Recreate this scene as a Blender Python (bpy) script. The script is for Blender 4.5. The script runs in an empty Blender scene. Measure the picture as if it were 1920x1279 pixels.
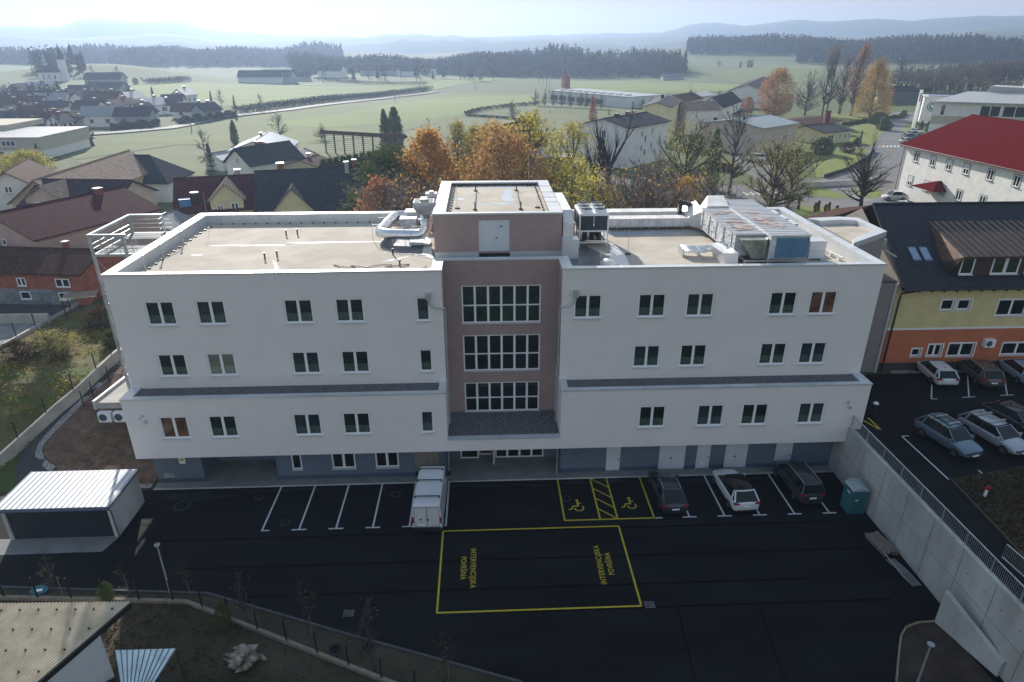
import bpy, bmesh, math, random
from mathutils import Vector, Matrix
R = math.radians
sc = bpy.context.scene

# ---------------------------------------------------------------- camera, light, exposure
CAM = Vector((0.0, -42.723, 30.433)); YAW, PITCH, ROLL, FOC = 2.445, 24.342, -0.042, 1245.94
_a, _b, _c = R(YAW), R(PITCH), R(ROLL)
FW = Vector((math.sin(_a)*math.cos(_b), math.cos(_a)*math.cos(_b), -math.sin(_b)))
RT = Vector((math.cos(_a), -math.sin(_a), 0)); UP = RT.cross(FW)
RT, UP = math.cos(_c)*RT + math.sin(_c)*UP, math.cos(_c)*UP - math.sin(_c)*RT
cd = bpy.data.cameras.new("camera"); cam = bpy.data.objects.new("camera", cd); sc.collection.objects.link(cam)
cd.sensor_width = 36; cd.lens = FOC*36/1920; cd.clip_start = .5; cd.clip_end = 20000
cam.matrix_world = Matrix(((RT.x, UP.x, -FW.x, CAM.x), (RT.y, UP.y, -FW.y, CAM.y), (RT.z, UP.z, -FW.z, CAM.z), (0, 0, 0, 1)))
sc.camera = cam
SUN_EL, SUN_AZ = 24.0, -18.5            # azimuth measured from +Y towards +X
w = bpy.data.worlds.new("World"); sc.world = w; w.use_nodes = True
wn = w.node_tree; sky = wn.nodes.new("ShaderNodeTexSky"); sky.sky_type = 'NISHITA'; sky.sun_disc = False
sky.sun_elevation = R(SUN_EL); sky.sun_rotation = R(SUN_AZ); sky.air_density = 1.0; sky.dust_density = .7; sky.ozone_density = 1.0; sky.altitude = 300
dk = wn.nodes.new("ShaderNodeMix"); dk.data_type = 'RGBA'; dk.blend_type = 'DARKEN'; dk.inputs[0].default_value = 1; dk.inputs[7].default_value = (2.9, 2.5, 2.45, 1)   # thin bright overcast: the glare round the sun is evened out
wn.links.new(sky.outputs[0], dk.inputs[6]); vl = wn.nodes.new("ShaderNodeMix"); vl.data_type = 'RGBA'; vl.inputs[0].default_value = .28; vl.inputs[7].default_value = (2.35, 2.65, 3.05, 1)   # thin high cloud veil
wn.links.new(dk.outputs[2], vl.inputs[6]); wn.links.new(vl.outputs[2], wn.nodes["Background"].inputs[0]); wn.nodes["Background"].inputs[1].default_value = 0.165
sl = bpy.data.lights.new("sun", 'SUN'); sl.energy = 5.0; sl.angle = R(.53); sl.color = (1, .95, .87)
so = bpy.data.objects.new("sun", sl); sc.collection.objects.link(so)
sd = Vector((math.sin(R(SUN_AZ))*math.cos(R(SUN_EL)), math.cos(R(SUN_AZ))*math.cos(R(SUN_EL)), math.sin(R(SUN_EL))))
so.rotation_euler = sd.to_track_quat('Z', 'Y').to_euler(); so.location = (0, 0, 60)
sc.view_settings.view_transform = 'Standard'; sc.view_settings.look = 'None'; sc.view_settings.exposure = 0.6
sc.view_settings.gamma = 1
sc.cycles.max_bounces = 6; sc.cycles.diffuse_bounces = 3; sc.cycles.glossy_bounces = 3; sc.cycles.volume_bounces = 1
sc.cycles.transmission_bounces = 4; sc.cycles.transparent_max_bounces = 6

# ---------------------------------------------------------------- places: a direction measured in the photograph met with a known plane
def ray(px, py): return FW + RT*((px-960)/FOC) - UP*((py-639.5)/FOC)
def PZ(px, py, z=0.0): r = ray(px, py); return CAM + r*((z-CAM.z)/r.z)
def PY(px, py, y): r = ray(px, py); return CAM + r*((y-CAM.y)/r.y)
def PX(px, py, x): r = ray(px, py); return CAM + r*((x-CAM.x)/r.x)
def PL(px, py, p, n): r = ray(px, py); return CAM + r*((p-CAM).dot(n)/r.dot(n))
def ss(t): t = max(0., min(1., t)); return t*t*(3-2*t)
UPZ = 4.2
def gau(x, y, cx, cy, rx, ry, h): return h*math.exp(-((x-cx)/rx)**2-((y-cy)/ry)**2)
def H(x, y):
    if x > 26.75: z = UPZ
    elif x < -25.1: z = UPZ*ss((y+1)/12.)
    else: z = UPZ*ss((y-3)/4.)
    d = math.hypot(x, y+42)
    if d > 250:
        k = ss((d-250)/180.); k2 = ss((d-250)/500.)
        z += k*(2.6*math.sin(x/83.+1.1)*math.sin(y/97.+.4) + 2.0*math.sin((x+y)/61.)) + k2*3.0*math.sin(x/150.+y/210.+2)
        z += gau(x, y, -330, 1020, 420, 190, 8) + gau(x, y, 470, 950, 330, 190, 12) + gau(x, y, 760, 700, 260, 200, 11) + gau(x, y, 120, 760, 260, 110, 4)
        z += gau(x, y, 330, 330, 110, 60, 7)*k + gau(x, y, -260, 470, 60, 50, 9)
        if d > 1300: z -= 20*ss((d-1300)/400.)
    return z
def G(px, py):
    r = ray(px, py).normalized(); t = 20.
    while t < 4000:
        p = CAM + r*t
        if p.z <= H(p.x, p.y):
            a, b = t-max(1, t*.02), t
            for _ in range(18):
                m = (a+b)/2; q = CAM + r*m
                if q.z <= H(q.x, q.y): b = m
                else: a = m
            q = CAM + r*b; return Vector((q.x, q.y, H(q.x, q.y)))
        t += max(1, t*.02)
    return CAM + r*2000

# ---------------------------------------------------------------- materials
def nm(name, col, rough=.8, metal=0., var=.12, scale=3., spec=.5, bump=0., bscale=40., col2=None, stretch=(1, 1, 1), detail=4):
    m = bpy.data.materials.new(name); m.use_nodes = True; t = m.node_tree; b = t.nodes["Principled BSDF"]
    b.inputs["Roughness"].default_value = rough; b.inputs["Metallic"].default_value = metal; b.inputs["Specular IOR Level"].default_value = spec
    tc = t.nodes.new("ShaderNodeTexCoord"); mp = t.nodes.new("ShaderNodeMapping"); mp.inputs["Scale"].default_value = stretch
    t.links.new(tc.outputs["Object"], mp.inputs[0])
    n = t.nodes.new("ShaderNodeTexNoise"); n.inputs["Scale"].default_value = scale; n.inputs["Detail"].default_value = detail; n.inputs["Roughness"].default_value = .62
    t.links.new(mp.outputs[0], n.inputs["Vector"])
    r = t.nodes.new("ShaderNodeValToRGB"); c2 = col2 or tuple(min(1, c*(1+var)) for c in col)
    r.color_ramp.elements[0].position = .36; r.color_ramp.elements[1].position = .66
    r.color_ramp.elements[0].color = (*[c*(1-(0 if col2 else var)) for c in col], 1); r.color_ramp.elements[1].color = (*c2, 1)
    t.links.new(n.outputs["Fac"], r.inputs[0]); t.links.new(r.outputs[0], b.inputs["Base Color"])
    if bump:
        n2 = t.nodes.new("ShaderNodeTexNoise"); n2.inputs["Scale"].default_value = bscale; n2.inputs["Detail"].default_value = 3
        t.links.new(tc.outputs["Object"], n2.inputs["Vector"])
        bp = t.nodes.new("ShaderNodeBump"); bp.inputs["Strength"].default_value = bump; bp.inputs["Distance"].default_value = .05
        t.links.new(n2.outputs["Fac"], bp.inputs["Height"]); t.links.new(bp.outputs[0], b.inputs["Normal"])
    return m
def roofmat(name, col, col2, course=.36, rough=.85, across=.3, metal=0., seam=False, spec=.12, bumpd=.06, noise=2.):
    """tiles or standing seams: courses follow the slope (object y), columns follow the ridge (object x)"""
    m = nm(name, col, rough, metal, .2, noise, spec, col2=col2); t = m.node_tree; b = t.nodes["Principled BSDF"]
    tc = t.nodes.new("ShaderNodeTexCoord"); sp = t.nodes.new("ShaderNodeSeparateXYZ"); t.links.new(tc.outputs["Object"], sp.inputs[0])
    def saw(out, step, op='FRACT'):
        d = t.nodes.new("ShaderNodeMath"); d.operation = 'DIVIDE'; d.inputs[1].default_value = step; t.links.new(out, d.inputs[0])
        f = t.nodes.new("ShaderNodeMath"); f.operation = op; t.links.new(d.outputs[0], f.inputs[0]); return f.outputs[0]
    hx = saw(sp.outputs[0], across)
    pg = t.nodes.new("ShaderNodeMath"); pg.operation = 'PINGPONG'; pg.inputs[1].default_value = .5; t.links.new(hx, pg.inputs[0])
    if seam:
        st = t.nodes.new("ShaderNodeMath"); st.operation = 'LESS_THAN'; st.inputs[1].default_value = .07; t.links.new(pg.outputs[0], st.inputs[0]); h = st.outputs[0]
    else:
        hy = saw(sp.outputs[1], course); ad = t.nodes.new("ShaderNodeMath"); ad.operation = 'ADD'
        t.links.new(hy, ad.inputs[0]); t.links.new(pg.outputs[0], ad.inputs[1]); h = ad.outputs[0]
    bp = t.nodes.new("ShaderNodeBump"); bp.inputs["Strength"].default_value = .8; bp.inputs["Distance"].default_value = bumpd
    t.links.new(h, bp.inputs["Height"]); t.links.new(bp.outputs[0], b.inputs["Normal"])
    return m
def leafmat(name, c1, c2, trans=.45):
    m = bpy.data.materials.new(name); m.use_nodes = True; t = m.node_tree; t.nodes.remove(t.nodes["Principled BSDF"]); out = t.nodes["Material Output"]
    g = t.nodes.new("ShaderNodeNewGeometry"); ri = t.nodes.new("ShaderNodeObjectInfo")
    mx = t.nodes.new("ShaderNodeMix"); mx.data_type = 'RGBA'; mx.inputs[6].default_value = (*c1, 1); mx.inputs[7].default_value = (*c2, 1)
    t.links.new(g.outputs["Random Per Island"], mx.inputs[0])
    d = t.nodes.new("ShaderNodeBsdfDiffuse"); tr = t.nodes.new("ShaderNodeBsdfTranslucent"); ms = t.nodes.new("ShaderNodeMixShader"); ms.inputs[0].default_value = trans
    t.links.new(mx.outputs[2], d.inputs[0]); t.links.new(mx.outputs[2], tr.inputs[0]); t.links.new(d.outputs[0], ms.inputs[1]); t.links.new(tr.outputs[0], ms.inputs[2]); t.links.new(ms.outputs[0], out.inputs[0])
    return m
M = {}
M['facade'] = nm('white_render', (.75, .705, .69), .9, var=.022, scale=.6, bump=.25, bscale=60)
M['mauve'] = nm('mauve_render', (.36, .26, .24), .9, var=.06, scale=1.2, bump=.25, bscale=60)
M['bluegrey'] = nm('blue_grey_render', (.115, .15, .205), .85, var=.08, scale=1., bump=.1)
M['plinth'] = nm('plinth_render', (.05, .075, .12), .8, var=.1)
M['coping'] = nm('coping_sheet', (.62, .64, .66), .38, .35, var=.08, scale=.7)
M['galv'] = nm('galvanised_steel', (.50, .53, .55), .4, .6, var=.15, scale=2.)
M['shiny'] = nm('aluminium_cladding', (.72, .74, .76), .22, .95, var=.06, scale=3)
M['foil'] = nm('white_insulation_foil', (.70, .68, .65), .5, .1, var=.16, scale=1.3, bump=.5, bscale=6)
M['ahu_top'] = roofmat('ribbed_unit_top', (.66, .67, .70), (.60, .50, .46), across=.36, rough=.45, metal=.2, seam=True, bumpd=.08, noise=.5)
M['ahu'] = nm('unit_panel', (.62, .63, .65), .45, .2, var=.25, scale=2.2)
M['louver'] = nm('blue_louvre', (.12, .24, .36), .5, .2, var=.1)
M['membrane'] = nm('roof_membrane', (.40, .35, .29), .85, var=.1, scale=.35, col2=(.52, .465, .39), bump=.15, bscale=5, spec=.15)
M['puddle'] = nm('damp_patch', (.34, .40, .46), .6, var=.1, scale=.8, spec=.3)
M['membrane_dark'] = nm('bitumen_and_painted_shadow', (.085, .10, .12), .4, var=.25, scale=.7)  # bitumen tone, also used for the shadows painted on the roof
M['gravel'] = nm('dark_gravel', (.06, .06, .065), .9, scale=9., col2=(.20, .20, .21), bump=1., bscale=18, detail=2)
M['gravel_light'] = nm('light_gravel', (.16, .155, .15), .9, scale=7., col2=(.42, .40, .38), bump=1., bscale=14, detail=2)
M['frame'] = nm('white_window_frame', (.82, .82, .83), .45, var=.03)
M['glass'] = nm('dark_window_glass', (.007, .013, .013), .05, var=.5, scale=.4, spec=.4)
M['glass_green'] = nm('green_tinted_glass', (.012, .03, .018), .06, var=.6, scale=.5, spec=.45)
M['glass_amber'] = nm('painted_amber_reflection_glass', (.06, .03, .016), .08, scale=.9, spec=.45, col2=(.20, .11, .06))  # amber reflection painted into the base colour of the pane
def film(m, c):
    t = m.node_tree; b = t.nodes["Principled BSDF"]; src = b.inputs["Base Color"].links[0].from_socket
    tc = t.nodes.new("ShaderNodeTexCoord"); sp = t.nodes.new("ShaderNodeSeparateXYZ"); lt = t.nodes.new("ShaderNodeMath"); lt.operation = 'LESS_THAN'; lt.inputs[1].default_value = .72
    vo = t.nodes.new("ShaderNodeTexVoronoi"); vo.inputs["Scale"].default_value = 9; mu = t.nodes.new("ShaderNodeMath"); mu.operation = 'MULTIPLY'
    mx = t.nodes.new("ShaderNodeMix"); mx.data_type = 'RGBA'; mx.inputs[7].default_value = (*c, 1)
    t.links.new(tc.outputs["Object"], sp.inputs[0]); t.links.new(sp.outputs[2], lt.inputs[0]); t.links.new(tc.outputs["Object"], vo.inputs["Vector"]); t.links.new(lt.outputs[0], mu.inputs[0]); t.links.new(vo.outputs["Distance"], mu.inputs[1]); t.links.new(mu.outputs[0], mx.inputs[0]); t.links.new(src, mx.inputs[6]); t.links.new(mx.outputs[2], b.inputs["Base Color"])
M['glass_film'] = nm('window_glass_with_film', (.008, .018, .014), .06, var=.6, scale=.7, spec=.42); film(M['glass_film'], (.10, .15, .12))
M['glass_teal'] = nm('teal_window_glass', (.008, .02, .024), .05, scale=1.1, spec=.5, col2=(.035, .05, .045)); film(M['glass_teal'], (.08, .13, .12))  # teal tones put into the glass to imitate reflections varying between windows
M['blind'] = nm('beige_blind', (.30, .25, .21), .6, var=.05)
M['door'] = nm('white_metal_door', (.62, .64, .67), .5, var=.03)
M['black'] = nm('black_metal', (.018, .02, .022), .45, .2, var=.1)
M['dark'] = nm('dark_void', (.01, .012, .015), .7)
M['concrete'] = nm('cast_concrete', (.36, .36, .35), .85, var=.2, scale=.45, stretch=(1, 1, .4), bump=.15, bscale=8, col2=(.52, .52, .50))
M['paving'] = nm('concrete_paving', (.20, .20, .195), .85, var=.15, scale=.8)
M['stone_pale'] = nm('pale_concrete_wall', (.42, .40, .36), .85, var=.18, scale=.7, bump=.2, bscale=7)
def asphalt(name, c, c2):
    m = nm(name, c, .75, scale=.25, col2=c2, stretch=(.35, 1.6, 1), bump=.3, bscale=50, spec=.12, detail=8); return m
M['asphalt'] = asphalt('fresh_asphalt', (.0048, .0054, .0062), (.0115, .0125, .0145))
M['asphalt_seam'] = nm('asphalt_joint', (.0025, .003, .0032), .95, spec=.1)
M['asphalt_old'] = asphalt('worn_asphalt', (.15, .15, .155), (.21, .205, .20))
M['asphalt_mid'] = asphalt('path_asphalt', (.055, .055, .055), (.085, .08, .078))
M['lineW'] = nm('white_line_paint', (.52, .54, .56), .7, var=.12, scale=4)
M['lineY'] = nm('yellow_line_paint', (.46, .36, .015), .7, var=.2, scale=5)
M['soil'] = nm('bare_soil', (.018, .012, .01), .95, scale=.9, col2=(.055, .036, .028), bump=1., bscale=5, detail=8)
M['soil_red'] = nm('reddish_bank_soil', (.09, .05, .035), .95, scale=1.3, col2=(.20, .13, .09), bump=1., bscale=6, detail=8)
M['lawn'] = nm('mown_lawn', (.11, .14, .018), .95, scale=.5, col2=(.17, .19, .03), bump=.6, bscale=10, detail=8)
M['rough_grass'] = nm('rough_autumn_grass', (.05, .06, .018), .95, scale=.45, col2=(.145, .125, .035), bump=1., bscale=5, detail=9)
M['dark_grass'] = nm('dull_brown_grass', (.028, .026, .013), .95, scale=.4, col2=(.065, .05, .03), bump=1., bscale=6, detail=9)
M['field1'] = nm('bright_field', (.09, .135, .008), .95, scale=.02, col2=(.125, .165, .012), stretch=(1, 2.5, 1), detail=8)
M['field2'] = nm('pale_field', (.07, .10, .010), .95, scale=.02, col2=(.10, .125, .016), stretch=(1, 3, 1), detail=8)
M['bark'] = nm('tree_bark', (.05, .038, .028), .95, scale=5, col2=(.11, .085, .065))
M['bark_grey'] = nm('grey_bark', (.09, .075, .062), .95, scale=5, col2=(.17, .14, .12))
M['ivy_bark'] = nm('dark_bark', (.025, .022, .017), .95, scale=5, col2=(.06, .05, .04))
L = {}
L['orange'] = leafmat('orange_leaves', (.60, .34, .09), (.42, .22, .06))
L['gold'] = leafmat('golden_leaves', (.62, .42, .11), (.42, .27, .08))
L['yellow'] = leafmat('yellow_leaves', (.55, .48, .10), (.34, .29, .07))
L['green'] = leafmat('late_green_leaves', (.17, .21, .04), (.28, .26, .05))
L['brown'] = leafmat('brown_leaves', (.46, .28, .11), (.30, .17, .08))
L['rust'] = leafmat('rust_leaves', (.44, .20, .09), (.28, .13, .06))
L['pink'] = leafmat('pinkish_leaves', (.42, .17, .12), (.28, .12, .09))
L['needle'] = leafmat('conifer_needles', (.022, .04, .022), (.04, .06, .028), .15)
L['evergreen'] = leafmat('evergreen_leaves', (.07, .10, .035), (.12, .15, .05), .25)
L['olive'] = leafmat('olive_leaves', (.34, .33, .12), (.46, .40, .14), .35)
L['drygrass'] = leafmat('weed_leaves', (.22, .18, .04), (.13, .13, .03), .4)
L['litter'] = leafmat('leaf_litter', (.055, .035, .02), (.10, .06, .03), .2)
L['wood_far'] = leafmat('woodland_foliage', (.018, .022, .018), (.05, .04, .03), .08)
W = {}
for k, c in dict(white=(.76, .74, .71), cream=(.56, .47, .30), yellow=(.70, .62, .36), pink=(.52, .36, .30), beige=(.50, .41, .34), greywall=(.33, .34, .35), orange=(.50, .15, .065), lemon=(.66, .56, .27), maroonp=(.07, .04, .04), sand=(.47, .42, .33), pale=(.66, .68, .69), ochre=(.5, .33, .12)).items():
    W[k] = nm(k+'_plaster', c, .9, var=.08, scale=.9, bump=.15, bscale=20)
W['wood'] = nm('dark_stained_boards', (.06, .03, .018), .7, scale=3, stretch=(6, 1, .5), var=.3)
W['brick'] = nm('hollow_brick', (.34, .105, .055), .9, var=.25, scale=2.5, bump=.3)
T = {}
T['maroon'] = roofmat('maroon_tiles', (.085, .018, .02), (.045, .012, .014))
T['brown'] = roofmat('brown_tiles', (.085, .036, .024), (.045, .02, .016))
T['tan'] = roofmat('weathered_tan_tiles', (.34, .25, .19), (.20, .14, .11), bumpd=.12)
T['slate'] = roofmat('slate_tiles', (.035, .042, .055), (.022, .026, .034))
T['black'] = roofmat('black_tiles', (.014, .016, .022), (.026, .03, .04), spec=.3, rough=.6)
T['red'] = roofmat('red_tiles', (.12, .012, .012), (.085, .010, .010), course=.4, spec=.0, rough=1)
T['grey'] = roofmat('grey_fibre_sheets', (.30, .31, .31), (.20, .215, .22), across=.2, course=1.2)
T['light'] = roofmat('pale_sheet_roof', (.50, .50, .50), (.38, .38, .38), across=.4, seam=True, rough=.35, metal=.2)
T['metalblue'] = roofmat('grey_blue_sheet_roof', (.22, .27, .31), (.28, .32, .35), across=.45, seam=True, rough=.4, metal=.4)
T['copper'] = roofmat('brown_metal_sheets', (.075, .06, .058), (.15, .095, .065), across=.62, seam=True, rough=.38, metal=.7, bumpd=.05)
T['corr'] = roofmat('corrugated_fibre_cement', (.52, .47, .40), (.40, .36, .30), across=.2, course=100, bumpd=.12)
T['purple'] = roofmat('dark_purple_tiles', (.05, .032, .042), (.03, .024, .034))

# ---------------------------------------------------------------- mesh building
ACC = {}
def accm(o): return ACC.get(o.name, Matrix())
SPLIT = {'ground_floor_wall', 'rafter_end', 'plinth', 'flashing_and_sunlit_patch', 'pillar', 'door_pillar', 'bumper_trim', 'roof_rail', 'damp_patch', 'bitumen_and_painted_shadow', 'vent_pipe', 'fixing_block', 'compressor', 'brace', 'door_handle', 'rooflight', 'bracket', 'intake_grille', 'grille', 'safety_anchor'}
class MB:
    def __init__(s): s.v = []; s.f = []; s.mi = []; s.m = 0
    def add(s, vs, fs):
        n = len(s.v); s.v += [tuple(v) for v in vs]
        for f in fs: s.f.append(tuple(i+n for i in f)); s.mi.append(s.m)
        return s
    def quad(s, *p): return s.add(p, [tuple(range(len(p)))])
    def box(s, x0, x1, y0, y1, z0, z1):
        return s.add([(x, y, z) for z in (z0, z1) for x, y in ((x0, y0), (x1, y0), (x1, y1), (x0, y1))], [(3, 2, 1, 0), (4, 5, 6, 7), (0, 1, 5, 4), (1, 2, 6, 5), (2, 3, 7, 6), (3, 0, 4, 7)])
    def obox(s, c, dx, dy, dz, rz=0., taper=1.):
        cs, sn = math.cos(rz), math.sin(rz); P = []
        for z, k in ((-dz/2, 1), (dz/2, taper)):
            for x, y in ((-1, -1), (1, -1), (1, 1), (-1, 1)):
                a, b = x*dx/2*k, y*dy/2*k; P.append((c[0]+a*cs-b*sn, c[1]+a*sn+b*cs, c[2]+z))
        return s.add(P, [(3, 2, 1, 0), (4, 5, 6, 7), (0, 1, 5, 4), (1, 2, 6, 5), (2, 3, 7, 6), (3, 0, 4, 7)])
    def prism(s, poly, z0, z1):
        n = len(poly); P = [(p[0], p[1], z0) for p in poly]+[(p[0], p[1], z1) for p in poly]
        a = sum(poly[i][0]*poly[(i+1) % n][1]-poly[(i+1) % n][0]*poly[i][1] for i in range(n))
        F = [tuple(range(n-1, -1, -1)), tuple(range(n, 2*n))]+[(i, (i+1) % n, n+(i+1) % n, n+i) for i in range(n)]
        if a < 0: F = [tuple(reversed(f)) for f in F]
        return s.add(P, F)
    def tube(s, pts, r, n=8, cap=True):
        pts = [Vector(p) for p in pts]; rr = r if isinstance(r, (list, tuple)) else [r]*len(pts); base = len(s.v); k = len(pts); up = None
        for i, p in enumerate(pts):
            d = (pts[min(i+1, k-1)]-pts[max(i-1, 0)]).normalized()
            if up is None: up = d.orthogonal().normalized()
            else:
                up = up-d*up.dot(d); up = up.normalized() if up.length > 1e-6 else d.orthogonal().normalized()
            b = d.cross(up)
            for j in range(n):
                a = 2*math.pi*j/n; s.v.append(tuple(p+(up*math.cos(a)+b*math.sin(a))*rr[i]))
        for i in range(k-1):
            for j in range(n):
                q = (j+1) % n; s.f.append((base+i*n+j, base+i*n+q, base+(i+1)*n+q, base+(i+1)*n+j)); s.mi.append(s.m)
        if cap:
            s.f.append(tuple(base+j for j in range(n-1, -1, -1))); s.mi.append(s.m); s.f.append(tuple(base+(k-1)*n+j for j in range(n))); s.mi.append(s.m)
        return s
    def disc(s, c, r0, r1, z0, z1, n=24): return s.tube([(c[0], c[1], z0), (c[0], c[1], z1)], [r0, r1], n)
    def build(s, name, mats, parent=None, world=False, smooth=False, label=None):
        if name in SPLIT and parent is not None: return s.build_split(name, mats, parent, world, smooth)
        me = bpy.data.meshes.new(name); v = s.v
        if world and parent is not None:
            inv = accm(parent).inverted(); v = [tuple(inv @ Vector(p)) for p in v]
        me.from_pydata(v, [], s.f)
        if not isinstance(mats, (list, tuple)): mats = [mats]
        for m in mats: me.materials.append(m)
        if len(mats) > 1: me.polygons.foreach_set('material_index', s.mi)
        if smooth: me.polygons.foreach_set('use_smooth', [True]*len(me.polygons))
        me.update(); return link(name, me, parent, label)
    def build_split(s, name, mats, parent, world, smooth):
        n = len(s.v); p = list(range(n))
        def f(i):
            while p[i] != i: p[i] = p[p[i]]; i = p[i]
            return i
        for fa in s.f:
            for k in fa[1:]: p[f(k)] = f(fa[0])
        key = {}; grp = {}
        for i, v in enumerate(s.v):          # join shells that share a corner
            kk = tuple(round(c, 3) for c in v)
            if kk in key: p[f(i)] = f(key[kk])
            else: key[kk] = i
        for k, fa in enumerate(s.f): grp.setdefault(f(fa[0]), []).append((fa, s.mi[k]))
        gl = list(grp.values()); o = None
        if len(gl) > 90: gl = [sum(gl, [])]
        for g in gl:
            m = MB(); mp = {}
            for fa, mi in g:
                for i in fa:
                    if i not in mp: mp[i] = len(m.v); m.v.append(s.v[i])
                m.f.append(tuple(mp[i] for i in fa)); m.mi.append(mi)
            v = m.v
            if world: inv = accm(parent).inverted(); v = [tuple(inv @ Vector(q)) for q in v]
            me = bpy.data.meshes.new(name); me.from_pydata(v, [], m.f)
            for mt in (mats if isinstance(mats, (list, tuple)) else [mats]): me.materials.append(mt)
            if smooth: me.polygons.foreach_set('use_smooth', [True]*len(me.polygons))
            me.update(); o = link(name, me, parent)
        return o
def link(name, me, parent=None, label=None):
    o = bpy.data.objects.new(name, me); sc.collection.objects.link(o)
    if parent is not None: o.parent = parent; ACC[o.name] = accm(parent).copy()
    if label: o['label'] = label
    return o
def thing(name, label, cat, loc=(0, 0, 0), rz=0., group=None):
    o = bpy.data.objects.new(name, None); sc.collection.objects.link(o); o.location = loc; o.rotation_euler = (0, 0, rz); o.empty_display_size = .3
    ACC[o.name] = Matrix.Translation(Vector(loc)) @ Matrix.Rotation(rz, 4, 'Z'); return tag(o, label, cat, group)
def tag(o, label, cat, group=None):
    o['label'] = label; o['category'] = cat
    if group: o['group'] = group
    return o
def struct(name, mb, mat, **k):
    o = mb.build(name, mat, **k); o['kind'] = 'structure'; return o
def inpoly(x, y, P):
    c = False; j = len(P)-1
    for i in range(len(P)):
        if (P[i][1] > y) != (P[j][1] > y) and x < (P[j][0]-P[i][0])*(y-P[i][1])/(P[j][1]-P[i][1])+P[i][0]: c = not c
        j = i
    return c
def drape(name, poly, mat, dz=.06, step=12.):
    bm = bmesh.new(); vs = [bm.verts.new((p[0], p[1], 0)) for p in poly]; bm.faces.new(vs)
    xs = [p[0] for p in poly]; ys = [p[1] for p in poly]
    for ax, lo, hi in ((0, min(xs), max(xs)), (1, min(ys), max(ys))):
        k = math.floor(lo/step)+1
        while k*step < hi:
            co = [0, 0, 0]; no = [0, 0, 0]; co[ax] = k*step; no[ax] = 1
            bmesh.ops.bisect_plane(bm, geom=bm.verts[:]+bm.edges[:]+bm.faces[:], plane_co=co, plane_no=no); k += 1
    bmesh.ops.triangulate(bm, faces=bm.faces[:])
    for v in bm.verts: v.co.z = H(v.co.x, v.co.y)+dz
    bm.normal_update()
    for f in bm.faces:
        if f.normal.z < 0: f.normal_flip()
    me = bpy.data.meshes.new(name); bm.to_mesh(me); bm.free(); me.materials.append(mat)
    o = link(name, me); o['kind'] = 'structure'; return o
def GP(l): return [G(*p) for p in l]
def strip(name, pts, wd, mat, dz=.08, h=None):
    pts = [Vector((p[0], p[1], 0)) for p in pts]; out = []
    for a, b in zip(pts, pts[1:]):
        k = max(1, int((b-a).length/8)); out += [a.lerp(b, i/k) for i in range(k)]
    out.append(pts[-1]); m = MB()
    V = []
    for i, p in enumerate(out):
        d = (out[min(i+1, len(out)-1)]-out[max(i-1, 0)]).normalized(); n = Vector((-d.y, d.x, 0))*wd/2
        for q in (p+n, p-n): V.append((q.x, q.y, H(q.x, q.y)+dz))
    m.add(V, [(2*i, 2*i+1, 2*i+3, 2*i+2) for i in range(len(out)-1)]); return struct(name, m, mat)

# ---------------------------------------------------------------- terrain
def axis(fine, lo, hi, extra=()):
    s = set(extra); x = -50.
    while x <= 60: s.add(round(x, 3)); x += 1.5
    x = 60.
    while x < 130: x += 4; s.add(x)
    while x < 900: x += 10; s.add(x)
    while x < hi: x += 60; s.add(x)
    x = -50.
    while x > -130: x -= 4; s.add(x)
    while x > -900: x -= 10; s.add(x)
    while x > lo: x -= 60; s.add(x)
    return sorted(v for v in s if lo <= v <= hi)
XS = axis(1, -2600, 2600, (26.7, 26.8, -25.2, -25.0)); YS = [v for v in axis(1, -900, 3600)]
me = bpy.data.meshes.new("terrain")
V = [(x, y, H(x, y)-.04) for y in YS for x in XS]; nx = len(XS)
me.from_pydata(V, [], [(j*nx+i, j*nx+i+1, (j+1)*nx+i+1, (j+1)*nx+i) for j in range(len(YS)-1) for i in range(nx-1)])
mt = nm('meadow_ground', (.045, .064, .010), .95, scale=.35, col2=(.082, .098, .02), bump=.5, bscale=3, detail=9)
t_ = mt.node_tree; vo = t_.nodes.new("ShaderNodeTexVoronoi"); vo.inputs["Scale"].default_value = .006; tc_ = t_.nodes.new("ShaderNodeTexCoord")
mp_ = t_.nodes.new("ShaderNodeMapping"); mp_.inputs["Scale"].default_value = (.7, 1.5, 1); mp_.inputs["Rotation"].default_value = (0, 0, .4)
t_.links.new(tc_.outputs["Object"], mp_.inputs[0]); t_.links.new(mp_.outputs[0], vo.inputs["Vector"])
hs = t_.nodes.new("ShaderNodeMix"); hs.data_type = 'RGBA'; hs.blend_type = 'MULTIPLY'; hs.inputs[0].default_value = .55
rp = t_.nodes.new("ShaderNodeValToRGB"); rp.color_ramp.interpolation = 'CONSTANT'
for i, (p, c) in enumerate([(0, (.8, .95, .7)), (.3, (1.1, 1.25, .8)), (.55, (.9, .8, .7)), (.7, (1., 1.15, .9))]):
    e = rp.color_ramp.elements[i] if i < 2 else rp.color_ramp.elements.new(p); e.position = p; e.color = (*c, 1)
sx = t_.nodes.new("ShaderNodeSeparateColor"); t_.links.new(vo.outputs["Color"], sx.inputs[0]); t_.links.new(sx.outputs[0], rp.inputs[0])
old = [n for n in t_.nodes if n.type == 'VALTORGB' and n != rp][0]
t_.links.new(old.outputs[0], hs.inputs[6]); t_.links.new(rp.outputs[0], hs.inputs[7]); t_.links.new(hs.outputs[2], t_.nodes["Principled BSDF"].inputs["Base Color"])
me.materials.append(mt); o = link("terrain", me); o['kind'] = 'structure'
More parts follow.
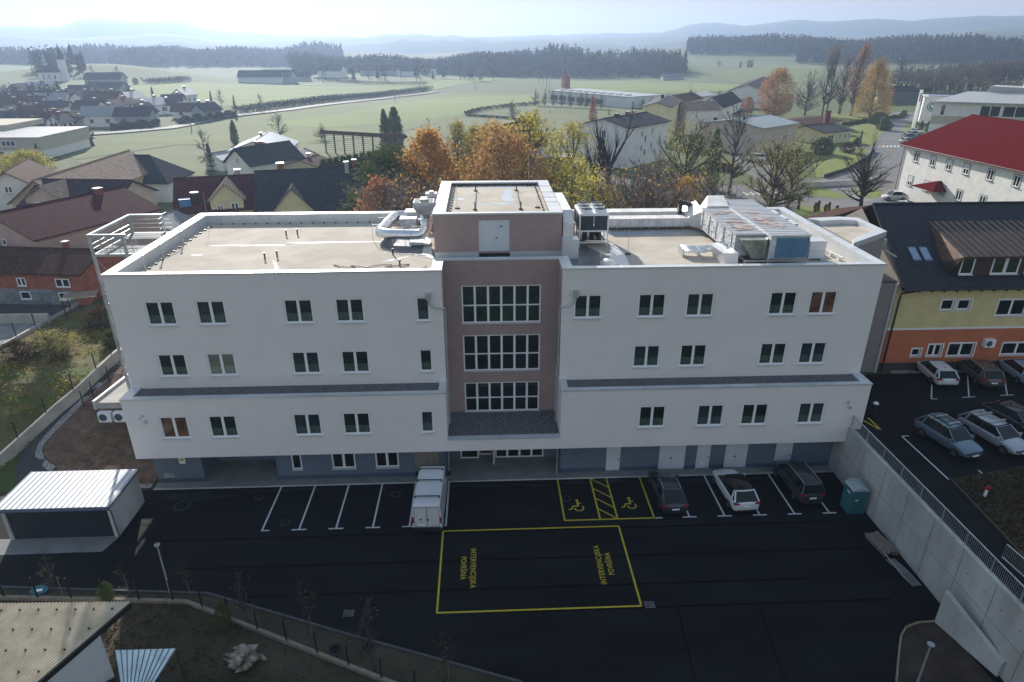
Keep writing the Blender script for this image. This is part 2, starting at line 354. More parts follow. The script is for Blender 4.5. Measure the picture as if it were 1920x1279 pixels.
# far ridges, real hills with their own width
M['hill'] = nm('wooded_hill', (.03, .04, .025), .95, scale=.01, col2=(.06, .065, .035), detail=8)
def ridge(D, wid, prof, name='hills'):
    m = MB(); P = []; az = [(-52+i*1.0) for i in range(105)]
    for a in az:
        for j in range(9):
            t = -1+j/4.; d = D+t*wid; z = -22+(prof(a)+22)*math.exp(-2.2*t*t)-(3 if abs(t) > .9 else 0)
            P.append((CAM.x+d*math.sin(R(a)), CAM.y+d*math.cos(R(a)), z))
    m.add(P, [(i*9+j, i*9+j+1, (i+1)*9+j+1, (i+1)*9+j) for i in range(104) for j in range(8)]); struct(name, m, M['hill'], smooth=True)
def az_of(px): return math.degrees(math.atan2(ray(px, 76).x, ray(px, 76).y))
def prof(D, pts, amp=1.5):
    q = [(az_of(px), CAM.z+D*math.tan(R(math.degrees(math.atan((639.5-py)/FOC))-PITCH))*1.0) for px, py in pts]
    def f(a):
        if a <= q[0][0]: z = q[0][1]
        elif a >= q[-1][0]: z = q[-1][1]
        else:
            for (a0, z0), (a1, z1) in zip(q, q[1:]):
                if a0 <= a <= a1: z = z0+(z1-z0)*ss((a-a0)/(a1-a0)); break
        return z+amp*math.sin(a*2.3+D)+amp*.6*math.sin(a*5.1)
    return f
ridge(2950, 320, prof(2950, [(-400, 62), (0, 52), (100, 54), (190, 38), (260, 44), (335, 42), (410, 60), (560, 66), (720, 72), (1230, 62), (1320, 43), (1400, 50), (1480, 40), (1560, 44), (1620, 39), (1700, 44), (1790, 38), (2300, 42)]))
ridge(2350, 260, prof(2350, [(-400, 80), (0, 66), (140, 72), (300, 64), (450, 76), (640, 70), (780, 64), (900, 69), (1100, 71), (1280, 68), (1500, 76), (1700, 66), (1920, 52), (2300, 50)], 2))
ridge(1800, 220, prof(1800, [(-400, 82), (0, 88), (330, 76), (460, 84), (700, 78), (760, 72), (1000, 76), (1180, 82), (1400, 70), (1640, 72), (1920, 62), (2300, 60)], 2.5))
# ---------------------------------------------------------------- site ground sheets
def sheet(name, poly, mat, z):
    m = MB(); m.quad(*[(p[0], p[1], z) for p in poly])
    a = sum(poly[i][0]*poly[(i+1) % len(poly)][1]-poly[(i+1) % len(poly)][0]*poly[i][1] for i in range(len(poly)))
    if a < 0: m.f = [tuple(reversed(f)) for f in m.f]
    return struct(name, m, mat)
KB = [(-60, -9.6), (-29.94, -10.64), (-17.06, -11.71), (-8.46, -14.99), (1.35, -18.56), (14, -26.5), (26.6, -36)]
sheet('soil_ground', [(-60, -.9), (-60, -40), (26.6, -40), (26.6, -.9)], M['dark_grass'], -.012)
sheet('parking_asphalt', [(26.6, -1.15), (-25, -1.15), (-33.4, -1.3), (-40, -3.6), (-60, -5)]+KB, M['asphalt'], .004)
ISL = [(25.6, -15.7), (24.4, -15.75), (23.5, -16.05), (22.9, -16.6), (22.4, -17.3), (20.98, -19.42), (19.5, -24), (26.6, -24)]
sheet('island_soil', ISL, M['soil'], .05)
m = MB()
for y, x0, x1 in ((-6.9, -22, 24), (-9.6, -20, 24.5), (-13.95, 1, 23.8), (-12.1, -15, 20)): m.quad((x0, y-.03, .008), (x1, y-.03, .008), (x1, y+.03+.1, .008), (x0, y+.03+.1, .008))
for x, y0, y1 in ((24.3, -14, -6.6), (10.5, -20, -14), (15.3, -19, -14)): m.quad((x-.04, y0, .008), (x+.04, y0, .008), (x+.5, y1, .008), (x+.42, y1, .008))
struct('asphalt_joints', m, M['asphalt_seam'])
DAMP = nm('lighter_asphalt', (.013, .015, .018), .6, scale=.5, col2=(.008, .009, .0105), stretch=(.3, 2, 1), detail=8, spec=.3)
# damp sheen beside the forecourt and repair patches
m = MB()
_r = random.Random(9)
for cx, cy, rx, ry in ((-21.5, -2.1, 2.4, .5), (-15, -1.6, 2.4, .22), (0, -1.7, 4.2, .3), (8, -1.6, 3, .25), (18, -1.8, 3, .35)):
    ph = [_r.uniform(0, 6.28) for _ in range(4)]; m.quad(*[(cx+rx*(1+.3*math.sin(2*t+ph[0])+.2*math.sin(3*t+ph[1])+.12*math.sin(7*t+ph[2]))*math.cos(t), cy+ry*(1+.3*math.sin(2*t+ph[3])+.2*math.sin(5*t+ph[1]))*math.sin(t), .0065) for t in [math.pi*i/20 for i in range(40)]])
struct('asphalt_patches', m, DAMP)
m = MB()
def kerbline(m, pts, wd, z0, z1):
    for a, b in zip(pts, pts[1:]):
        a = Vector((a[0], a[1], 0)); b = Vector((b[0], b[1], 0)); d = (b-a).normalized(); n = Vector((-d.y, d.x, 0))*wd/2; a2 = a-d*.0; b2 = b+d*wd*.3
        m.prism([tuple((a2-n)[:2]), tuple((b2-n)[:2]), tuple((b2+n)[:2]), tuple((a2+n)[:2])], z0, z1)
kerbline(m, KB, .12, -.1, .11); struct('kerb', m, nm('dark_kerb', (.07, .072, .075), .9))
m = MB(); kerbline(m, ISL[:-1], .1, -.1, .13); struct('kerb', m, nm('beige_kerb', (.22, .19, .13), .9))
sheet('pavement', [(-24.9, -1.15), (-24.9, .2), (26.5, .2), (26.5, -1.15)], M['paving'], .1)
m = MB(); m.box(-24.9, 26.5, -1.2, -1.15, -.1, .1); struct('kerb', m, M['concrete'])
sheet('forecourt', [(-21.4, .2), (-15.8, .2), (-15.8, 2.4), (-21.4, 2.4)], M['paving'], .1); sheet('forecourt', [(-3.3, .2), (5.6, .2), (5.6, 2.6), (-3.3, 2.6)], M['paving'], .1)
# parking lines
m = MB(); YT, YT2 = -6.04, -1.2; lw = .06; zl = .012
for k in range(-2, 4):
    x = -10.5+2.5*k; m.quad((x-lw, YT, zl), (x+lw, YT, zl), (x+lw, YT2, zl), (x-lw, YT2, zl))
    a, b = (-.06, .5) if k == -2 else ((-.5, .06) if k == 3 else (-.5, .5)); m.quad((x+a, YT-.12, zl), (x+b, YT-.12, zl), (x+b, YT-.0, zl), (x+a, YT-.0, zl))
for k in range(1, 6):
    x = 11.51+2.5*k; m.quad((x-lw, -5.9, zl), (x+lw, -5.9, zl), (x+lw, YT2, zl), (x-lw, YT2, zl)); m.quad((x-.5, -6.02, zl), (x+.5, -6.02, zl), (x+.5, -5.9, zl), (x-.5, -5.9, zl))
m.quad((11.6, -6.02, zl), (12.1, -6.02, zl), (12.1, -5.9, zl), (11.6, -5.9, zl))
def ln(m, a, b, wd, z): 
    a = Vector(a[:2]); b = Vector(b[:2]); d = (b-a).normalized(); n = Vector((-d.y, d.x))*wd/2
    q = [a-n, b-n, b+n, a+n]; m.quad(*[(p.x, p.y, z) for p in q])
zu = UPZ+.02
def up(l, w_=.1):
    for a, b in l: ln(m, PZ(*a, UPZ), PZ(*b, UPZ), w_, zu)
up([((1746.3, 748.5), (1747.3, 705)), ((1746.3, 748.5), (1757.5, 748.2)), ((1816.6, 745), (1813.5, 697)), ((1804, 745.5), (1828.5, 744.3)), ((1888.3, 741), (1880.5, 694)), ((1875.5, 741.8), (1900.5, 740.8)),
    ((1691, 818.5), (1778.5, 899.5)), ((1691, 818.5), (1704, 817.5)), ((1807, 811.5), (1821, 810.5)), ((1881, 807), (1893, 805.5)), ((1834, 882), (1845.5, 891))])
struct('parking_lines', m, M['lineW'])
m = MB()
for q in (((-3.19, -6.69), (8.9, -6.69)), ((8.87, -6.75), (8.87, -13.78)), ((8.9, -13.78), (-3.2, -13.78)), ((-3.16, -13.7), (-3.16, -6.75))): ln(m, *q, .12, zl)
xd, yu, yb = 5.23, -1.2, -5.95
for a, b in (((xd, yu), (xd, yb)), ((xd-.06, yb), (11.57, yb)), ((7.72, yu), (7.72, yb)), ((8.95, yu), (8.95, yb)), ((11.51, yu), (11.51, yb))): ln(m, a, b, .12, zl)
for y in (-1.25, -2.45, -3.6, -4.8): ln(m, (7.78, y), (8.9, y-1.1), .1, zl+.003)
up([((1614, 786), (1647, 805)), ((1628, 784), (1651, 806))], .14)
def chair(m, cx, cy, s):
    def arc(a0, a1, r, wd, n=14):
        for i in range(n):
            t0, t1 = R(a0+(a1-a0)*i/n), R(a0+(a1-a0)*(i+1)/n)
            m.quad(*[(cx+s*(ox+rr*math.cos(t)), cy+s*(oy+rr*math.sin(t)), zl) for rr, t in ((r-wd, t0), (r+wd, t0), (r+wd, t1), (r-wd, t1))][::-1])
    ox, oy = .06, -.18; arc(-175, -100, .3, .05); arc(-92, 35, .3, .05)
    ln(m, (cx+s*.02, cy+s*.55), (cx+s*.02, cy+s*-.02), .13*s, zl); ln(m, (cx, cy+s*.02), (cx+s*-.34, cy+s*.02), .11*s, zl+.003)
    ln(m, (cx-s*.3, cy+s*.02), (cx-s*.5, cy-s*.34), .1*s, zl+.006); ln(m, (cx-s*.5, cy-s*.32), (cx-s*.66, cy-s*.3), .1*s, zl)
    ln(m, (cx+s*.02, cy+s*.3), (cx+s*.26, cy+s*.3), .08*s, zl+.003); o = (cx+s*.02, cy+s*.62)
    m.quad(*[(o[0]+s*.12*math.cos(R(60*i)), o[1]+s*.12*math.sin(R(60*i)), zl) for i in range(6)])
chair(m, 6.35, -4.45, 1.05); chair(m, 10.15, -4.35, 1.05)
struct('yellow_markings', m, M['lineY'])
def roadtext(txt, p0, p1, size, rz):
    c = bpy.data.curves.new('road_lettering', 'FONT'); c.body = txt; c.size = size; c.align_x = 'CENTER'; c.align_y = 'CENTER'; c.extrude = 0.001; c.offset = .006; c.space_character = 1.12
    c.materials.append(M['lineY']); o = link('road_lettering', c); mid = (p0+p1)/2; ln_ = (p1-p0).length
    o.location = (mid.x, mid.y, .014); o.rotation_euler = (0, 0, rz); bpy.context.view_layer.update()
    o.scale = (ln_/o.dimensions.x, 1, 1); o['kind'] = 'structure'
ZL = lambda px, py: PZ(820+px/4.8, 1000+py/4.8, 0)
roadtext('INTERVENCIJSKA', ZL(320, 138), ZL(320, 493), .5, R(-90)); roadtext('POVRŠINA', ZL(235, 212), ZL(230, 416), .5, R(-90))
roadtext('INTERVENCIJSKA', ZL(1425, 112), ZL(1507, 460), .5, R(90)); roadtext('POVRŠINA', ZL(1527, 178), ZL(1575, 375), .5, R(90))

# ---------------------------------------------------------------- window and wall helpers
WC = {}
def window(parent, x, y, z, wd, h, cols=2, rows=1, rz=0., glass='glass', sill=True, depth=.0, fr=.115, split=.5, name='window', panes=None, framemat='frame', detail=True):
    """x,y,z = lower left outer corner of the frame, looking along +y (rz turns it); frame > pane, sill"""
    k = ('f', round(wd, 2), round(h, 2), cols, rows, fr, framemat)
    if k not in WC:
        f = MB(); f.box(0, wd, 0, .07, 0, fr); f.box(0, wd, 0, .07, h-fr, h); f.box(0, fr, 0, .07, fr, h-fr); f.box(wd-fr, wd, 0, .07, fr, h-fr)
        for i in range(1, cols): xx = wd*i/cols; f.box(xx-fr*.8, xx+fr*.8, .003, .067, fr, h-fr)
        for j in range(1, rows): zz = h*split if rows == 2 else h*j/rows; f.box(fr, wd-fr, .006, .06, zz-fr*.5, zz+fr*.5)
        o = f.build(name, M[framemat] if framemat in M else W[framemat]); WC[k] = o.data; bpy.data.objects.remove(o)
        g = MB(); g.box(fr*.9, wd-fr*.9, .035, .045, fr*.9, h-fr*.9); o = g.build('pane', M['glass']); WC[k+('g',)] = o.data; bpy.data.objects.remove(o)
        g = MB(); g.box(-.05, wd+.05, -.17, .0, -.05, -.005); o = g.build('sill', M['coping']); WC[k+('s',)] = o.data; bpy.data.objects.remove(o)
    o = link(name, WC[k], parent); o.location = accm(parent).inverted() @ Vector((x, y, z)) if depth == 'world' else Vector((x, y, z)); o.rotation_euler = (0, 0, rz)
    if detail:
        g = link('pane', WC[k+('g',)], o)
        if glass != 'glass':
            if (k, glass) not in WC: d = g.data.copy(); d.materials.clear(); d.materials.append(M[glass]); WC[(k, glass)] = d
            g.data = WC[(k, glass)]
        if sill: link('sill', WC[k+('s',)], o)
    return o
def wallgrid(m, x0, x1, z0, z1, y, holes, dep=.14, bottom=True):
    """front wall in the plane y, normal -y, with real openings of the given depth"""
    xs = sorted({x0, x1} | {v for h in holes for v in h[:2]}); zs = sorted({z0, z1} | {v for h in holes for v in h[2:]})
    for i in range(len(xs)-1):
        for j in range(len(zs)-1):
            cx, cz = (xs[i]+xs[i+1])/2, (zs[j]+zs[j+1])/2
            if any(h[0] < cx < h[1] and h[2] < cz < h[3] for h in holes): continue
            m.quad((xs[i], y, zs[j]), (xs[i+1], y, zs[j]), (xs[i+1], y, zs[j+1]), (xs[i], y, zs[j+1]))
    for a, b, c, d in holes:
        y2 = y+dep
        m.quad((a, y, c), (a, y, d), (a, y2, d), (a, y2, c)); m.quad((b, y, d), (b, y, c), (b, y2, c), (b, y2, d))
        m.quad((a, y, d), (b, y, d), (b, y2, d), (a, y2, d)); m.quad((b, y, c), (a, y, c), (a, y2, c), (b, y2, c))

# ---------------------------------------------------------------- the health centre
XL, XR, ZP, N0, N1, YR, YB = -25.2, 27.6, 16.42, -2.92, 5.25, 17.0, -1.72
hc = thing('office_building', 'large white flat-roofed four-storey block with brown central bay in front of the car park', 'building', (1.2, 8, 0))
m = MB()
w3 = [(-22.95, 1.95), (-19.58, 1.95), (-13.72, 1.95), (-10.26, 1.95), (-4.76, .92), (6.12, 1.95), (10.6, 1.95), (14., 1.95), (19.88, 1.95), (22.75, 1.95)]
w2 = [w3[i] for i in (0, 1, 2, 3, 4)]+[(10.55, 1.95), (13.95, 1.95), (19.8, 1.95), (22.75, 1.95)]
w1 = [w3[i] for i in (0, 1, 2, 3, 4)]+[(10.9, 1.95), (15.15, 1.95), (18.42, 1.95), (22.6, 1.95)]
def hl(l, z, h): return [(x, x+wd, z, z+h) for x, wd in l]
U = hl(w3, 12.72, 1.76)+hl(w2, 8.8, 1.76)
wallgrid(m, XL, N0, 7.7, ZP-.1, 0, [h for h in U if h[1] < N0]); wallgrid(m, N1, XR, 7.7, ZP-.1, 0, [h for h in U if h[0] > N1])
m.quad((XL, 0, 4), (XL, 0, ZP-.1), (XL, YR, ZP-.1), (XL, YR, 4)); m.quad((XR, 0, ZP-.1), (XR, 0, 4), (XR, YR, 4), (XR, YR, ZP-.1)); m.quad((XL, YR, 4), (XL, YR, ZP-.1), (XR, YR, ZP-.1), (XR, YR, 4))
m.build('upper_wall', M['facade'], hc, world=True)
m = MB(); B1 = hl(w1, 4.76, 1.78)
wallgrid(m, XL, N0, 3.13, 7.9, YB, [h for h in B1 if h[1] < N0]); wallgrid(m, N1, XR, 3.13, 7.9, YB, [h for h in B1 if h[0] > N1])
m.box(N0-.02, N1+.02, YB+.003, YB+.3, 3.13, 4.08)
m.quad((XL, YB, 3.13), (XL, YB, 7.9), (XL, -.002, 7.9), (XL, -.002, 3.13)); m.quad((XR, YB, 7.9), (XR, YB, 3.13), (XR, -.002, 3.13), (XR, -.002, 7.9))
m.quad((XL, YB, 3.13), (XL, 1.7, 3.13), (XR, 1.7, 3.13), (XR, YB, 3.13))
for x in (N0, N1):
    a, b = (x-.25, x) if x == N0 else (x, x+.25)
    m.box(a+.001, b-.001, YB+.002, 2.3, 3.2, 7.9)
m.build('projecting_storey', M['facade'], hc, world=True)
# brown recess
CW = []
for q in (((859, 536), (1020, 604)), ((863, 629), (1019, 693)), ((867, 718), (1016, 769))):
    a, b = PY(*q[0], 2.3), PY(*q[1], 2.3); CW.append((-1.72, 4.02, b.z, a.z))
CW = [(-1.72, 4.02, 11.05, 13.75), (-1.72, 4.02, 7.2, 9.95), (-1.72, 4.02, 3.75, 6.2)] if False else CW
m = MB(); wallgrid(m, N0, N1, 3.9, ZP-.1, 2.3, CW)
m.quad((N0, 0, 7.9), (N0, 2.3, 7.9), (N0, 2.3, ZP-.1), (N0, 0, ZP-.1)); m.quad((N1, 2.3, 7.9), (N1, 0, 7.9), (N1, 0, ZP-.1), (N1, 2.3, ZP-.1))
m.build('recessed_bay', M['mauve'], hc, world=True)
for c in CW: window(hc, c[0]-1.2, 2.36-8, c[2], c[1]-c[0], c[3]-c[2], 6, 2, split=.47, glass='glass_green' if c is CW[0] else 'glass', fr=.1)
am = {(0, 0): 'glass', (1, 0): 'glass_amber'}
for i, (x, wd) in enumerate(w3): window(hc, x-1.2, .07-8, 12.72, wd, 1.76, 1 if wd < 1 else 2, glass='glass_amber' if i == 9 else ('glass_film', 'glass_teal', 'glass_film')[i % 3])
for i, (x, wd) in enumerate(w2): window(hc, x-1.2, .07-8, 8.8, wd, 1.76, 1 if wd < 1 else 2, glass=('glass_film', 'glass_film', 'glass_teal')[i % 3])
for i, (x, wd) in enumerate(w1): window(hc, x-1.2, YB+.07-8, 4.76, wd, 1.78, 1 if wd < 1 else 2, glass='glass_amber' if i in (0,) else ('glass_teal', 'glass_film')[i % 2])
# ground floor
m = MB(); yg = -.4
gfw = [(-14.75, .76), (-11.75, 1.75), (-8.5, 1.75)]
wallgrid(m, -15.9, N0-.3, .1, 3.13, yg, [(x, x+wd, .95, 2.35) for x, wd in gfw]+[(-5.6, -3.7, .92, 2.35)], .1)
m.quad((XL+.4, yg, .1), (-21.35, yg, .1), (-21.35, yg, 3.13), (XL+.4, yg, 3.13)); m.quad((XL+.4, yg, 3.13), (XL+.4, 6, 3.13), (XL+.4, 6, .0), (XL+.4, yg, .0))
m.quad((-21.35, yg, .1), (-21.35, 2.3, .1), (-21.35, 2.3, 3.13), (-21.35, yg, 3.13)); m.quad((-15.9, 2.3, .1), (-15.9, yg, .1), (-15.9, yg, 3.13), (-15.9, 2.3, 3.13))
m.quad((-21.35, 2.3, .1), (-15.9, 2.3, .1), (-15.9, 2.3, 3.13), (-21.35, 2.3, 3.13))
m.quad((N0-.3, yg, .1), (N0-.3, 1.7, .1), (N0-.3, 1.7, 3.13), (N0-.3, yg, 3.13)); m.quad((N1+.25, 1.7, .1), (N1+.25, yg, .1), (N1+.25, yg, 3.13), (N1+.25, 1.7, 3.13))
m.quad((N0-.3, 1.7, .1), (-2.2, 1.7, .1), (-2.2, 1.7, 3.13), (N0-.3, 1.7, 3.13)); m.quad((4.4, 1.7, .1), (N1+.25, 1.7, .1), (N1+.25, 1.7, 3.13), (4.4, 1.7, 3.13))
DO = [(9.02, 10.12, 1), (13.1, 15.15, 2), (16.02, 17.1, 1), (18.24, 20.0, 2), (22.16, 23.5, 1.5)]
xa = N1+.25
for a, b, _ in DO+[(26.6, 26.7, 0)]:
    m.quad((xa, yg, .1), (a, yg, .1), (a, yg, 3.13), (xa, yg, 3.13)); m.quad((a, yg, 2.95), (b, yg, 2.95), (b, yg, 3.13), (a, yg, 3.13)) if _ else 0; xa = b
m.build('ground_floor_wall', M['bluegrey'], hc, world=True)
m = MB()
for a, b in ((XL+.38, -21.33), (-15.92, N0-.28), (N1+.23, 9.02), (10.12, 13.1), (15.15, 16.02), (17.1, 18.24), (20.0, 22.16), (23.5, 26.5)): m.box(a, b, yg-.025, yg+.02, .1, .42)
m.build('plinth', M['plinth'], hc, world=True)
for x, wd in gfw: window(hc, x-1.2, yg+.05-8, .95, wd, 1.4, 1 if wd < 1 else 2)
m = MB()
for i in range(17): m.box(-5.58, -3.72, yg+.0, yg+.03, .96+i*.08, 1.02+i*.08)
m.box(-5.58, -3.72, yg+.035, yg+.05, .94, 2.34); m.box(-5.5, -5.46, yg-.03, yg-.005, .95, 2.34); m.box(-4.7, -4.66, yg-.03, yg-.005, .95, 2.34); m.box(-5.65, -3.65, yg-.15, yg-.0, .86, .92)
m.build('roller_blind', M['blind'], hc, world=True)
for a, b, n in DO:
    m = MB(); m.box(a+.01, b-.01, yg+.05, yg+.1, .12, 2.94)
    for s in ([a+.01, b-.06] + ([(a+b)/2-.02] if n == 2 else []) + ([a+.75] if n == 1.5 else [])): m.box(s, s+.05, yg+.02, yg+.049, .12, 2.94)
    d = m.build('door', M['door'], hc, world=True)
    h_ = MB(); hx = (a+b)/2-.14 if n == 2 else b-.2; h_.box(hx, hx+.12, yg-.03, yg+.02, 1.12, 1.16); h_.box(hx, hx+.03, yg+.015, yg+.048, 1.08, 1.2); h_.v = [(x-1.2, y-8, z) for x, y, z in h_.v]; h_.build('handle', M['black'], d)
    if n == 1 and a > 12: h_ = MB(); h_.box(a+.35, b-.35, yg+.02, yg+.048, .42, .62); h_.v = [(x-1.2, y-8, z) for x, y, z in h_.v]; h_.build('door_grille', M['frame'], d)
# glazed entrance
window(hc, -2.2-1.2, 1.74-8, .12, 1.45, 2.95, 1, 1, sill=False, name='entrance_glazing'); window(hc, .55-1.2, 1.74-8, .12, 3.85, 2.95, 4, 1, sill=False, name='entrance_glazing')
window(hc, -.75-1.2, 2.2-8, .12, 1.3, 2.95, 1, 1, sill=False, name='entrance_glazing', glass='glass_amber')
dd = window(hc, .5-1.2, 1.68-8, .14, .95, 2.3, 1, 1, sill=False, name='door', rz=R(-97)); 
# copings, downpipes, wall fittings
m = MB()
def cope(a, b, c, d, z=ZP, t=.1): m.box(a, b, c, d, z-t, z)
cope(XL-.05, N0+.03, -.05, .42); cope(N1-.03, XR+.05, -.05, .42); cope(XL-.05, XL+.72, .42, YR+.05); cope(XL+.72, XR+.05, YR-.6, YR+.05); cope(XR-.68, XR+.05, .42, YR-.6)
cope(N0-.7, N0+.03, .42, 2.75); cope(N1-.03, N1+.7, .42, 2.75); cope(N0+.03, N1-.03, 2.25, 2.75)
cope(XL-.04, N0+.03, YB-.05, YB+.38, 8.0); cope(N1-.03, XR+.04, YB-.05, YB+.38, 8.0); cope(XL-.04, XL+.7, YB+.38, -.003, 8.0); cope(XR-.66, XR+.04, YB+.38, -.003, 8.0)
cope(N0-.5, N0+.03, YB+.38, 2.28, 8.0); cope(N1-.03, N1+.5, YB+.38, 2.28, 8.0); cope(N0+.0, N1-.0, YB-.05, YB+.4, 4.18)
m.build('parapet_coping', M['coping'], hc, world=True)
m = MB()
for x in [XL+4.2*i for i in range(1, 5)]+[N1+4.1*i for i in range(1, 6)]: m.box(x, x+.05, -.06, .43, ZP-.02, ZP+.012)
for x in [XL+5.9*i for i in range(1, 4)]+[N1+5.9*i for i in range(1, 4)]: m.box(x, x+.04, YB-.06, YB+.39, 7.97, 8.01)
for y in (3.5, 7, 10.5): m.box(XL-.06, XL+.73, y, y+.06, ZP-.02, ZP+.012); m.box(XR-.69, XR+.06, y, y+.06, ZP-.02, ZP+.012)
m.build('coping_joint', M['galv'], hc, world=True)
m = MB(); zf = 15.62
m.quad((XL+.7, .4, zf), (N0-.68, .4, zf), (N0-.68, 2.7, zf), (N0-.68, YR-.5, zf), (XL+.7, YR-.5, zf)); m.quad((N0-.68, 2.7, zf), (N1+.68, 2.7, zf), (N1+.68, YR-.5, zf), (N0-.68, YR-.5, zf)); m.quad((N1+.68, .4, zf), (XR-.65, .4, zf), (XR-.65, YR-.5, zf), (N1+.68, YR-.5, zf))
m.build('roof', M['membrane'], hc, world=True)
m = MB()
for a, b, c, d in ((XL+.5, N0-.2, .35, .42), (N1+.2, XR-.5, .35, .42), (XL+.65, XL+.72, .4, YR-.5), (XR-.68, XR-.6, .4, YR-.5), (XL+.7, XR-.65, YR-.6, YR-.5), (N0-.7, N0-.62, .4, 2.7), (N1+.62, N1+.7, .4, 2.7), (N0-.7, N1+.7, 2.68, 2.75)): m.box(a, b, c, d, zf-.1, ZP-.1)
m.build('parapet', M['coping'], hc, world=True)
rnd = random.Random(5)
def blotch(m, cx, cy, rx, ry, z, n=15, rz=0.):
    ph = [rnd.uniform(0, 6.28) for _ in range(4)]; P = []
    for i in range(n*2):
        a = math.pi*i/n; r = 1+.28*math.sin(2*a+ph[0])+.2*math.sin(3*a+ph[1])+.14*math.sin(5*a+ph[2])+.1*math.sin(8*a+ph[3])
        x, y = rx*r*math.cos(a), ry*r*math.sin(a); P.append((cx+x*math.cos(rz)-y*math.sin(rz), cy+x*math.sin(rz)+y*math.cos(rz), z))
    m.quad(*P)
m = MB()
for cx, cy, rx, ry, a in ((-20, 2.2, 1.6, .35, .3), (-17.2, 2.4, 1.3, .5, -.2), (-14.8, 3.2, .15, 1.6, .4), (-9.8, 2.6, 1.2, .12, .5), (-9.2, 2.3, .12, .8, -.3), (-21.8, 6.8, .5, .15, 0), (-6.5, 5.2, 1.3, .14, .7), (-12, 9.9, 3.4, .25, 0), (-18.6, 9.3, 2.4, .2, 0), (18, 2.3, 2, .4, 0), (24.8, 2.2, 1.2, .9, 0), (13, 11.6, 4, .5, 0)): blotch(m, cx, cy, rx, ry, zf+.008, rz=a)
m.build('damp_patch', M['puddle'], hc, world=True)
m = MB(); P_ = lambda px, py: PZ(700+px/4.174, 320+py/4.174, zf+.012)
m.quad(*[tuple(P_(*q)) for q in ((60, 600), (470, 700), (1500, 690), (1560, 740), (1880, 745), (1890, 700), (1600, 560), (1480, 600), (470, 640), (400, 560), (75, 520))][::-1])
m.build('bitumen_and_painted_shadow', M['membrane_dark'], hc, world=True)  # bitumen strip, its outline widened to paint the duct and chiller shadows
m = MB(); m.quad(*[tuple(P_(*q)+Vector((0, 0, .006))) for q in ((1845, 745), (1860, 560), (1960, 640), (2010, 745))]); m.quad(*[tuple(P_(*q)+Vector((0, 0, .006))) for q in ((380, 655), (470, 690), (420, 480), (400, 560))]); m.build('flashing_and_sunlit_patch', M['coping'], hc, world=True)  # flashing at left; right quad paints the sunlit roof patch by the chiller
for x0, x1, y0, y1, z in ((XL+.66, N0-.5, YB+.38, -.002, 7.9), (N1+.5, XR-.64, YB+.38, -.002, 7.9), (N0+.002, N1-.002, YB+.4, 2.3, 4.06)):
    m = MB(); m.box(x0, x1, y0, y1, z-.3, z)
    for i in range(int((x1-x0)*(y1-y0)*22)): 
        s = rnd.uniform(.03, .07); x, y = rnd.uniform(x0+.1, x1-.1), rnd.uniform(y0+.1, y1-.1); m.obox((x, y, z+.01), s*1.5, s, s, rnd.uniform(0, 3), .5)
    m.build('gravel_strip', M['gravel'], hc, world=True)
for sx, x in ((-1, N0), (1, N1)):
    m = MB(); bx = x+sx*.95; m.box(bx-.17, bx+.17, -.3, -.002, 14.35, 14.85); 
    m.tube([(bx, -.18, 14.4), (bx, -.2, 14.1), (x+sx*.45, -.2, 13.75), (x-sx*.09, -.05, 13.65), (x-sx*.12, .06, 13.4), (x-sx*.12, .06, 8.1)], .07)
    m.build('downpipe', M['galv'], hc, world=True)
    m = MB(); m.tube([(x-sx*.1, .5, 7.98), (x-sx*.1, .5, 4.1)], .06); m.tube([(x+sx*.05 if sx < 0 else x-.05, -.75, 3.2), (x+sx*.05 if sx < 0 else x-.05, -.75, .1)], .055); m.build('downpipe', M['galv'], hc, world=True)
m = MB(); m.box(-22.95, -22.5, yg-.02, yg-.002, 1.75, 2.3); m.build('notice_board', M['frame'], hc, world=True)
m = MB(); m.box(-22.85, -22.6, yg-.026, yg-.021, 1.98, 2.22); m.build('notice_symbol', M['lineY'], hc, world=True)
m = MB(); m.box(-24.3, -23.5, yg-.05, yg-.002, .55, .95); m.build('vent_panel', M['galv'], hc, world=True)
for x, z in ((-24., 6.6), (26.1, 6.5)): m = MB(); m.box(x, x+.12, YB-.1, YB-.002, z, z+.12); m.tube([(x+.06, YB-.1, z+.05), (x-.1, YB-.3, z-.02)], .05); m.tube([(x+.2, YB-.15, z-.45), (x+.2, YB-.15, z-.3)], .1); m.build('camera_fitting', M['galv'], hc, world=True)
# roof details on the building: studs, vents
m = MB()
for px, py in ((497, 486), (520, 482), (537, 442), (558, 440), (737, 478), (750, 500)):
    p = PZ(px, py, zf); m.tube([(p.x, p.y, zf), (p.x, p.y, zf+.45)], .06, 8); m.tube([(p.x, p.y, zf+.4), (p.x, p.y, zf+.5)], .1, 8)
m.build('vent_pipe', M['black'], hc, world=True)
m = MB()
for i in range(14): y = 1.5+i*1.05; x = XL+1.35; m.obox((x, y, zf+.05), .16, .12, .1, rnd.uniform(0, 3))
for i in range(22): m.obox((XL+2+i*1., YR-.9, zf+.05), .12, .1, .1)
for i in range(16): m.obox((N1+2+i*1.2, YR-.9, zf+.05), .12, .1, .1)
m.build('fixing_block', M['black'], hc, world=True)
for p in ((-24.0, 6.0), (-24.0, 3.1), (-24., 9.6)): m = MB(); m.tube([(p[0]+.1, p[1], zf), (p[0]+.1, p[1], ZP+.25)], .05); m.tube([(p[0]+.1, p[1], ZP+.2), (p[0]+.1, p[1], ZP+.35)], .1); m.build('vent_pipe', M['galv'], hc, world=True)
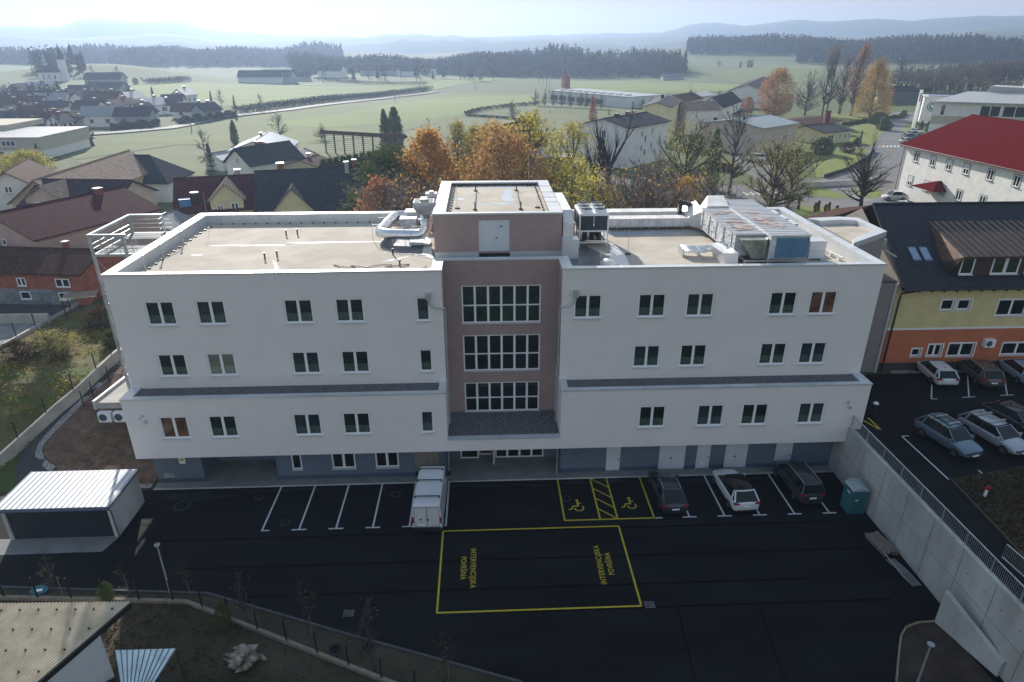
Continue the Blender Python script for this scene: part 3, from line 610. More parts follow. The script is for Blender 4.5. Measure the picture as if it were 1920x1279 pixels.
# stair tower on the roof
TX0, TX1, TY0, TY1, TZ = -3.75, 5.8, 5.4, 17.6, 18.95
m = MB(); wallgrid(m, TX0+.05, TX1-.05, 15.9, TZ-.1, TY0, [(-.4, 1.87, 16.05, 18.4)], .1)
m.quad((TX0+.05, TY0, 4), (TX0+.05, TY0, TZ-.1), (TX0+.05, TY1, TZ-.1), (TX0+.05, TY1, 4)); m.quad((TX1-.05, TY0, TZ-.1), (TX1-.05, TY0, 15), (TX1-.05, TY1, 15), (TX1-.05, TY1, TZ-.1)); m.quad((TX0+.05, TY1, 4), (TX0+.05, TY1, TZ-.1), (TX1-.05, TY1, TZ-.1), (TX1-.05, TY1, 4))
m.build('stair_tower', M['mauve'], hc, world=True)
m = MB(); m.box(TX0, TX1, TY0-.06, TY0+.35, TZ-.12, TZ); m.box(TX0, TX0+.95, TY0+.35, TY1-.7, TZ-.12, TZ); m.box(TX1-.95, TX1, TY0+.35, TY1-.7, TZ-.12, TZ); m.box(TX0, TX1, TY1-.7, TY1+.05, TZ-.12, TZ)
m.box(TX0+.04, -.42, TY0-.06, TY0-.002, 15.62, 16.02); m.box(1.9, TX1-.04, TY0-.06, TY0-.002, 15.62, 16.02)
m.build('parapet_coping', M['coping'], hc, world=True)
m = MB(); m.box(-.4, 1.87, TY0+.04, TY0+.08, 16.05, 18.4); m.box(.7, .77, TY0+.02, TY0+.039, 16.05, 18.4); m.box(-.4, -.33, TY0+.0, TY0+.039, 16.05, 18.4); m.box(1.8, 1.87, TY0, TY0+.039, 16.05, 18.4)
d = m.build('door', M['door'], hc, world=True)
for nme, q in (('handle', (.84, .98, 17.05, 17.1)), ('door_plate', (1.15, 1.35, 17.9, 18.0))): h_ = MB(); h_.box(q[0]-1.2, q[1]-1.2, TY0-.03-8, TY0+.035-8, q[2], q[3]); h_.build(nme, M['black'] if nme == 'handle' else M['louver'], d)
m = MB(); m.quad((TX0+.9, TY0+.3, TZ-.3), (TX1-.9, TY0+.3, TZ-.3), (TX1-.9, TY1-.6, TZ-.3), (TX0+.9, TY1-.6, TZ-.3)); m.build('roof', M['membrane'], hc, world=True)
m = MB()
for cx, cy, rx, ry in ((1.5, 16.2, 3.2, .35), (2., 12.5, .6, 1.9), (1., 9.6, 1.5, .3), (-1.9, 11.5, .5, .3)): blotch(m, cx, cy, rx, ry, TZ-.292)
m.build('damp_patch', M['puddle'], hc, world=True)
m = MB()
for i in range(12): m.obox((TX0+1.25, 6.2+i*.95, TZ-.24), .12, .12, .12); m.obox((TX1-1.25, 6.2+i*.95, TZ-.24), .12, .12, .12)
for i in range(9): m.obox((TX0+1.6+i*.8, TY1-.95, TZ-.24), .1, .1, .12)
for y in (8.5, 10.2, 12.2, 14.8): m.box(TX0-.01, TX0+.96, y, y+.07, TZ-.03, TZ+.012); m.box(TX1-.96, TX1+.01, y+.3, y+.37, TZ-.03, TZ+.012)
m.build('fixing_block', M['black'], hc, world=True)
m = MB()
for px in ((797, 0), (1147, 0)):
    x = PZ(700+px[0]/4.174, 385, 18.7).x
    for y in (7.6, 14.6): m.tube([(x, y, TZ-.3), (x, y, TZ+.3)], .05, 6); m.tube([(x, y, TZ-.3), (x, y, TZ-.2)], .16, 8)
    m.tube([(x, 7.6, TZ-.22), (x+.05, 14.6, TZ-.22)], .025, 5)
m.build('safety_anchor', M['black'], hc, world=True)
# lightning rods stand on their own feet on the roofs
for px, py, z, h, lab in ((657, 296, TZ-.3, 2.6, 'thin lightning rod at the front left of the tower roof'), (1286, 290, TZ-.3, 2.6, 'thin lightning rod at the front right of the tower roof'), (680, 122, TZ-.3, 3.4, 'thin lightning rod at the back left of the tower roof'), (1215, 118, TZ-.3, 3., 'thin lightning rod at the back right of the tower roof')):
    p = PZ(700+px/4.174, 320+py/4.174, z); t = thing('lightning_rod', lab, 'lightning rod', (p.x, p.y, z), group='lightning rods on the roofs')
    m = MB(); m.disc((0, 0), .22, .2, 0, .08, 12); m.build('foot', M['black'], t); m = MB(); m.tube([(0, 0, .06), (0, 0, h)], [.016, .01], 5); m.build('rod', M['galv'], t)
for px, py, h, lab in ((1177, 477, 3.2, 'thin lightning rod standing on the right wing roof beside the chiller'), (393, 427, 3., 'thin lightning rod in the back left corner of the left wing roof')):
    p = PZ(px, py, zf); t = thing('lightning_rod', lab, 'lightning rod', (p.x, p.y, zf), group='lightning rods on the roofs')
    m = MB(); m.disc((0, 0), .25, .22, 0, .09, 12); m.build('foot', M['black'], t); m = MB(); m.tube([(0, 0, .06), (0, 0, h)], [.018, .01], 5); m.build('rod', M['galv'], t)
# right-hand extension block
ex = thing('annex_building', 'lower mauve annex with chamfered flat roof joined to the right of the white block', 'building', (29.8, 8, UPZ))
EP = [(27.63, 4.5), (31.9, 7.6), (31.9, 12.0), (30.4, 12.4), (27.63, 12.0)]
m = MB(); m.prism(EP, UPZ-.1, 16.2); m.build('wall', nm('warm_grey_render', (.27, .235, .215), .9, var=.06, scale=1), ex, world=True)
m = MB(); c = Vector((29.8, 8.9)); IN = [tuple(c+(Vector(p)-c)*.72) for p in EP]; OUT = [tuple(c+(Vector(p)-c)*1.02) for p in EP]
for i in range(5):
    if i == 4: continue
    j = (i+1) % 5; m.prism([OUT[i], OUT[j], IN[j], IN[i]], 16.2, 16.62)
m.build('parapet_coping', M['coping'], ex, world=True)
m = MB(); m.quad(*[(p[0], p[1], 16.24) for p in IN]); m.build('roof', M['membrane'], ex, world=True)
m = MB(); m.box(32.0, 32.25, 7.75, 8.1, 15.3, 15.9); m.tube([(32.1, 7.9, 15.4), (32.2, 7.9, 15.), (33.6, 8.2, 14.3)], .07); m.build('downpipe', M['galv'], ex, world=True)
m = MB(); m.box(27.62, 33.6, 7.3, 12, UPZ, 12.4); m.build('lower_wall', nm('warm_grey_lower', (.25, .22, .20), .9, var=.06, scale=1), ex, world=True); m = MB(); m.box(27.7, 33.65, 7.25, 12.1, 12.403, 12.5); m.build('lower_roof', M['black'], ex, world=True)
m = MB(); m.box(27.62, 27.7, .3, 4.6, UPZ, 16.1) if False else m.box(33.5, 33.7, 7.2, 7.32, UPZ, 12.2); m.build('corner_trim', M['coping'], ex, world=True)
# ---------------------------------------------------------------- rooftop plant
zf = 15.62
t = thing('air_duct', 'shiny bent aluminium duct with flared hood left of the roof tower', 'air duct', (-6, 9, zf))
m = MB(); pts = [(-5.9, 15.5, 16.4), (-7.4, 15.5, 16.4), (-7.85, 15., 16.4), (-8.1, 13, 16.4), (-8.35, 10.6, 16.4), (-8.3, 9.9, 16.4), (-7.7, 9.35, 16.4), (-6.2, 9.1, 16.4), (-5.2, 9.0, 16.42), (-4.75, 9.0, 16.6), (-4.55, 9., 17.0), (-4.5, 9, 18.2)]
m.tube(pts, .43, 16); m.build('pipe', M['shiny'], t, world=True, smooth=True)
m = MB()
for a, b in ((4, 5), (2, 3), (7, 8), (10, 11)):
    p = Vector(pts[a]).lerp(Vector(pts[b]), .5); d = (Vector(pts[b])-Vector(pts[a])).normalized()*.03; m.tube([p-d, p+d], .45, 16)
m.build('flange', M['galv'], t, world=True)
m = MB(); m.obox((-4.6, 8.6, 18.55), .9, 1., .7, 0, 1.75); m.obox((-4.6, 8.6, 19.05), 1.55, 1.5, .3); m.obox((-4.6, 8.6, 19.3), .5, 1.0, .2)
m.build('hood', M['galv'], t, world=True)
m = MB(); m.box(-5.3, -4.9, 7.95, 9.2, 19.2, 19.22); m.box(-4.3, -3.9, 7.95, 9.2, 19.2, 19.22); m.build('intake_grille', M['dark'], t, world=True)
m = MB()
for x, y in ((-8.3, 12.5), (-8.5, 10.2), (-6.8, 9.), (-5.4, 8.7), (-5.3, 9.5), (-7.8, 14.8)):
    for s in (-.5, .5): m.tube([(x+s, y, zf), (x+s, y, 17.)], .025, 4)
    m.tube([(x-.5, y, 16.95), (x+.5, y, 16.95)], .025, 4)
m.box(-5.9, -4.3, 8.3, 9.6, 15.75, 15.85); m.build('support_frame', M['galv'], t, world=True)
t = thing('roof_vent', 'small second vent cowl on a round pipe behind the left hood', 'roof vent', (-4.35, 13.2, zf))
m = MB(); m.tube([(0, 0, 0), (0, 0, 2.6)], .28, 12); m.build('pipe', M['galv'], t, smooth=True); m = MB(); m.obox((0, 0, 2.8), .6, .6, .35, 0, 1.6); m.obox((0, 0, 3.1), .95, .9, .25); m.obox((0, 0, 3.3), .35, .6, .15); m.build('hood', M['galv'], t)
t = thing('ventilation_unit', 'small pale ventilation box with round duct behind the shiny bent duct', 'ventilation unit', (-6.2, 13.2, zf))
m = MB(); m.box(-.9, .5, -.5, .6, .35, 1.15); m.box(-.6, .7, .9, 2.2, .5, 1.4); m.build('cabinet', M['ahu'], t); m = MB(); m.tube([(.5, 0, .75), (1.9, 0, .75)], .3, 12); m.build('pipe', M['shiny'], t, smooth=True); m = MB()
for x in (-.8, .4):
    for y in (-.4, .5): m.box(x, x+.08, y, y+.08, 0, .35)
m.build('leg', M['galv'], t)
# white insulated riser right of the tower
t = thing('insulated_duct', 'white foil wrapped duct rising against the right wall of the roof tower', 'insulated duct', (6.3, 6, zf))
m = MB(); m.add([(5.86, 5.3, zf+1.2), (6.6, 5.3, zf+1.2), (6.6, 6.3, zf+1.2), (5.86, 6.3, zf+1.2), (5.86, 5.3, 18.2), (6.6, 5.3, 18.2), (6.6, 6.3, 18.9), (5.86, 6.3, 18.9)], [(3, 2, 1, 0), (4, 5, 6, 7), (0, 1, 5, 4), (1, 2, 6, 5), (2, 3, 7, 6), (3, 0, 4, 7)])
m.box(5.86, 6.55, 6.3, 12.5, 18.2, 18.9); m.build('upper_duct', M['foil'], t, world=True)
m = MB(); m.box(5.75, 6.95, 4.6, 5.7, zf, zf+1.45); m.build('base_box', M['coping'], t, world=True)
# chiller
t = thing('chiller', 'air cooled chiller with dark coil panels and six fans on its top', 'chiller', (8.5, 9.1, zf)); x0, x1, y0, y1 = -1.15, 1.15, -1.6, 1.6
m = MB()
for x in (x0, x1-.1):
    for y in (y0, -.05, y1-.1): m.box(x, x+.1, y, y+.1, .3, 2.6)
for z in (.35, 1.25, 2.5): m.box(x0+.1, x1-.1, y0+.005, y0+.095, z, z+.1); m.box(x0+.1, x1-.1, y1-.095, y1-.005, z, z+.1); m.box(x0+.005, x0+.095, y0+.1, y1-.1, z, z+.1); m.box(x1-.095, x1-.005, y0+.1, y1-.1, z, z+.1)
m.box(x0+.02, x1-.02, y0+.02, y1-.02, 2.6, 2.68); m.build('frame', M['frame'], t)
for a, b in ((x0+.12, -.03), (.03, x1-.12)): m = MB(); m.box(a, b, y0+.04, y0+.09, 1.37, 2.48); m.build('coil_panel', nm('coil', (.015, .025, .04), .4), t)
m = MB(); m.box(x0+.02, x0+.06, y0+.1, y1-.1, 1.37, 2.48); m.box(x1-.06, x1-.02, y0+.1, y1-.1, 1.37, 2.48); m.build('coil_panel', M['black'], t)
m = MB()
for x, y in ((-.6, -1), (0, -.7), (.5, -1.1), (-.4, .2), (.5, .5)): m.tube([(x, y, .5), (x, y, 1.15)], .2, 10)
m.box(-1, 1, -1.2, 1.2, .45, .5); m.build('compressor', M['black'], t)
for i in range(2):
    for j in range(3):
        m = MB(); c = (-.55+1.1*i, -1.05+1.05*j); m.tube([(*c, 2.68), (*c, 2.95)], [.5, .45], 16, cap=False); m.tube([(*c, 2.72), (*c, 2.75)], .46, 16); f = m.build('fan', M['frame'], t)
        m = MB()
        for k in range(6): a = R(60*k); m.quad((c[0]+.1*math.cos(a), c[1]+.1*math.sin(a), 2.86), (c[0]+.42*math.cos(a-.2), c[1]+.42*math.sin(a-.2), 2.84), (c[0]+.42*math.cos(a+.35), c[1]+.42*math.sin(a+.35), 2.93))
        m.tube([(*c, 2.8), (*c, 2.99)], .14, 10); m.tube([(c[0]-.44, c[1], 2.97), (c[0]+.44, c[1], 2.97)], .02, 4); m.tube([(c[0], c[1]-.44, 2.97), (c[0], c[1]+.44, 2.97)], .02, 4); m.build('fan_blades', M['black'], f)
for x in (x0, x1-.14):
    for y in (y0, y1-.14): m = MB(); m.box(x, x+.14, y, y+.14, 0, .3); m.build('leg', M['galv'], t)
# long white ducts
t = thing('insulated_duct', 'pair of long white foil ducts on short legs across the right roof', 'insulated duct', (14, 12, zf))
m = MB()
for y0_, y1_, z1_ in ((12.5, 13.7, 16.62), (14.2, 15.5, 16.8)):
    m.prism([(10.1, y0_), (17.4, y0_), (17.4, y1_), (10.1, y1_)], 15.98, z1_)
m.add([(17.4, 12.5, 15.98), (18.3, 11.4, 15.98), (18.3, 13.9, 15.98), (17.4, 15.5, 15.98), (17.4, 12.5, 16.7), (18.3, 11.4, 17.5), (18.3, 13.9, 17.8), (17.4, 15.5, 16.85)], [(3, 2, 1, 0), (4, 5, 6, 7), (0, 1, 5, 4), (1, 2, 6, 5), (2, 3, 7, 6), (3, 0, 4, 7)])
m.build('duct_run', M['foil'], t, world=True)
m = MB()
for i in range(12):
    x = 10.6+i*.72; m.box(x, x+.05, 12.6, 12.66, zf, 15.97); m.box(x, x+.05, 13.5, 13.56, zf, 15.97)
m.box(10.1, 17.4, 12.4, 12.49, 15.9, 15.975); m.build('support_frame', M['galv'], t, world=True)
m = MB()
for i in range(11): x = 10.8+i*.66; m.box(x, x+.025, 12.485, 13.72, 15.975, 16.632)
m.build('seam', M['galv'], t, world=True)
# dark intake hood
t = thing('intake_hood', 'dark arched intake duct rising behind the white ducts', 'intake duct', (17.8, 13.9, zf))
m = MB(); m.obox((-.7, .4, 1.0), .3, .6, 2.0); m.add([(-.85, .1, 1.9), (-.85, .7, 1.9), (1.3, .2, 1.3), (1.3, -.4, 1.3), (-.85, .1, 2.25), (-.85, .7, 2.25), (1.3, .2, 1.65), (1.3, -.4, 1.65)], [(0, 1, 2, 3), (7, 6, 5, 4), (0, 3, 7, 4), (1, 0, 4, 5), (2, 1, 5, 6), (3, 2, 6, 7)]); m.obox((1.2, -.1, 1.1), .35, .6, 1.0); m.build('duct', M['black'], t)
# air handling unit: ribbed long box, blue louvre end, galvanised funnel
ZT, ZBt = 17.75, 16.15
def A(px, py, z=ZT): return PZ(1330+px/7.11, 360+py/7.11, z)
t = thing('air_handling_unit', 'long air handling unit with rust stained ribbed top and blue louvred end', 'air handling unit', (20.6, 6, zf))
q = [A(100, 215), A(540, 535), A(935, 535), A(450, 200)]
def hexa(m, top, z0):
    k = len(top); P = [(p.x, p.y, z0) for p in top]+[tuple(p) for p in top]; m.add(P, [tuple(range(k)), tuple(range(2*k-1, k-1, -1))]+[(i, i+k, (i+1) % k+k, (i+1) % k) for i in range(k)])
X0, X1, X2 = 18.05, 20.25, 23.1; Y0, Y1 = 3.15, 12.2
m = MB(); m.box(X0, X1-.003, Y0, Y1-1.1, ZBt, ZT-.06); m.box(X1+.003, X2, Y0-.9, Y1+1.6, ZBt, ZT+.05); m.build('cabinet', M['ahu'], t, world=True)
m = MB(); m.box(X0-.05, X1-.01, Y0-.08, Y1-1.05, ZT-.06, ZT); m.box(X1+.01, X2+.1, Y0-.98, Y1+1.6, ZT+.05, ZT+.12)
yy = Y0
m.build('ribbed_top', nm('unit_top_sheet', (.46, .46, .48), .5, .2, var=.1), t, world=True)
m = MB(); y = Y0+.1
while y < Y1-1.1: m.box(X0-.06, X1-.02, y, y+.09, ZT+.001, ZT+.035); y += .46
y = Y0-.8
while y < Y1+1.6: m.box(X1+.02, X2+.11, y, y+.09, ZT+.121, ZT+.155); y += .46
m.build('rib', M['coping'], t, world=True)
m = MB()
for i in range(48):
    k = rnd.random(); x = (rnd.uniform(X0+.4, X1-.5) if k < .5 else rnd.uniform(X1+.4, X2-.9)); y = rnd.uniform(Y0+1, Y1-2); z = (ZT+.039 if k < .5 else ZT+.159)+i*.0006
    blotch(m, x, y, rnd.uniform(.2, .6), rnd.uniform(.07, .17), z, 7)
m.build('rust_stain', nm('rust_stain', (.40, .24, .19), .7, var=.2, scale=3, col2=(.44, .36, .33)), t, world=True)
m = MB()
for i in range(60): y = rnd.uniform(Y0+.2, Y1-1.3); z = rnd.uniform(ZBt+.1, ZT-.2); s = rnd.uniform(.04, .1); m.box(X0-.02, X0-.002, y, y+s, z, z+s)
for i in range(5): y = Y0+.6+i*1.7; m.box(X0-.05, X0-.021, y, y+.06, ZBt+.1, ZT-.1)
m.build('panel_latch', M['black'], t, world=True)
m = MB(); yl = Y0-.95; m.box(X1+.45, X2-.03, yl, Y0-.903, ZBt+.08, ZT-.05); f = m.build('louvre_frame', M['louver'], t, world=True)
m = MB()
for i in range(17): z = ZBt+.16+i*.082; m.add([(X1+.5, yl-.05, z), (X2-.1, yl-.05, z), (X2-.1, yl-.004, z+.055), (X1+.5, yl-.004, z+.055), (X1+.5, yl-.05, z+.01), (X2-.1, yl-.05, z+.01)], [(0, 1, 2, 3), (4, 5, 1, 0)])
m.box(X1+.45+(X2-X1-.5)*.5-.03, X1+.45+(X2-X1-.5)*.5+.03, yl-.06, yl-.003, ZBt+.1, ZT-.08); m.build('louvre', M['louver'], t, world=True)
m = MB(); yb = Y0-1.0; F_ = [(X0+.25, yb-.1), (X1-.55, yb-.1), (X1-.22, yb+.05), (X1-.06, yb+.4), (X1-.06, Y0-.01), (X0+.0, Y0-.01)]; n_ = len(F_)
B_ = [(X0+.95, yb-.05, ZBt+.08), (X1-.55, yb-.05, ZBt+.08), (X1-.25, yb+.07, ZBt+.08), (X1-.12, yb+.4, ZBt+.08), (X1-.12, Y0-.02, ZBt+.08), (X0+.9, Y0-.02, ZBt+.08)]
F_[0] = (X0+.05, yb-.05)
m.add(B_+[(x, y, ZT-.15) for x, y in F_], [tuple(range(n_-1, -1, -1)), tuple(range(n_, 2*n_))]+[(i, (i+1) % n_, n_+(i+1) % n_, n_+i) for i in range(n_)])
m.build('funnel_duct', nm('spangled_zinc', (.36, .37, .33), .3, .75, var=.25, scale=1.5), t, world=True)
m = MB()
for x in (X0+.5, X1, X1+1.6, X2-.1):
    for y in (yb, Y0+1, Y0+4.5, Y1-.4): m.box(x-.05, x+.05, y-.05, y+.05, zf, ZBt-.12)
for x in (X0+.5, X1, X2-.1): m.box(x-.05, x+.05, yb-.1, Y1, ZBt-.12, ZBt-.005)
m.box(X0+.4, X2, yb-.12, yb-.05, ZBt-.13, ZBt-.01); m.build('support_frame', M['galv'], t, world=True)
m = MB(); m.add([(18.1, 11.3, 16.2), (20.3, 11.3, 16.2), (20.6, 13.9, 16.2), (18.1, 13.9, 16.2), (18.5, 11.3, 17.9), (20.3, 11.3, 17.9), (20.6, 13.6, 18.3), (19.2, 13.6, 18.3)], [(3, 2, 1, 0), (4, 5, 6, 7), (0, 1, 5, 4), (1, 2, 6, 5), (2, 3, 7, 6), (3, 0, 4, 7)]); m.build('white_elbow', M['foil'], t, world=True)
for i, (px, py) in enumerate(((1476, 400), (1491, 409), (1506, 421))):
    p = PZ(px, py+4, 16.9); t = thing('condenser_unit', ('rearmost', 'middle', 'frontmost')[i]+' of three grille sided condenser units beside the air handling unit', 'condenser unit', (24.1, 11.4-i*1.75, zf), group='condenser units on the right roof')
    m = MB(); m.box(-.4, .4, -.65, .65, .5, 1.75); m.build('casing', M['ahu'], t); m = MB(); m.box(-.34, .34, -.68, -.652, .55, 1.7)
    for k in range(7): m.box(-.32, .32, -.7, -.681, .6+.16*k, .66+.16*k)
    m.build('grille', M['plinth'], t); m = MB(); m.box(-.43, -.402, -.55, .55, .55, 1.7); m.build('grille', M['plinth'], t)
    m = MB(); m.box(-.35, -.27, -.6, .6, 0, .5); m.box(.27, .35, -.6, .6, 0, .5); m.build('leg', M['galv'], t)
t = thing('duct_box', 'pale sheet metal box duct left of the galvanised funnel', 'duct box', (17.3, 3.1, zf))
m = MB(); m.add([(-.2, -1.2, 0), (.7, -1.2, 0), (.7, 1.3, 0), (-.2, 1.3, 0), (-.45, -1.2, 1.1), (.65, -1.2, 1.1), (.6, 1.4, 1.1), (-.7, 1.4, 1.1)], [(3, 2, 1, 0), (4, 5, 6, 7), (0, 1, 5, 4), (1, 2, 6, 5), (2, 3, 7, 6), (3, 0, 4, 7)]); m.build('casing', M['coping'], t)
t = thing('pipe_bundle', 'bundle of silver lagged pipes running into the air handling unit', 'pipes', (16, 4.4, zf))
m = MB()
for i in range(5): m.tube([(-1.1, .1+i*.34, .5), (.3+i*.1, -.1+i*.34, .5), (1.9, .1+i*.34, .75)], .075, 8)
for i in range(9): a = rnd.uniform(1.2, 1.9); y = rnd.uniform(-1.2, 1.4); m.tube([(a, y, .2), (a+.1, y+.2, .8), (a+.3, y-.2, 1.2), (2.1, y, .9)], .06, 6)
m.build('pipe', M['shiny'], t, smooth=True); m = MB(); m.box(-1.2, -1.1, .2, 1.5, 0, .6); m.box(0, .1, .2, 1.5, 0, .6); m.build('support_frame', M['galv'], t)
t = thing('plant_cabinet', 'plain pale cabinet standing right of the blue louvred unit', 'cabinet', (24.4, 3.9, zf)); m = MB(); m.box(-.6, .6, -.5, .5, .15, 1.45); m.build('casing', M['coping'], t); m = MB(); m.box(-.62, .62, -.52, -.502, .7, .74); m.box(-.5, -.4, -.4, .4, 0, .15); m.box(.4, .5, -.4, .4, 0, .15); m.build('trim', M['galv'], t)
t = thing('pipe_run', 'low pipe run on brackets inside the right hand parapet', 'pipes', (25.6, 4.6, zf)); m = MB(); m.tube([(-.6, 4.2, .3), (.3, .8, .3), (.6, -1.6, .3)], .07, 8); m.build('pipe', M['foil'], t); m = MB()
for a, b in ((-.4, 3.6), (.1, 1.6), (.42, -.2), (.55, -1.2)): m.box(a-.12, a+.12, b-.1, b+.1, 0, .22)
m.build('bracket', M['frame'], t)
t = thing('dome_skylight', 'small white domed skylight on the dark strip near the right parapet', 'skylight', (9.0, 3.0, zf)); m = MB()
for i in range(4):
    a0, a1 = R(90*i/4), R(90*(i+1)/4); m.tube([(0, 0, .2+.3*math.sin(a0)), (0, 0, .2+.3*math.sin(a1))], [.62*math.cos(a0), max(.02, .62*math.cos(a1))], 20, cap=False)
m.build('dome', M['foil'], t, smooth=True); m = MB(); m.disc((0, 0), .7, .68, 0, .2); m.build('kerb_ring', M['coping'], t)
t = thing('loose_cable', 'tangled brown cable lying on the left wing roof', 'cable', (-8, 3.2, zf+.03)); m = MB(); p = [(0, 0, .02)]
for i in range(60): a = i*.55; p.append((-3+i*.11+.5*math.cos(a), .4*math.sin(a*.8)+.3*math.sin(i*.2), .03))
m.tube(p[1:], .025, 5); m.build('cable', nm('cable', (.2, .09, .05), .6), t)

# ---------------------------------------------------------------- fire escape
t = thing('fire_escape', 'galvanised steel fire escape frame standing at the left end of the white block', 'fire escape', (-27.5, 9.4, UPZ))
ex0, ex1, ey0, ey1, ez = -29.1, -25.75, 6.3, 12.5, 17.45
for x, y in ((ex0, ey0), (ex0+.0, ey1), (-26.7, ey0+.1), (-26.5, ey1)): m = MB(); m.box(x-.09, x+.09, y-.09, y+.09, 1.5, ez-.2 if x < -27 else 17.4); m.build('post', M['galv'], t, world=True)
m = MB(); m.box(ex0-.1, ex0+.1, ey0-.1, ey1+.1, ez-.2, ez); m.box(ex0+.1, -26.4, ey0-.1, ey0+.1, ez-.2, ez); m.box(ex0+.1, -26.4, ey1-.1, ey1+.1, ez-.2, ez); m.build('top_frame', M['galv'], t, world=True)
for z in (4.3, 8.1, 12.0, 15.95):
    m = MB(); m.box(ex0, ex1+.5, ey0, ey0+.09, z-.2, z); m.box(ex0, ex0+.09, ey0+.1, ey1, z-.2, z); m.box(ex0+.1, ex1+.5, ey1-.1, ey1, z-.2, z)
    
    m2 = MB(); k = 0
    yy_ = ey0+.12
    while yy_ < ey1-.1:
        if not (ey0+2.3 < yy_ < ey1-2.): m2.box(ex0+.09, ex1+.5, yy_, yy_+.035, z-.06, z-.015)
        yy_ += .11
    m.build('landing_beam', M['galv'], t, world=True); m2.build('grating', nm('grating', (.25, .27, .28), .6, .3), t, world=True)
    m = MB()
    for h in (.4, .75, 1.1): m.tube([(ex1, ey0+.05, z+h), (ex0+.05, ey0+.05, z+h), (ex0+.05, ey1-.05, z+h), (ex1, ey1-.05, z+h)], .025, 5)
    for k in range(7): y = ey0+.1+(ey1-ey0-.2)*k/6; m.tube([(ex0+.05, y, z), (ex0+.05, y, z+1.1)], .02, 4)
    for k in range(4): m.tube([(ex0+.1+k*.95, ey0+.05, z), (ex0+.1+k*.95, ey0+.05, z+1.1)], .02, 4)
    m.build('railing', M['galv'], t, world=True)
for k, (z0, z1) in enumerate(((4.3, 8.1), (8.1, 12.0), (12.0, 15.95))):
    for s in (0, 1):
        zm = (z0+z1)/2; m = MB(); xa = ex0+.2 if s == 0 else ex0+1.7; ya, yb2 = (ey0+2.2, ey1-2) if s == 0 else (ey1-2, ey0+2.2); za, zb = (z0, zm) if s == 0 else (zm, z1)
        for dx in (0, 1.3): m.add([(xa+dx, ya, za-.15), (xa+dx+.05, ya, za-.15), (xa+dx+.05, yb2, zb-.15), (xa+dx, yb2, zb-.15), (xa+dx, ya, za+.1), (xa+dx+.05, ya, za+.1), (xa+dx+.05, yb2, zb+.1), (xa+dx, yb2, zb+.1)], [(0, 1, 2, 3), (4, 7, 6, 5), (0, 4, 5, 1), (1, 5, 6, 2), (2, 6, 7, 3), (3, 7, 4, 0)])
        for i in range(10): f = (i+.5)/10; m.box(xa+.05, xa+1.3, ya+(yb2-ya)*f-.13, ya+(yb2-ya)*f+.13, za+(zb-za)*f, za+(zb-za)*f+.03)
        m.build('stair_flight', M['galv'], t, world=True)
m = MB(); m.tube([(ex0, ey0, 15.7), (-26.4, ey0, 12.)], .02, 4); m.tube([(ex0, ey0, 12), (-26.4, ey0, 15.7)], .02, 4); m.tube([(ex0, ey0, 15.8), (ex0, ey1, 8)], .02, 4); m.build('brace', M['galv'], t, world=True)
m = MB()
for y in (10.6, 11.3): m.tube([(-25.9, y, 15.95), (-25.9, y, 17.6), (-25.5, y, 17.9), (-24.6, y, 17.2), (-24.2, y, 15.7)], .025, 5)
for k in range(4): m.tube([(-25.9, 10.6, 16.3+k*.4), (-25.9, 11.3, 16.3+k*.4)], .02, 4)
m.tube([(-25.5, 10.6, 17.9), (-25.5, 11.3, 17.9)], .02, 4); m.build('ladder', M['galv'], t, world=True)

# ---------------------------------------------------------------- left bank: terrace, path, garden wall
t = thing('concrete_terrace', 'pale concrete terrace slab on the bank left of the white block', 'terrace', (-28, 8, 3.8))
m = MB(); m.prism([(-31.1, 4.6), (-25.25, 4.6), (-25.25, 14), (-30.2, 14)], 3.75, 4.28); m.build('slab', M['stone_pale'], t, world=True)
m = MB(); m.prism([(-31.2, 4.5), (-31.0, 4.5), (-30.0, 14), (-30.2, 14)], 3.74, 4.5); m.build('upstand', M['coping'], t, world=True)
for i, x in enumerate((-30.3, -29.1)):
    t = thing('air_conditioner', ('left', 'right')[i]+' of two outdoor air conditioner units hanging under the terrace edge', 'air conditioner', (x, 4.25, 2.85), group='air conditioners under the terrace')
    m = MB(); m.box(-.5, .5, -.2, .2, 0, .8); m.build('casing', M['frame'], t); m = MB(); m.tube([(-.12, -.205, .4), (-.12, -.225, .4)], .31, 18); m.build('fan_grille', M['plinth'], t); m = MB(); m.box(-.5, .5, -.2, .3, -.08, -.002); m.box(-.4, -.34, .2, .35, -.08, .85); m.build('bracket', M['galv'], t)
def low(pts): return [Vector((p[0], p[1], 0)) for p in pts]
GW = [G(2, 876), G(46, 836), G(112, 776), G(151, 744), G(188, 708), (-32.9, 16.5, 0), (-32.6, 24, 0)]; GW = [(GW[0].x-3, GW[0].y-1.5)]+[(p[0], p[1]) for p in GW]
drape('footpath', GP([(33, 912), (27, 890), (36, 852), (60, 826), (113, 778), (152, 746), (190, 709)])+[Vector((-32.4, 18, 0)), Vector((-31, 18, 0))]+GP([(228, 684), (190, 722), (150, 760), (110, 800), (80, 835), (76, 850), (100, 880)])+[Vector((-32., -1.4, 0)), Vector((-36, -2.2, 0))], M['asphalt_mid'], .03, 3.)
pk = [G(*q) for q in ((100, 881), (78, 866), (72, 850), (78, 832), (110, 797), (150, 757), (190, 719), (226, 682))]
strip('gravel_border', pk, .5, M['gravel_light'], .05)
strip('gravel_border', [(-25.2, -.75), (-28.5, -.7)], .5, M['gravel_light'], .06)
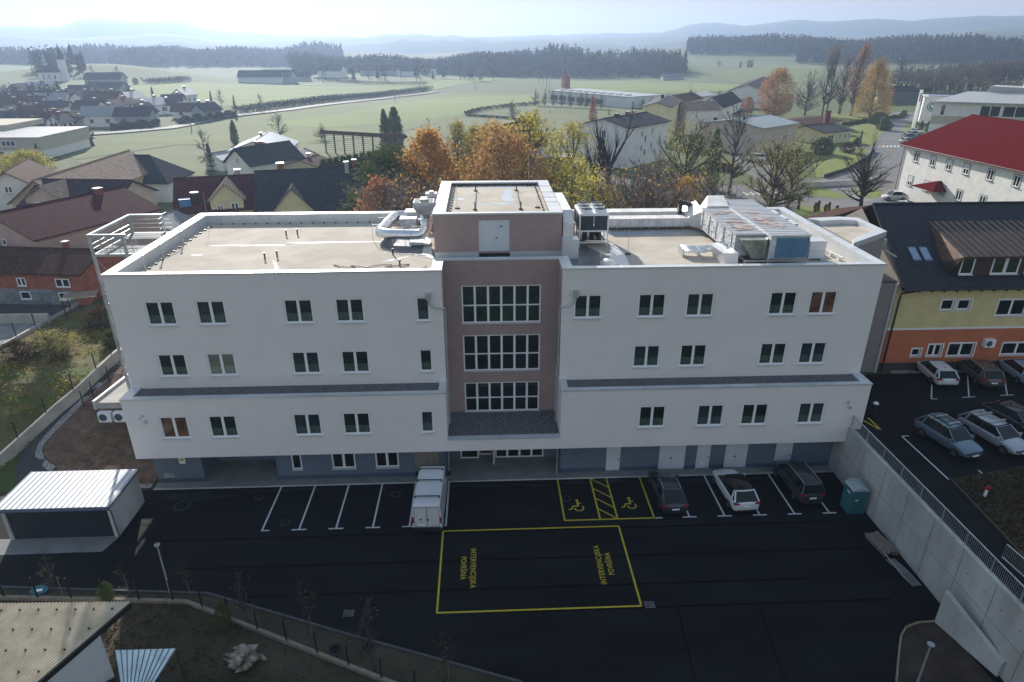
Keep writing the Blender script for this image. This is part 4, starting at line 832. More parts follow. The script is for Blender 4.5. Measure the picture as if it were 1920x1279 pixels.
drape('bank_soil', [Vector(p[:2]+(0,)) if isinstance(p, tuple) else p for p in [(-25.15, -.6), (-25.15, 16)]]+[Vector((-30, 16, 0))]+[G(*q) for q in ((222, 690), (190, 724), (150, 762), (112, 801), (84, 836), (80, 852), (104, 876))]+[Vector((-30, -1, 0))], M['soil_red'], .03, 2.)
m = MB()
for i in range(700):
    x, y = rnd.uniform(-33.5, -26), rnd.uniform(-.3, 5.5)
    if x < -33.5+y*.1: continue
    a = rnd.uniform(-.5, .5)+.6; l = rnd.uniform(.2, .6); z = H(x, y)+.05; m.add([(x, y, z), (x+l*math.cos(a), y+l*math.sin(a)*.5, H(x+l*math.cos(a), y+l*.5*math.sin(a))+.06), (x+.03, y+.03, z+.05)], [(0, 1, 2)])
o = m.build('straw_ground_cover', L['drygrass']); o['kind'] = 'stuff'
def wallrun(name, label, cat, pts, th, htop, mat, posts=None, base=-.3, lvl=None):
    t = thing(name, label, cat, (pts[0][0], pts[0][1], H(*pts[0][:2]))); m = MB()
    for a, b in zip(pts, pts[1:]):
        A_, B_ = Vector((a[0], a[1], 0)), Vector((b[0], b[1], 0)); n_ = max(1, int((B_-A_).length/2)); d = (B_-A_).normalized(); n = Vector((-d.y, d.x, 0))*th/2
        for i in range(n_):
            p, q = A_.lerp(B_, i/n_), A_.lerp(B_, (i+1)/n_); hp, hq = H(p.x, p.y), H(q.x, q.y)
            P = [p-n, q-n, q+n, p+n]; hs_ = [hp, hq, hq, hp]; m.add([(v.x, v.y, h+base) for v, h in zip(P, hs_)]+[(v.x, v.y, h+htop) for v, h in zip(P, hs_)], [(3, 2, 1, 0), (4, 5, 6, 7), (0, 1, 5, 4), (2, 3, 7, 6)]+([(3, 0, 4, 7)] if i == 0 else [])+([(1, 2, 6, 5)] if i == n_-1 else []))
    m.build('wall', mat, t, world=True)
    if posts:
        step, hh = posts; acc = 0
        for a, b in zip(pts, pts[1:]):
            A_, B_ = Vector((a[0], a[1], 0)), Vector((b[0], b[1], 0)); ln_ = (B_-A_).length; s = step-acc if acc else .3
            while s < ln_: p = A_.lerp(B_, s/ln_); z = H(p.x, p.y)+htop; m = MB(); m.box(p.x-.035, p.x+.035, p.y-.035, p.y+.035, z-.02, z+hh); m.build('post', M['black'], t, world=True); s += step
            acc = (ln_-(s-step)) % step
    return t
wallrun('garden_wall', 'low pale concrete garden wall with black fence posts beside the footpath', 'wall', GW, .22, 1.0, M['stone_pale'], (2.4, 1.5))
m = MB(); t = thing('fence_posts', 'row of thin black posts along the terrace edge above the path', 'fence', (-31, 4, 4))
for px, py in ((158, 762), (176, 745), (205, 760), (206, 716)): p = G(px, py); m = MB(); m.box(p.x-.03, p.x+.03, p.y-.03, p.y+.03, p.z, p.z+1.5); m.build('post', M['black'], t, world=True)
UW = [PZ(0, 655, UPZ), PZ(98, 600, UPZ), PZ(178, 556, UPZ), PZ(205, 540, UPZ)]; UW = [(UW[0].x-2, UW[0].y-2.6)]+[(p.x, p.y) for p in UW]
wallrun('garden_wall', 'thin pale wall with black posts between garden and the grey neighbouring yard', 'wall', UW, .2, .35, M['stone_pale'], (2.6, 1.4))
wallrun('yard_wall', 'whitewashed yard wall in front of the unplastered brick house', 'wall', [(-62, 22.1), (-44.4, 21.8)], .25, 1.0, M['stone_pale'])
drape('yard_paving', [Vector((-70, 27.5, 0)), Vector((-43, 27, 0)), Vector((-44.6, 22, 0)), Vector((-70, 21.95, 0))], M['asphalt_mid'], .035)
drape('yard_paving', [Vector((-70, 21.9, 0)), Vector((-70, 8, 0)), Vector((UW[0][0]-.3, UW[0][1], 0)), Vector((UW[1][0]-.3, UW[1][1], 0)), Vector((-44.8, 21.5, 0))], M['paving'], .03)
drape('garden_grass', [Vector((a, b, 0)) for a, b in [(UW[0][0], UW[0][1]), (UW[1][0], UW[1][1]), (UW[3][0], UW[3][1]), (-33, 34), (-32.8, 17), GW[4], GW[3], GW[2], GW[1], (-42, -3), (-60, -3)]], M['rough_grass'], .02, 3.)
def scatter_leaves(name, poly, n, s0, s1, mat, hh=.25, clump=None):
    m = MB(); xs = [p[0] for p in poly]; ys = [p[1] for p in poly]; k = 0; cl = [(rnd.uniform(min(xs), max(xs)), rnd.uniform(min(ys), max(ys))) for _ in range(clump or 1)]
    while k < n:
        if clump: c = rnd.choice(cl); x, y = rnd.gauss(c[0], .9), rnd.gauss(c[1], .9)
        else: x, y = rnd.uniform(min(xs), max(xs)), rnd.uniform(min(ys), max(ys))
        k += 1
        if not inpoly(x, y, poly): continue
        z = H(x, y)+rnd.uniform(.0, hh); s = rnd.uniform(s0, s1); a = rnd.uniform(0, 6.3); ux, uy = s*math.cos(a), s*math.sin(a); m.add([(x-ux, y-uy, z), (x+ux, y+uy, z+rnd.uniform(-.1, .2)*s), (x+rnd.uniform(-s, s)*.5, y+rnd.uniform(-s, s)*.5, z+s*rnd.uniform(.6, 1.6))], [(0, 1, 2)])
    o = m.build(name, mat); o['kind'] = 'stuff'; return o
gp = [(-58, 3), (-45, 17), (-43, 30), (-34, 32), (-33.5, 12), (-36.5, 2), (-42, -2)]
scatter_leaves('ground_cover', gp, 9000, .05, .14, L['drygrass'], .2, 60); scatter_leaves('ground_cover', gp, 9000, .05, .14, L['green'], .2, 60); scatter_leaves('ground_cover', gp, 3500, .05, .12, L['brown'], .1, 60)
t = thing('garden_arbour', 'slatted wooden arbour roof on thin posts in the left garden', 'arbour', tuple(PZ(160, 590, UPZ)), R(18))
m = MB(); 
for i in range(9): m.box(-1.6, 1.6, -1+i*.25, -.93+i*.25, 2.15, 2.2)
m.box(-1.5, -1.42, -1.1, 1.1, 2.08, 2.149); m.box(1.42, 1.5, -1.1, 1.1, 2.08, 2.149); m.build('slat_roof', nm('weathered_wood', (.3, .25, .2), .8), t)
for x in (-1.45, 1.45):
    for y in (-1, 1): m = MB(); m.box(x-.05, x+.05, y-.05, y+.05, 0, 2.08); m.build('post', W['wood'], t)

# ---------------------------------------------------------------- garage
gx0, gx1, gy0, gy1, gz = -32.2, -24.72, -6.72, -2.46, 2.8
t = thing('garage', 'open fronted concrete garage with pale ribbed flat metal roof at the lower left', 'garage', (-28.5, -4.6, 0))
m = MB(); m.box(gx1-.45, gx1-.2, gy0+.4, gy1-.1, 0, gz-.16); m.box(gx0+.2, gx0+.45, gy0+.4, gy1-.1, 0, gz-.16); m.box(gx0+.45, gx1-.45, gy1-.35, gy1-.12, 0, gz-.16); m.build('wall', M['concrete'], t, world=True)
m = MB(); m.box(gx0, gx1, gy0, gy1, gz-.14, gz-.03)
m.build('roof_slab', nm('navy_edge_sheet', (.06, .09, .13), .5), t, world=True)
m = MB(); m.box(gx0+.07, gx1-.07, gy0+.07, gy1-.07, gz-.03, gz); m.build('roof_sheet', nm('pale_roof_sheet', (.66, .67, .68), .5, .1, var=.05), t, world=True); m = MB(); x = gx0+.1
while x < gx1-.1: m.box(x, x+.03, gy0+.03, gy1-.03, gz+.001, gz+.04); x += .36
m.build('ribbed_roof', M['galv'], t, world=True)
m = MB(); m.tube([(gx0, gy0-.05, gz-.13), (gx1, gy0-.05, gz-.13)], .08, 8); m.tube([(gx1-.2, gy0-.02, gz-.2), (gx1-.15, gy0+.3, gz-.5), (gx1-.12, gy0+.33, .1)], .045, 6); m.build('gutter', M['plinth'], t, world=True)
m = MB(); m.box(gx0+.46, gx1-.46, gy0+.5, gy0+.62, .02, gz-.17); 
m.build('door', nm('navy_sliding_door', (.012, .017, .026), .5), t, world=True)
sheet('apron_slab', [(gx0-2, gy0-1.05), (gx1-.6, gy0-1.0), (gx1-.15, gy0+.5), (gx0-2, gy0+.5)], M['paving'], .02)
# ---------------------------------------------------------------- retaining wall with railing
t = thing('retaining_wall', 'tall cast concrete retaining wall between lower and upper car parks', 'wall', (26.75, -9, 0))
m = MB(); m.prism([(26.62, -27), (26.9, -27), (26.9, .9), (26.62, .9)], -.2, 4.42); m.build('wall', M['concrete'], t, world=True)
m = MB(); 
for y in [-1.6-2.62*i for i in range(9)]: m.box(26.605, 26.621, y, y+.025, 0, 4.42)
m.box(26.606, 26.621, -27, 0, 2.2, 2.22); m.build('formwork_joint', nm('joint_concrete', (.2, .2, .195), .9), t, world=True)  # joints drawn in a darker concrete tone
m = MB(); 
for y in [-1.-2.62*i for i in range(9)]:
    for z in (1., 3.3):
        for dy in (0, 1.3): m.tube([(26.604, y-dy, z), (26.621, y-dy, z)], .04, 6)
m.build('tie_hole', M['gravel'], t, world=True)
t = thing('railing', 'galvanised bar railing along the top of the tall retaining wall', 'railing', (26.8, -9, 4.4))
m = MB(); m.box(26.73, 26.79, -27, -1.8, 5.38, 5.43); m.box(26.74, 26.78, -27, -1.8, 4.5, 4.54); m.build('rail', M['galv'], t, world=True)
m = MB(); y = -1.8
while y > -27: m.box(26.752, 26.768, y-.018, y, 4.54, 5.38); y -= .125
o = m.build('baluster', M['galv'], t, world=True); m = MB(); y = -1.8
while y > -27: m.box(26.735, 26.785, y-.05, y, 4.3, 5.38); y -= 2.1
m.build('post', M['galv'], t, world=True)
t = thing('railing', 'short outer railing section at the right frame edge above the wall', 'railing', tuple(PZ(1900, 1060, UPZ)))
m = MB(); a, b = PZ(1878, 1047, UPZ), PZ(1960, 1120, UPZ)
for z in (.1, 1.): m.tube([a+Vector((0, 0, z)), b+Vector((0, 0, z))], .03, 6)
for i in range(26): p = a.lerp(b, i/25); m.tube([p, p+Vector((0, 0, 1))], .012, 4)
m.build('rail', M['galv'], t, world=True)
t = thing('wing_wall', 'sloping triangular concrete wing wall beside the planted island', 'wall', (26, -17, 0))
a, b = Vector((25.5, -15.68, 0)), Vector((26.55, -19.3, 0)); n = Vector((-(b-a).y, (b-a).x, 0)).normalized()*.14
m = MB(); m.add([a-n, b-n+Vector((0, 0, .0)), b+n, a+n, a-n+Vector((0, 0, 2.35)), b-n+Vector((0, 0, 1.)), b+n+Vector((0, 0, 1.)), a+n+Vector((0, 0, 2.35))], [(3, 2, 1, 0), (4, 5, 6, 7), (0, 1, 5, 4), (1, 2, 6, 5), (2, 3, 7, 6), (3, 0, 4, 7)]); m.build('wall', M['concrete'], t, world=True)

# ---------------------------------------------------------------- cars
def car(name, label, loc, rz, Ln, Wd, Ht, kind, paint, roofp=None, rails=False, bars=0, cat='car'):
    t = thing(name, label, cat, loc, rz, 'cars in the car parks' if cat == 'car' else None); hw = Wd/2; h = Ln/2; k = {'suv': 0, 'hatch': 1, 'mpv': 2, 'wagon': 0}[kind]
    belt = Ht*.645; hood = belt-.05 if kind != 'hatch' else belt-.1
    S = [(-h, .42, belt*.78, .86), (-h+.06, .3, belt*.95, .95), (-h+.25, .24, belt*1.0, .99), (-h*.3, .22, belt, 1), (h*.3, .22, belt-.01, 1), (h*.46, .22, hood, .99), (h*.8, .24, hood-.1, .95), (h-.1, .3, hood-.24, .87), (h, .4, hood-.36, .76)]
    m = MB(); n = 12
    for x, zb, zt, kk in S:
        w_ = hw*kk; zm = zb+(zt-zb)*.55
        m.v += [(x, -w_*.82, zb), (x, -w_*.97, zb+.1), (x, -w_, zm), (x, -w_*.97, zt-.1), (x, -w_*.88, zt-.015), (x, -w_*.4, zt+.02), (x, w_*.4, zt+.02), (x, w_*.88, zt-.015), (x, w_*.97, zt-.1), (x, w_, zm), (x, w_*.97, zb+.1), (x, w_*.82, zb)]
    for i in range(len(S)-1):
        for j in range(n): m.f.append((i*n+j, i*n+(j+1) % n, (i+1)*n+(j+1) % n, (i+1)*n+j)); m.mi.append(0)
    m.f.append(tuple(range(n-1, -1, -1))); m.mi.append(0); m.f.append(tuple((len(S)-1)*n+j for j in range(n))); m.mi.append(0)
    m.f = [tuple(reversed(f)) for f in m.f]
    o = m.build('body', paint, t, smooth=True); md = o.modifiers.new('round', 'SUBSURF'); md.levels = 2; md.render_levels = 2
    wf, rf, rr, wr = {'suv': (h*.5, h*.16, -h*.7, -h*.95), 'wagon': (h*.52, h*.16, -h*.72, -h*.96), 'hatch': (h*.52, h*.12, -h*.5, -h*.93), 'mpv': (h*.66, h*.3, -h*.86, -h*.98)}[kind]
    def gh(m, ins, zt, z0, wt=.70, wb=.9):
        P = []
        for x0_, x1_, w_, z in ((wf-ins, wr+ins, hw*wb-ins, z0), (rf-ins, rr+ins, hw*wt-ins*.5, zt)): P += [(x0_, -w_, z), (x1_, -w_, z), (x1_, w_, z), (x0_, w_, z)]
        return m.add(P, [(0, 1, 5, 4), (1, 2, 6, 5), (2, 3, 7, 6), (3, 0, 4, 7), (4, 5, 6, 7)])
    m = MB(); gh(m, 0, Ht-.05, belt-.04); m.f = [tuple(reversed(f)) for f in m.f]; m.build('window_glass', M['glass'], t)
    m = MB(); rw = hw*.72; P = []
    for x, z in ((rf+.06, Ht-.075), (rf-.25, Ht-.02), ((rf+rr)/2, Ht), (rr+.2, Ht-.02), (rr-.06, Ht-.08)): P += [(x, -rw, z-.05), (x, -rw*.8, z), (x, rw*.8, z), (x, rw, z-.05)]
    m.add(P, [(i*4+j, (i+1)*4+j, (i+1)*4+j+1, i*4+j+1) for i in range(4) for j in range(3)]); m.f = [tuple(reversed(f)) for f in m.f]
    m.build('roof', roofp or paint, t, smooth=True)
    m = MB()
    for s in (-1, 1):
        for a, b, r in (((wf, s*hw*.9, belt-.04), (rf, s*hw*.7, Ht-.06), .035), ((wr+.02, s*hw*.9, belt-.04), (rr, s*hw*.7, Ht-.06), .06), ((wr+.55, s*hw*.91, belt-.04), (rr+.12, s*hw*.71, Ht-.06), .07)): m.tube([a, b], r, 6)
    m.tube([(rr+.02, -hw*.66, Ht-.07), (rr-.04, 0, Ht-.05), (rr+.02, hw*.66, Ht-.07)], .06, 6)
    m.build('pillar', paint, t)
    m = MB()
    for s in (-1, 1): x = (wf+wr)/2; m.tube([(x, s*hw*.905, belt), (x-.05, s*hw*.72, Ht-.07)], .035, 5)
    m.build('door_pillar', M['black'], t)
    for x in (-h*.6, h*.62):
        for s in (-1, 1):
            m = MB(); m.tube([(x, s*(hw-.2), .33), (x, s*(hw+.015), .33)], .335, 20); wl = m.build('wheel', M['black'], t)
            m = MB(); m.tube([(x, s*(hw+.0), .33), (x, s*(hw+.022), .33)], .2, 12); m.build('rim', RIM, wl)
    for s in (-1, 1):
        m = MB(); m.obox((-h+.12, s*hw*.76, belt*.88), .2, .36, .11); m.build('tail_light', MR, t)
        m = MB(); m.obox((h-.12, s*hw*.62, hood-.335), .2, .34, .1); m.build('headlight', M['glass'], t)
        m = MB(); m.obox((wf-.22, s*(hw+.08), belt+.03), .16, .2, .14); m.build('mirror', paint, t)
    m = MB(); m.obox((-h+.0, 0, belt*.66), .04, .5, .12); m.build('number_plate', M['frame'], t)
    m = MB(); m.obox((h-.0, 0, .48), .05, .5, .11); m.build('number_plate', M['frame'], t)
    m = MB(); m.obox((h-.08, 0, hood-.36), .12, hw*.95, .16); m.obox((-h+.02, 0, .36), .1, hw*1.5, .14); m.build('bumper_trim', M['black'], t)
    if rails:
        m = MB()
        for s in (-1, 1): m.tube([(rf-.1, s*hw*.68, Ht-.02), (rf-.3, s*hw*.68, Ht+.05), (rr+.3, s*hw*.68, Ht+.05), (rr+.1, s*hw*.68, Ht-.02)], .022, 5)
        m.build('roof_rail', M['galv'], t)
    for i in range(bars): x = rf-.45-i*1.05; m = MB(); m.box(x-.04, x+.04, -hw*.8, hw*.8, Ht+.05, Ht+.085); m.box(x-.06, x+.06, -hw*.78, -hw*.7, Ht-.03, Ht+.05); m.box(x-.06, x+.06, hw*.7, hw*.78, Ht-.03, Ht+.05); m.build('roof_bar', M['galv'], t)
    m = MB(); m.obox((rr+.35, 0, Ht+.02), .12, .03, .08); m.build('antenna', M['black'], t)
    return t
RIM = nm('wheel_rim', (.16, .165, .17), .35, .7)
MR = nm('red_lamp_lens', (.28, .01, .012), .3)
def paint(n, c, r=.22, me=.3): 
    m = nm(n, c, r, me, var=.02, spec=.6); m.node_tree.nodes["Principled BSDF"].inputs["Coat Weight"].default_value = .4; return m
pw = paint('white_car_paint', (.62, .63, .64), me=0); pg = paint('graphite_car_paint', (.045, .05, .06)); pgr = paint('grey_brown_car_paint', (.085, .08, .075)); pbk = paint('gloss_black_roof', (.008, .008, .009)); pbl = paint('grey_blue_car_paint', (.11, .16, .21)); psl = paint('silver_car_paint', (.33, .36, .40)); pbr = paint('brown_beige_car_paint', (.11, .095, .08)); plb = paint('pale_blue_car_paint', (.33, .42, .5))
n90 = R(90)
car('parked_car', 'graphite sloping roof car parked beside the yellow disabled bay', (12.95, -3.6, 0), n90+R(1), 4.65, 1.85, 1.55, 'hatch', pg, rails=True)
car('parked_car', 'white car with black roof parked between two marked bays', (17.9, -3.65, 0), n90+R(3), 4.55, 1.95, 1.65, 'suv', pw, pbk)
car('parked_car', 'dark grey tall family van parked nearest the concrete retaining wall', (22.9, -2.95, 0), n90+R(3), 4.6, 1.88, 1.78, 'mpv', pg, rails=True)
z2 = UPZ+.01
car('parked_car', 'white hatchback parked in front of the orange wall, farthest left', (38.05, 6.1, z2), n90-R(5), 4.3, 1.82, 1.48, 'suv', pw)
car('parked_car', 'brown grey estate car parked in front of the orange wall, second from left', (41.75, 6.0, z2), n90-R(6), 4.75, 1.88, 1.5, 'suv', pbr, rails=True)
car('parked_car', 'pale blue estate car cut by the right frame edge before the orange wall', (45.3, 5.9, z2), n90-R(6), 4.5, 1.82, 1.52, 'wagon', plb)
car('parked_car', 'grey blue crossover with bicycle rack on its roof bars', (32.6, -4.0, z2), -n90+R(13), 4.5, 1.84, 1.62, 'suv', pbl, rails=True, bars=2)
t = thing('bicycle_rack', 'bicycle carrier lying on the roof bars of the grey blue crossover', 'bicycle rack', (32.35, -3.6, z2+1.72), -n90+R(13)); m = MB(); m.tube([(-.8, -.35, .03), (.8, -.35, .03)], .035, 6); m.tube([(-.6, -.3, .05), (.1, -.45, .2), (.5, -.3, .08)], .03, 5); m.build('channel', M['black'], t); m = MB(); m.tube([(-.2, -.35, .05), (.3, -.2, .25)], .025, 5); m.build('clamp', M['galv'], t)
car('parked_car', 'silver estate car with roof bars beside the grey blue crossover', (36.15, -3.7, z2), -n90+R(14), 4.75, 1.85, 1.56, 'wagon', psl, bars=2)
car('parked_car', 'dark car with red tail light cut by the right frame edge', (39.2, -1.9, z2), n90+R(14)+R(180), 4.5, 1.82, 1.5, 'hatch', pg)
# delivery van seen from behind
t = thing('delivery_van', 'white high roofed delivery van with black roof bars, parked tail outward', 'van', (-4.1, -4.05, 0), n90+R(-1.5)); h, hw, Ht = 2.9, 1.0, 2.45
m = MB(); S = [(-h, .45, Ht-.1, .97), (-h+.04, .4, Ht-.03, 1), (1.4, .35, Ht-.02, 1), (1.75, .35, Ht-.15, .99), (2.35, .35, 1.35, .97), (2.8, .35, 1.12, .93), (2.95, .4, .95, .85)]; n = 10
for x, zb, zt, kk in S:
    w_ = hw*kk; tp = .9 if zt > 2 else .93; m.v += [(x, -w_*.95, zb), (x, -w_, zb+.15), (x, -w_, zb+(zt-zb)*.5), (x, -w_*tp, zt-.06), (x, -w_*tp*.9, zt), (x, w_*tp*.9, zt), (x, w_*tp, zt-.06), (x, w_, zb+(zt-zb)*.5), (x, w_, zb+.15), (x, w_*.95, zb)]
for i in range(len(S)-1):
    for j in range(n): m.f.append((i*n+j, (i+1)*n+j, (i+1)*n+(j+1) % n, i*n+(j+1) % n)); m.mi.append(0)
m.f += [tuple(range(n)), tuple((len(S)-1)*n+j for j in range(n-1, -1, -1))]; m.mi += [0, 0]; m.build('body', pw, t)
m = MB()
for i in range(7): x = -.75+i*.25; m.box(-2.6, 1.1, x-.02, x+.02, Ht-.025, Ht+.012)
m.build('roof_rib', pw, t)
for x in (-2.1, -.3, 1.05): m = MB(); m.box(x-.04, x+.04, -.86, .86, Ht+.1, Ht+.14); m.box(x-.06, x+.06, -.86, -.78, Ht-.04, Ht+.1); m.box(x-.06, x+.06, .78, .86, Ht-.04, Ht+.1); m.build('roof_bar', M['black'], t)
m = MB(); m.box(-h-.012, -h-.002, -.015, .015, .75, Ht-.25); m.box(-h-.012, -h-.002, -.84, .84, .68, .71); m.box(-h-.012, -h-.002, -.84, -.82, .7, Ht-.22); m.box(-h-.012, -h-.002, .82, .84, .7, Ht-.22); m.box(-h-.012, -h-.002, -.84, .84, Ht-.25, Ht-.23); m.build('rear_door_seam', M['black'], t)
for s in (-1, 1):
    m = MB(); m.box(-h-.03, -h+.1, s*.93-.06, s*.93+.06, .95, 1.45); m.build('tail_light', MR, t); m = MB(); m.obox((1.95, s*1.15, 1.5), .14, .3, .32); m.build('mirror', M['black'], t)
    for x in (-1.9, 1.95): m = MB(); m.tube([(x, s*.8, .36), (x, s*1.012, .36)], .36, 20); wl = m.build('wheel', M['black'], t); m = MB(); m.tube([(x, s*1.0, .36), (x, s*1.02, .36)], .2, 12); m.build('rim', M['galv'], wl)
    m = MB(); m.quad((1.05, s*1.004, 1.3), (1.95, s*.99, 1.3), (1.6, s*.945, 2.0), (1.05, s*.95, 2.0)); m.build('side_window', M['glass'], t)
m = MB(); m.quad((1.8, -.88, 2.3), (1.8, .88, 2.3), (2.36, .92, 1.42), (2.36, -.92, 1.42)); m.v = [(x+.02, y, z+.02) for x, y, z in m.v]; m.build('windscreen', M['glass'], t)
m = MB(); m.box(-h-.12, -h, -.95, .95, .38, .62); m.build('bumper', M['black'], t); m = MB(); m.box(-h-.02, -h-.003, .12, .62, .72, .84); m.build('number_plate', M['frame'], t)
m = MB(); m.box(-h-.02, -h-.003, -.13, -.02, 1.15, 1.3); m.box(-h-.02, -h-.003, .35, .5, 1.2, 1.3); m.build('door_handle', M['black'], t)

# ---------------------------------------------------------------- small things on the car park
t = thing('portable_toilet', 'teal portable toilet cabin with pale domed roof against the concrete wall', 'portable toilet', (25.75, -5.65, 0), R(0)); mt_ = nm('teal_plastic', (.03, .15, .17), .5, var=.15)
m = MB(); m.obox((0, 0, 1.05), 1.15, 1.15, 1.98, 0, .97); m.build('cabin', mt_, t)
m = MB(); m.box(-.42, .42, -.592, -.565, .12, 1.95); m.build('door', nm('teal_door', (.025, .12, .14), .45), t); m = MB(); m.box(-.3, -.1, -.6, -.59, 1.2, 1.3); m.box(-.595, -.575, -.3, .1, 1.6, 1.7); m.build('door_latch', M['frame'], t)
m = MB(); P = []
for i in range(7): a = R(180*i/6); P += [(-.6*math.cos(a), -.6, 2.0+.25*math.sin(a)), (-.6*math.cos(a), .6, 2.0+.25*math.sin(a))]
m.add(P, [(2*i, 2*i+1, 2*i+3, 2*i+2) for i in range(6)]+[tuple(range(0, 14, 2)), tuple(range(13, 0, -2))]+[(0, 12, 13, 1)]); m.f = [tuple(reversed(f)) for f in m.f]; m.build('roof', nm('grey_plastic_roof', (.36, .42, .45), .5), t)
m = MB()
for s in (-.35, 0, .35): m.box(-.5, .5, s-.03, s+.03, 2.2, 2.262)
m.box(.28, .4, .4, .5, 2, 2.5); m.build('roof_rib', M['galv'], t); m = MB(); m.box(-.62, .62, -.62, .62, 0, .06); m.build('base', M['black'], t)
t = thing('plank_stack', 'stack of weathered wooden planks lying beside the concrete wall', 'planks', (25.75, -9.4, 0), R(98)); m = MB()
for k in range(3):
    for i in range(5): m.obox((rnd.uniform(-.1, .1), -.42+.21*i, .1+k*.1), 1.9, .18, .06, rnd.uniform(-.02, .02))
m.build('plank', nm('grey_plank', (.2, .17, .14), .9, var=.3, scale=4, stretch=(1, 8, 1)), t)
t = thing('barrier_rack', 'loose tubular steel barrier parts leaning by the concrete wall', 'barrier parts', (25.7, -11.9, 0), R(95)); m = MB()
for i in range(5): m.tube([(-1.1, -.5+.13*i, .06), (.2, -.5+.13*i, .06), (1.2, -.3+.13*i, .08)], .025, 5)
for i in range(6): m.tube([(-.9+.1*i, .1, .1), (-.9+.1*i, .75, .75), ], .02, 5)
for i in range(5): m.tube([(-.5, .25+.08*i, .3+.1*i), (1.3, .2+.08*i, .3+.1*i)], .02, 5)
m.build('tube', M['galv'], t)
def lamp_post(label, x, y, h, z=0, arm=False, grp='lamp posts around the car park'):
    t = thing('street_lamp', label, 'street lamp', (x, y, z), group=grp); m = MB(); m.tube([(0, 0, 0), (0, 0, h)], [.07, .04], 8); m.build('post', M['galv'], t)
    if arm: m = MB(); m.tube([(0, 0, h), (.7, 0, h+.1)], .03, 5); m.obox((.8, 0, h+.1), .5, .2, .1); m.build('lamp_head', M['galv'], t)
    else: m = MB(); m.disc((0, 0), .15, .17, h, h+.08, 16); m.build('lamp_head', nm('grey_lamp_head', (.22, .25, .28), .5), t)
lamp_post('slim grey lamp post with disc head in the planting strip at lower left', -19.13, -11.88, 3.95)
p = PZ(1745, 1210, 4.2); lamp_post('slim grey lamp post with disc head on the planted island at lower right', p.x, p.y, 4.2)
t = thing('hydrant', 'red and white hydrant standing on the brown lawn of the upper car park', 'hydrant', tuple(PZ(1846, 931, UPZ))); m = MB(); m.tube([(0, 0, 0), (0, 0, .55)], .09, 10); m.build('body', M['frame'], t); m = MB(); m.tube([(0, 0, .55), (0, 0, .8)], [.12, .08], 10); m.tube([(-.2, 0, .66), (.2, 0, .66)], .07, 8); m.build('cap', MR, t)
for i, (px, py, r, lab) in enumerate(((341, 949, .62, 'large pale ringed manhole cover near the garage'), (486, 933, .33, 'manhole cover beside the leftmost white parking line'), (535, 980, .33, 'manhole cover inside the second parking bay'), (742, 927, .38, 'manhole cover left of the white van'), (1062, 935, .35, 'manhole cover in the left disabled parking bay'), (690, 1213, .4, 'manhole cover in the planting strip at the bottom centre'), (628, 1217, .4, 'manhole cover by the fence in the bottom planting strip'))):
    p = PZ(px, py, .0); t = thing('manhole_cover', lab, 'manhole cover', (p.x, p.y, .0), group='manhole covers in the asphalt'); m = MB(); m.disc((0, 0), r, r, .0, .015, 24); m.build('ring', nm('manhole_ring%d' % i, (.016, .019, .022), .7), t); m = MB(); m.disc((0, 0), r*.72, r*.72, .015, .021, 20); m.build('lid', M['asphalt'], t)
for i, (px, py, lab) in enumerate(((1218, 1134, 'square drain grate beside the yellow rectangle corner'), (654, 1150, 'square drain grate left of the yellow rectangle'))):
    p = PZ(px, py, 0); t = thing('drain_grate', lab, 'drain grate', (p.x, p.y, .0)); m = MB(); m.box(-.3, .3, -.25, .25, 0, .014); m.build('frame', M['gravel'], t); m = MB()
    for k in range(5): m.box(-.24+k*.1, -.19+k*.1, -.2, .2, .014, .02)
    m.build('bar', M['black'], t)
t = thing('warning_bollard', 'dark round bollard with pale cap at the upper car park corner', 'bollard', tuple(PZ(1637, 778, UPZ))); m = MB(); m.disc((0, 0), .3, .28, 0, 1.0, 14); m.build('post', M['black'], t); m = MB(); m.disc((0, 0), .2, .12, 1.0, 1.12, 12); m.build('cap', M['frame'], t)
# upper car park surfaces
def fl(name, pts, mat, dz=.0, z=UPZ): return sheet(name, [tuple(PZ(*p, z)) for p in pts], mat, z+dz)
sheet('upper_asphalt', [(26.9, -30), (26.9, 4.4), (33, 7.0), (60, 6.6), (60, -30)], M['asphalt'], UPZ-.01)
fl('brown_lawn', [(1783, 900), (1940, 872), (2050, 1020), (2050, 1160), (1925, 1050)], M['dark_grass'], .02)
m = MB(); kerbline(m, [tuple(PZ(*p, UPZ))[:2] for p in [(1783, 900), (1925, 1050)]], .1, UPZ-.05, UPZ+.09); kerbline(m, [tuple(PZ(*p, UPZ))[:2] for p in [(1940, 872), (1783, 900)]], .06, UPZ-.05, UPZ+.05); struct('kerb', m, nm('brown_kerb', (.06, .055, .045), .9))
sheet('gravel_border', [(35, 6.9), (60, 6.7), (60, 7.5), (35, 7.5)], M['gravel_light'], UPZ+.015)

BL = [tuple(PZ(*p, UPZ))[:2] for p in [(1783, 900), (1940, 872), (2050, 1020), (2050, 1160), (1925, 1050)]]
scatter_leaves('ground_cover', BL, 9000, .04, .11, L['litter'], .08); scatter_leaves('ground_cover', BL, 2500, .04, .1, L['evergreen'], .06)
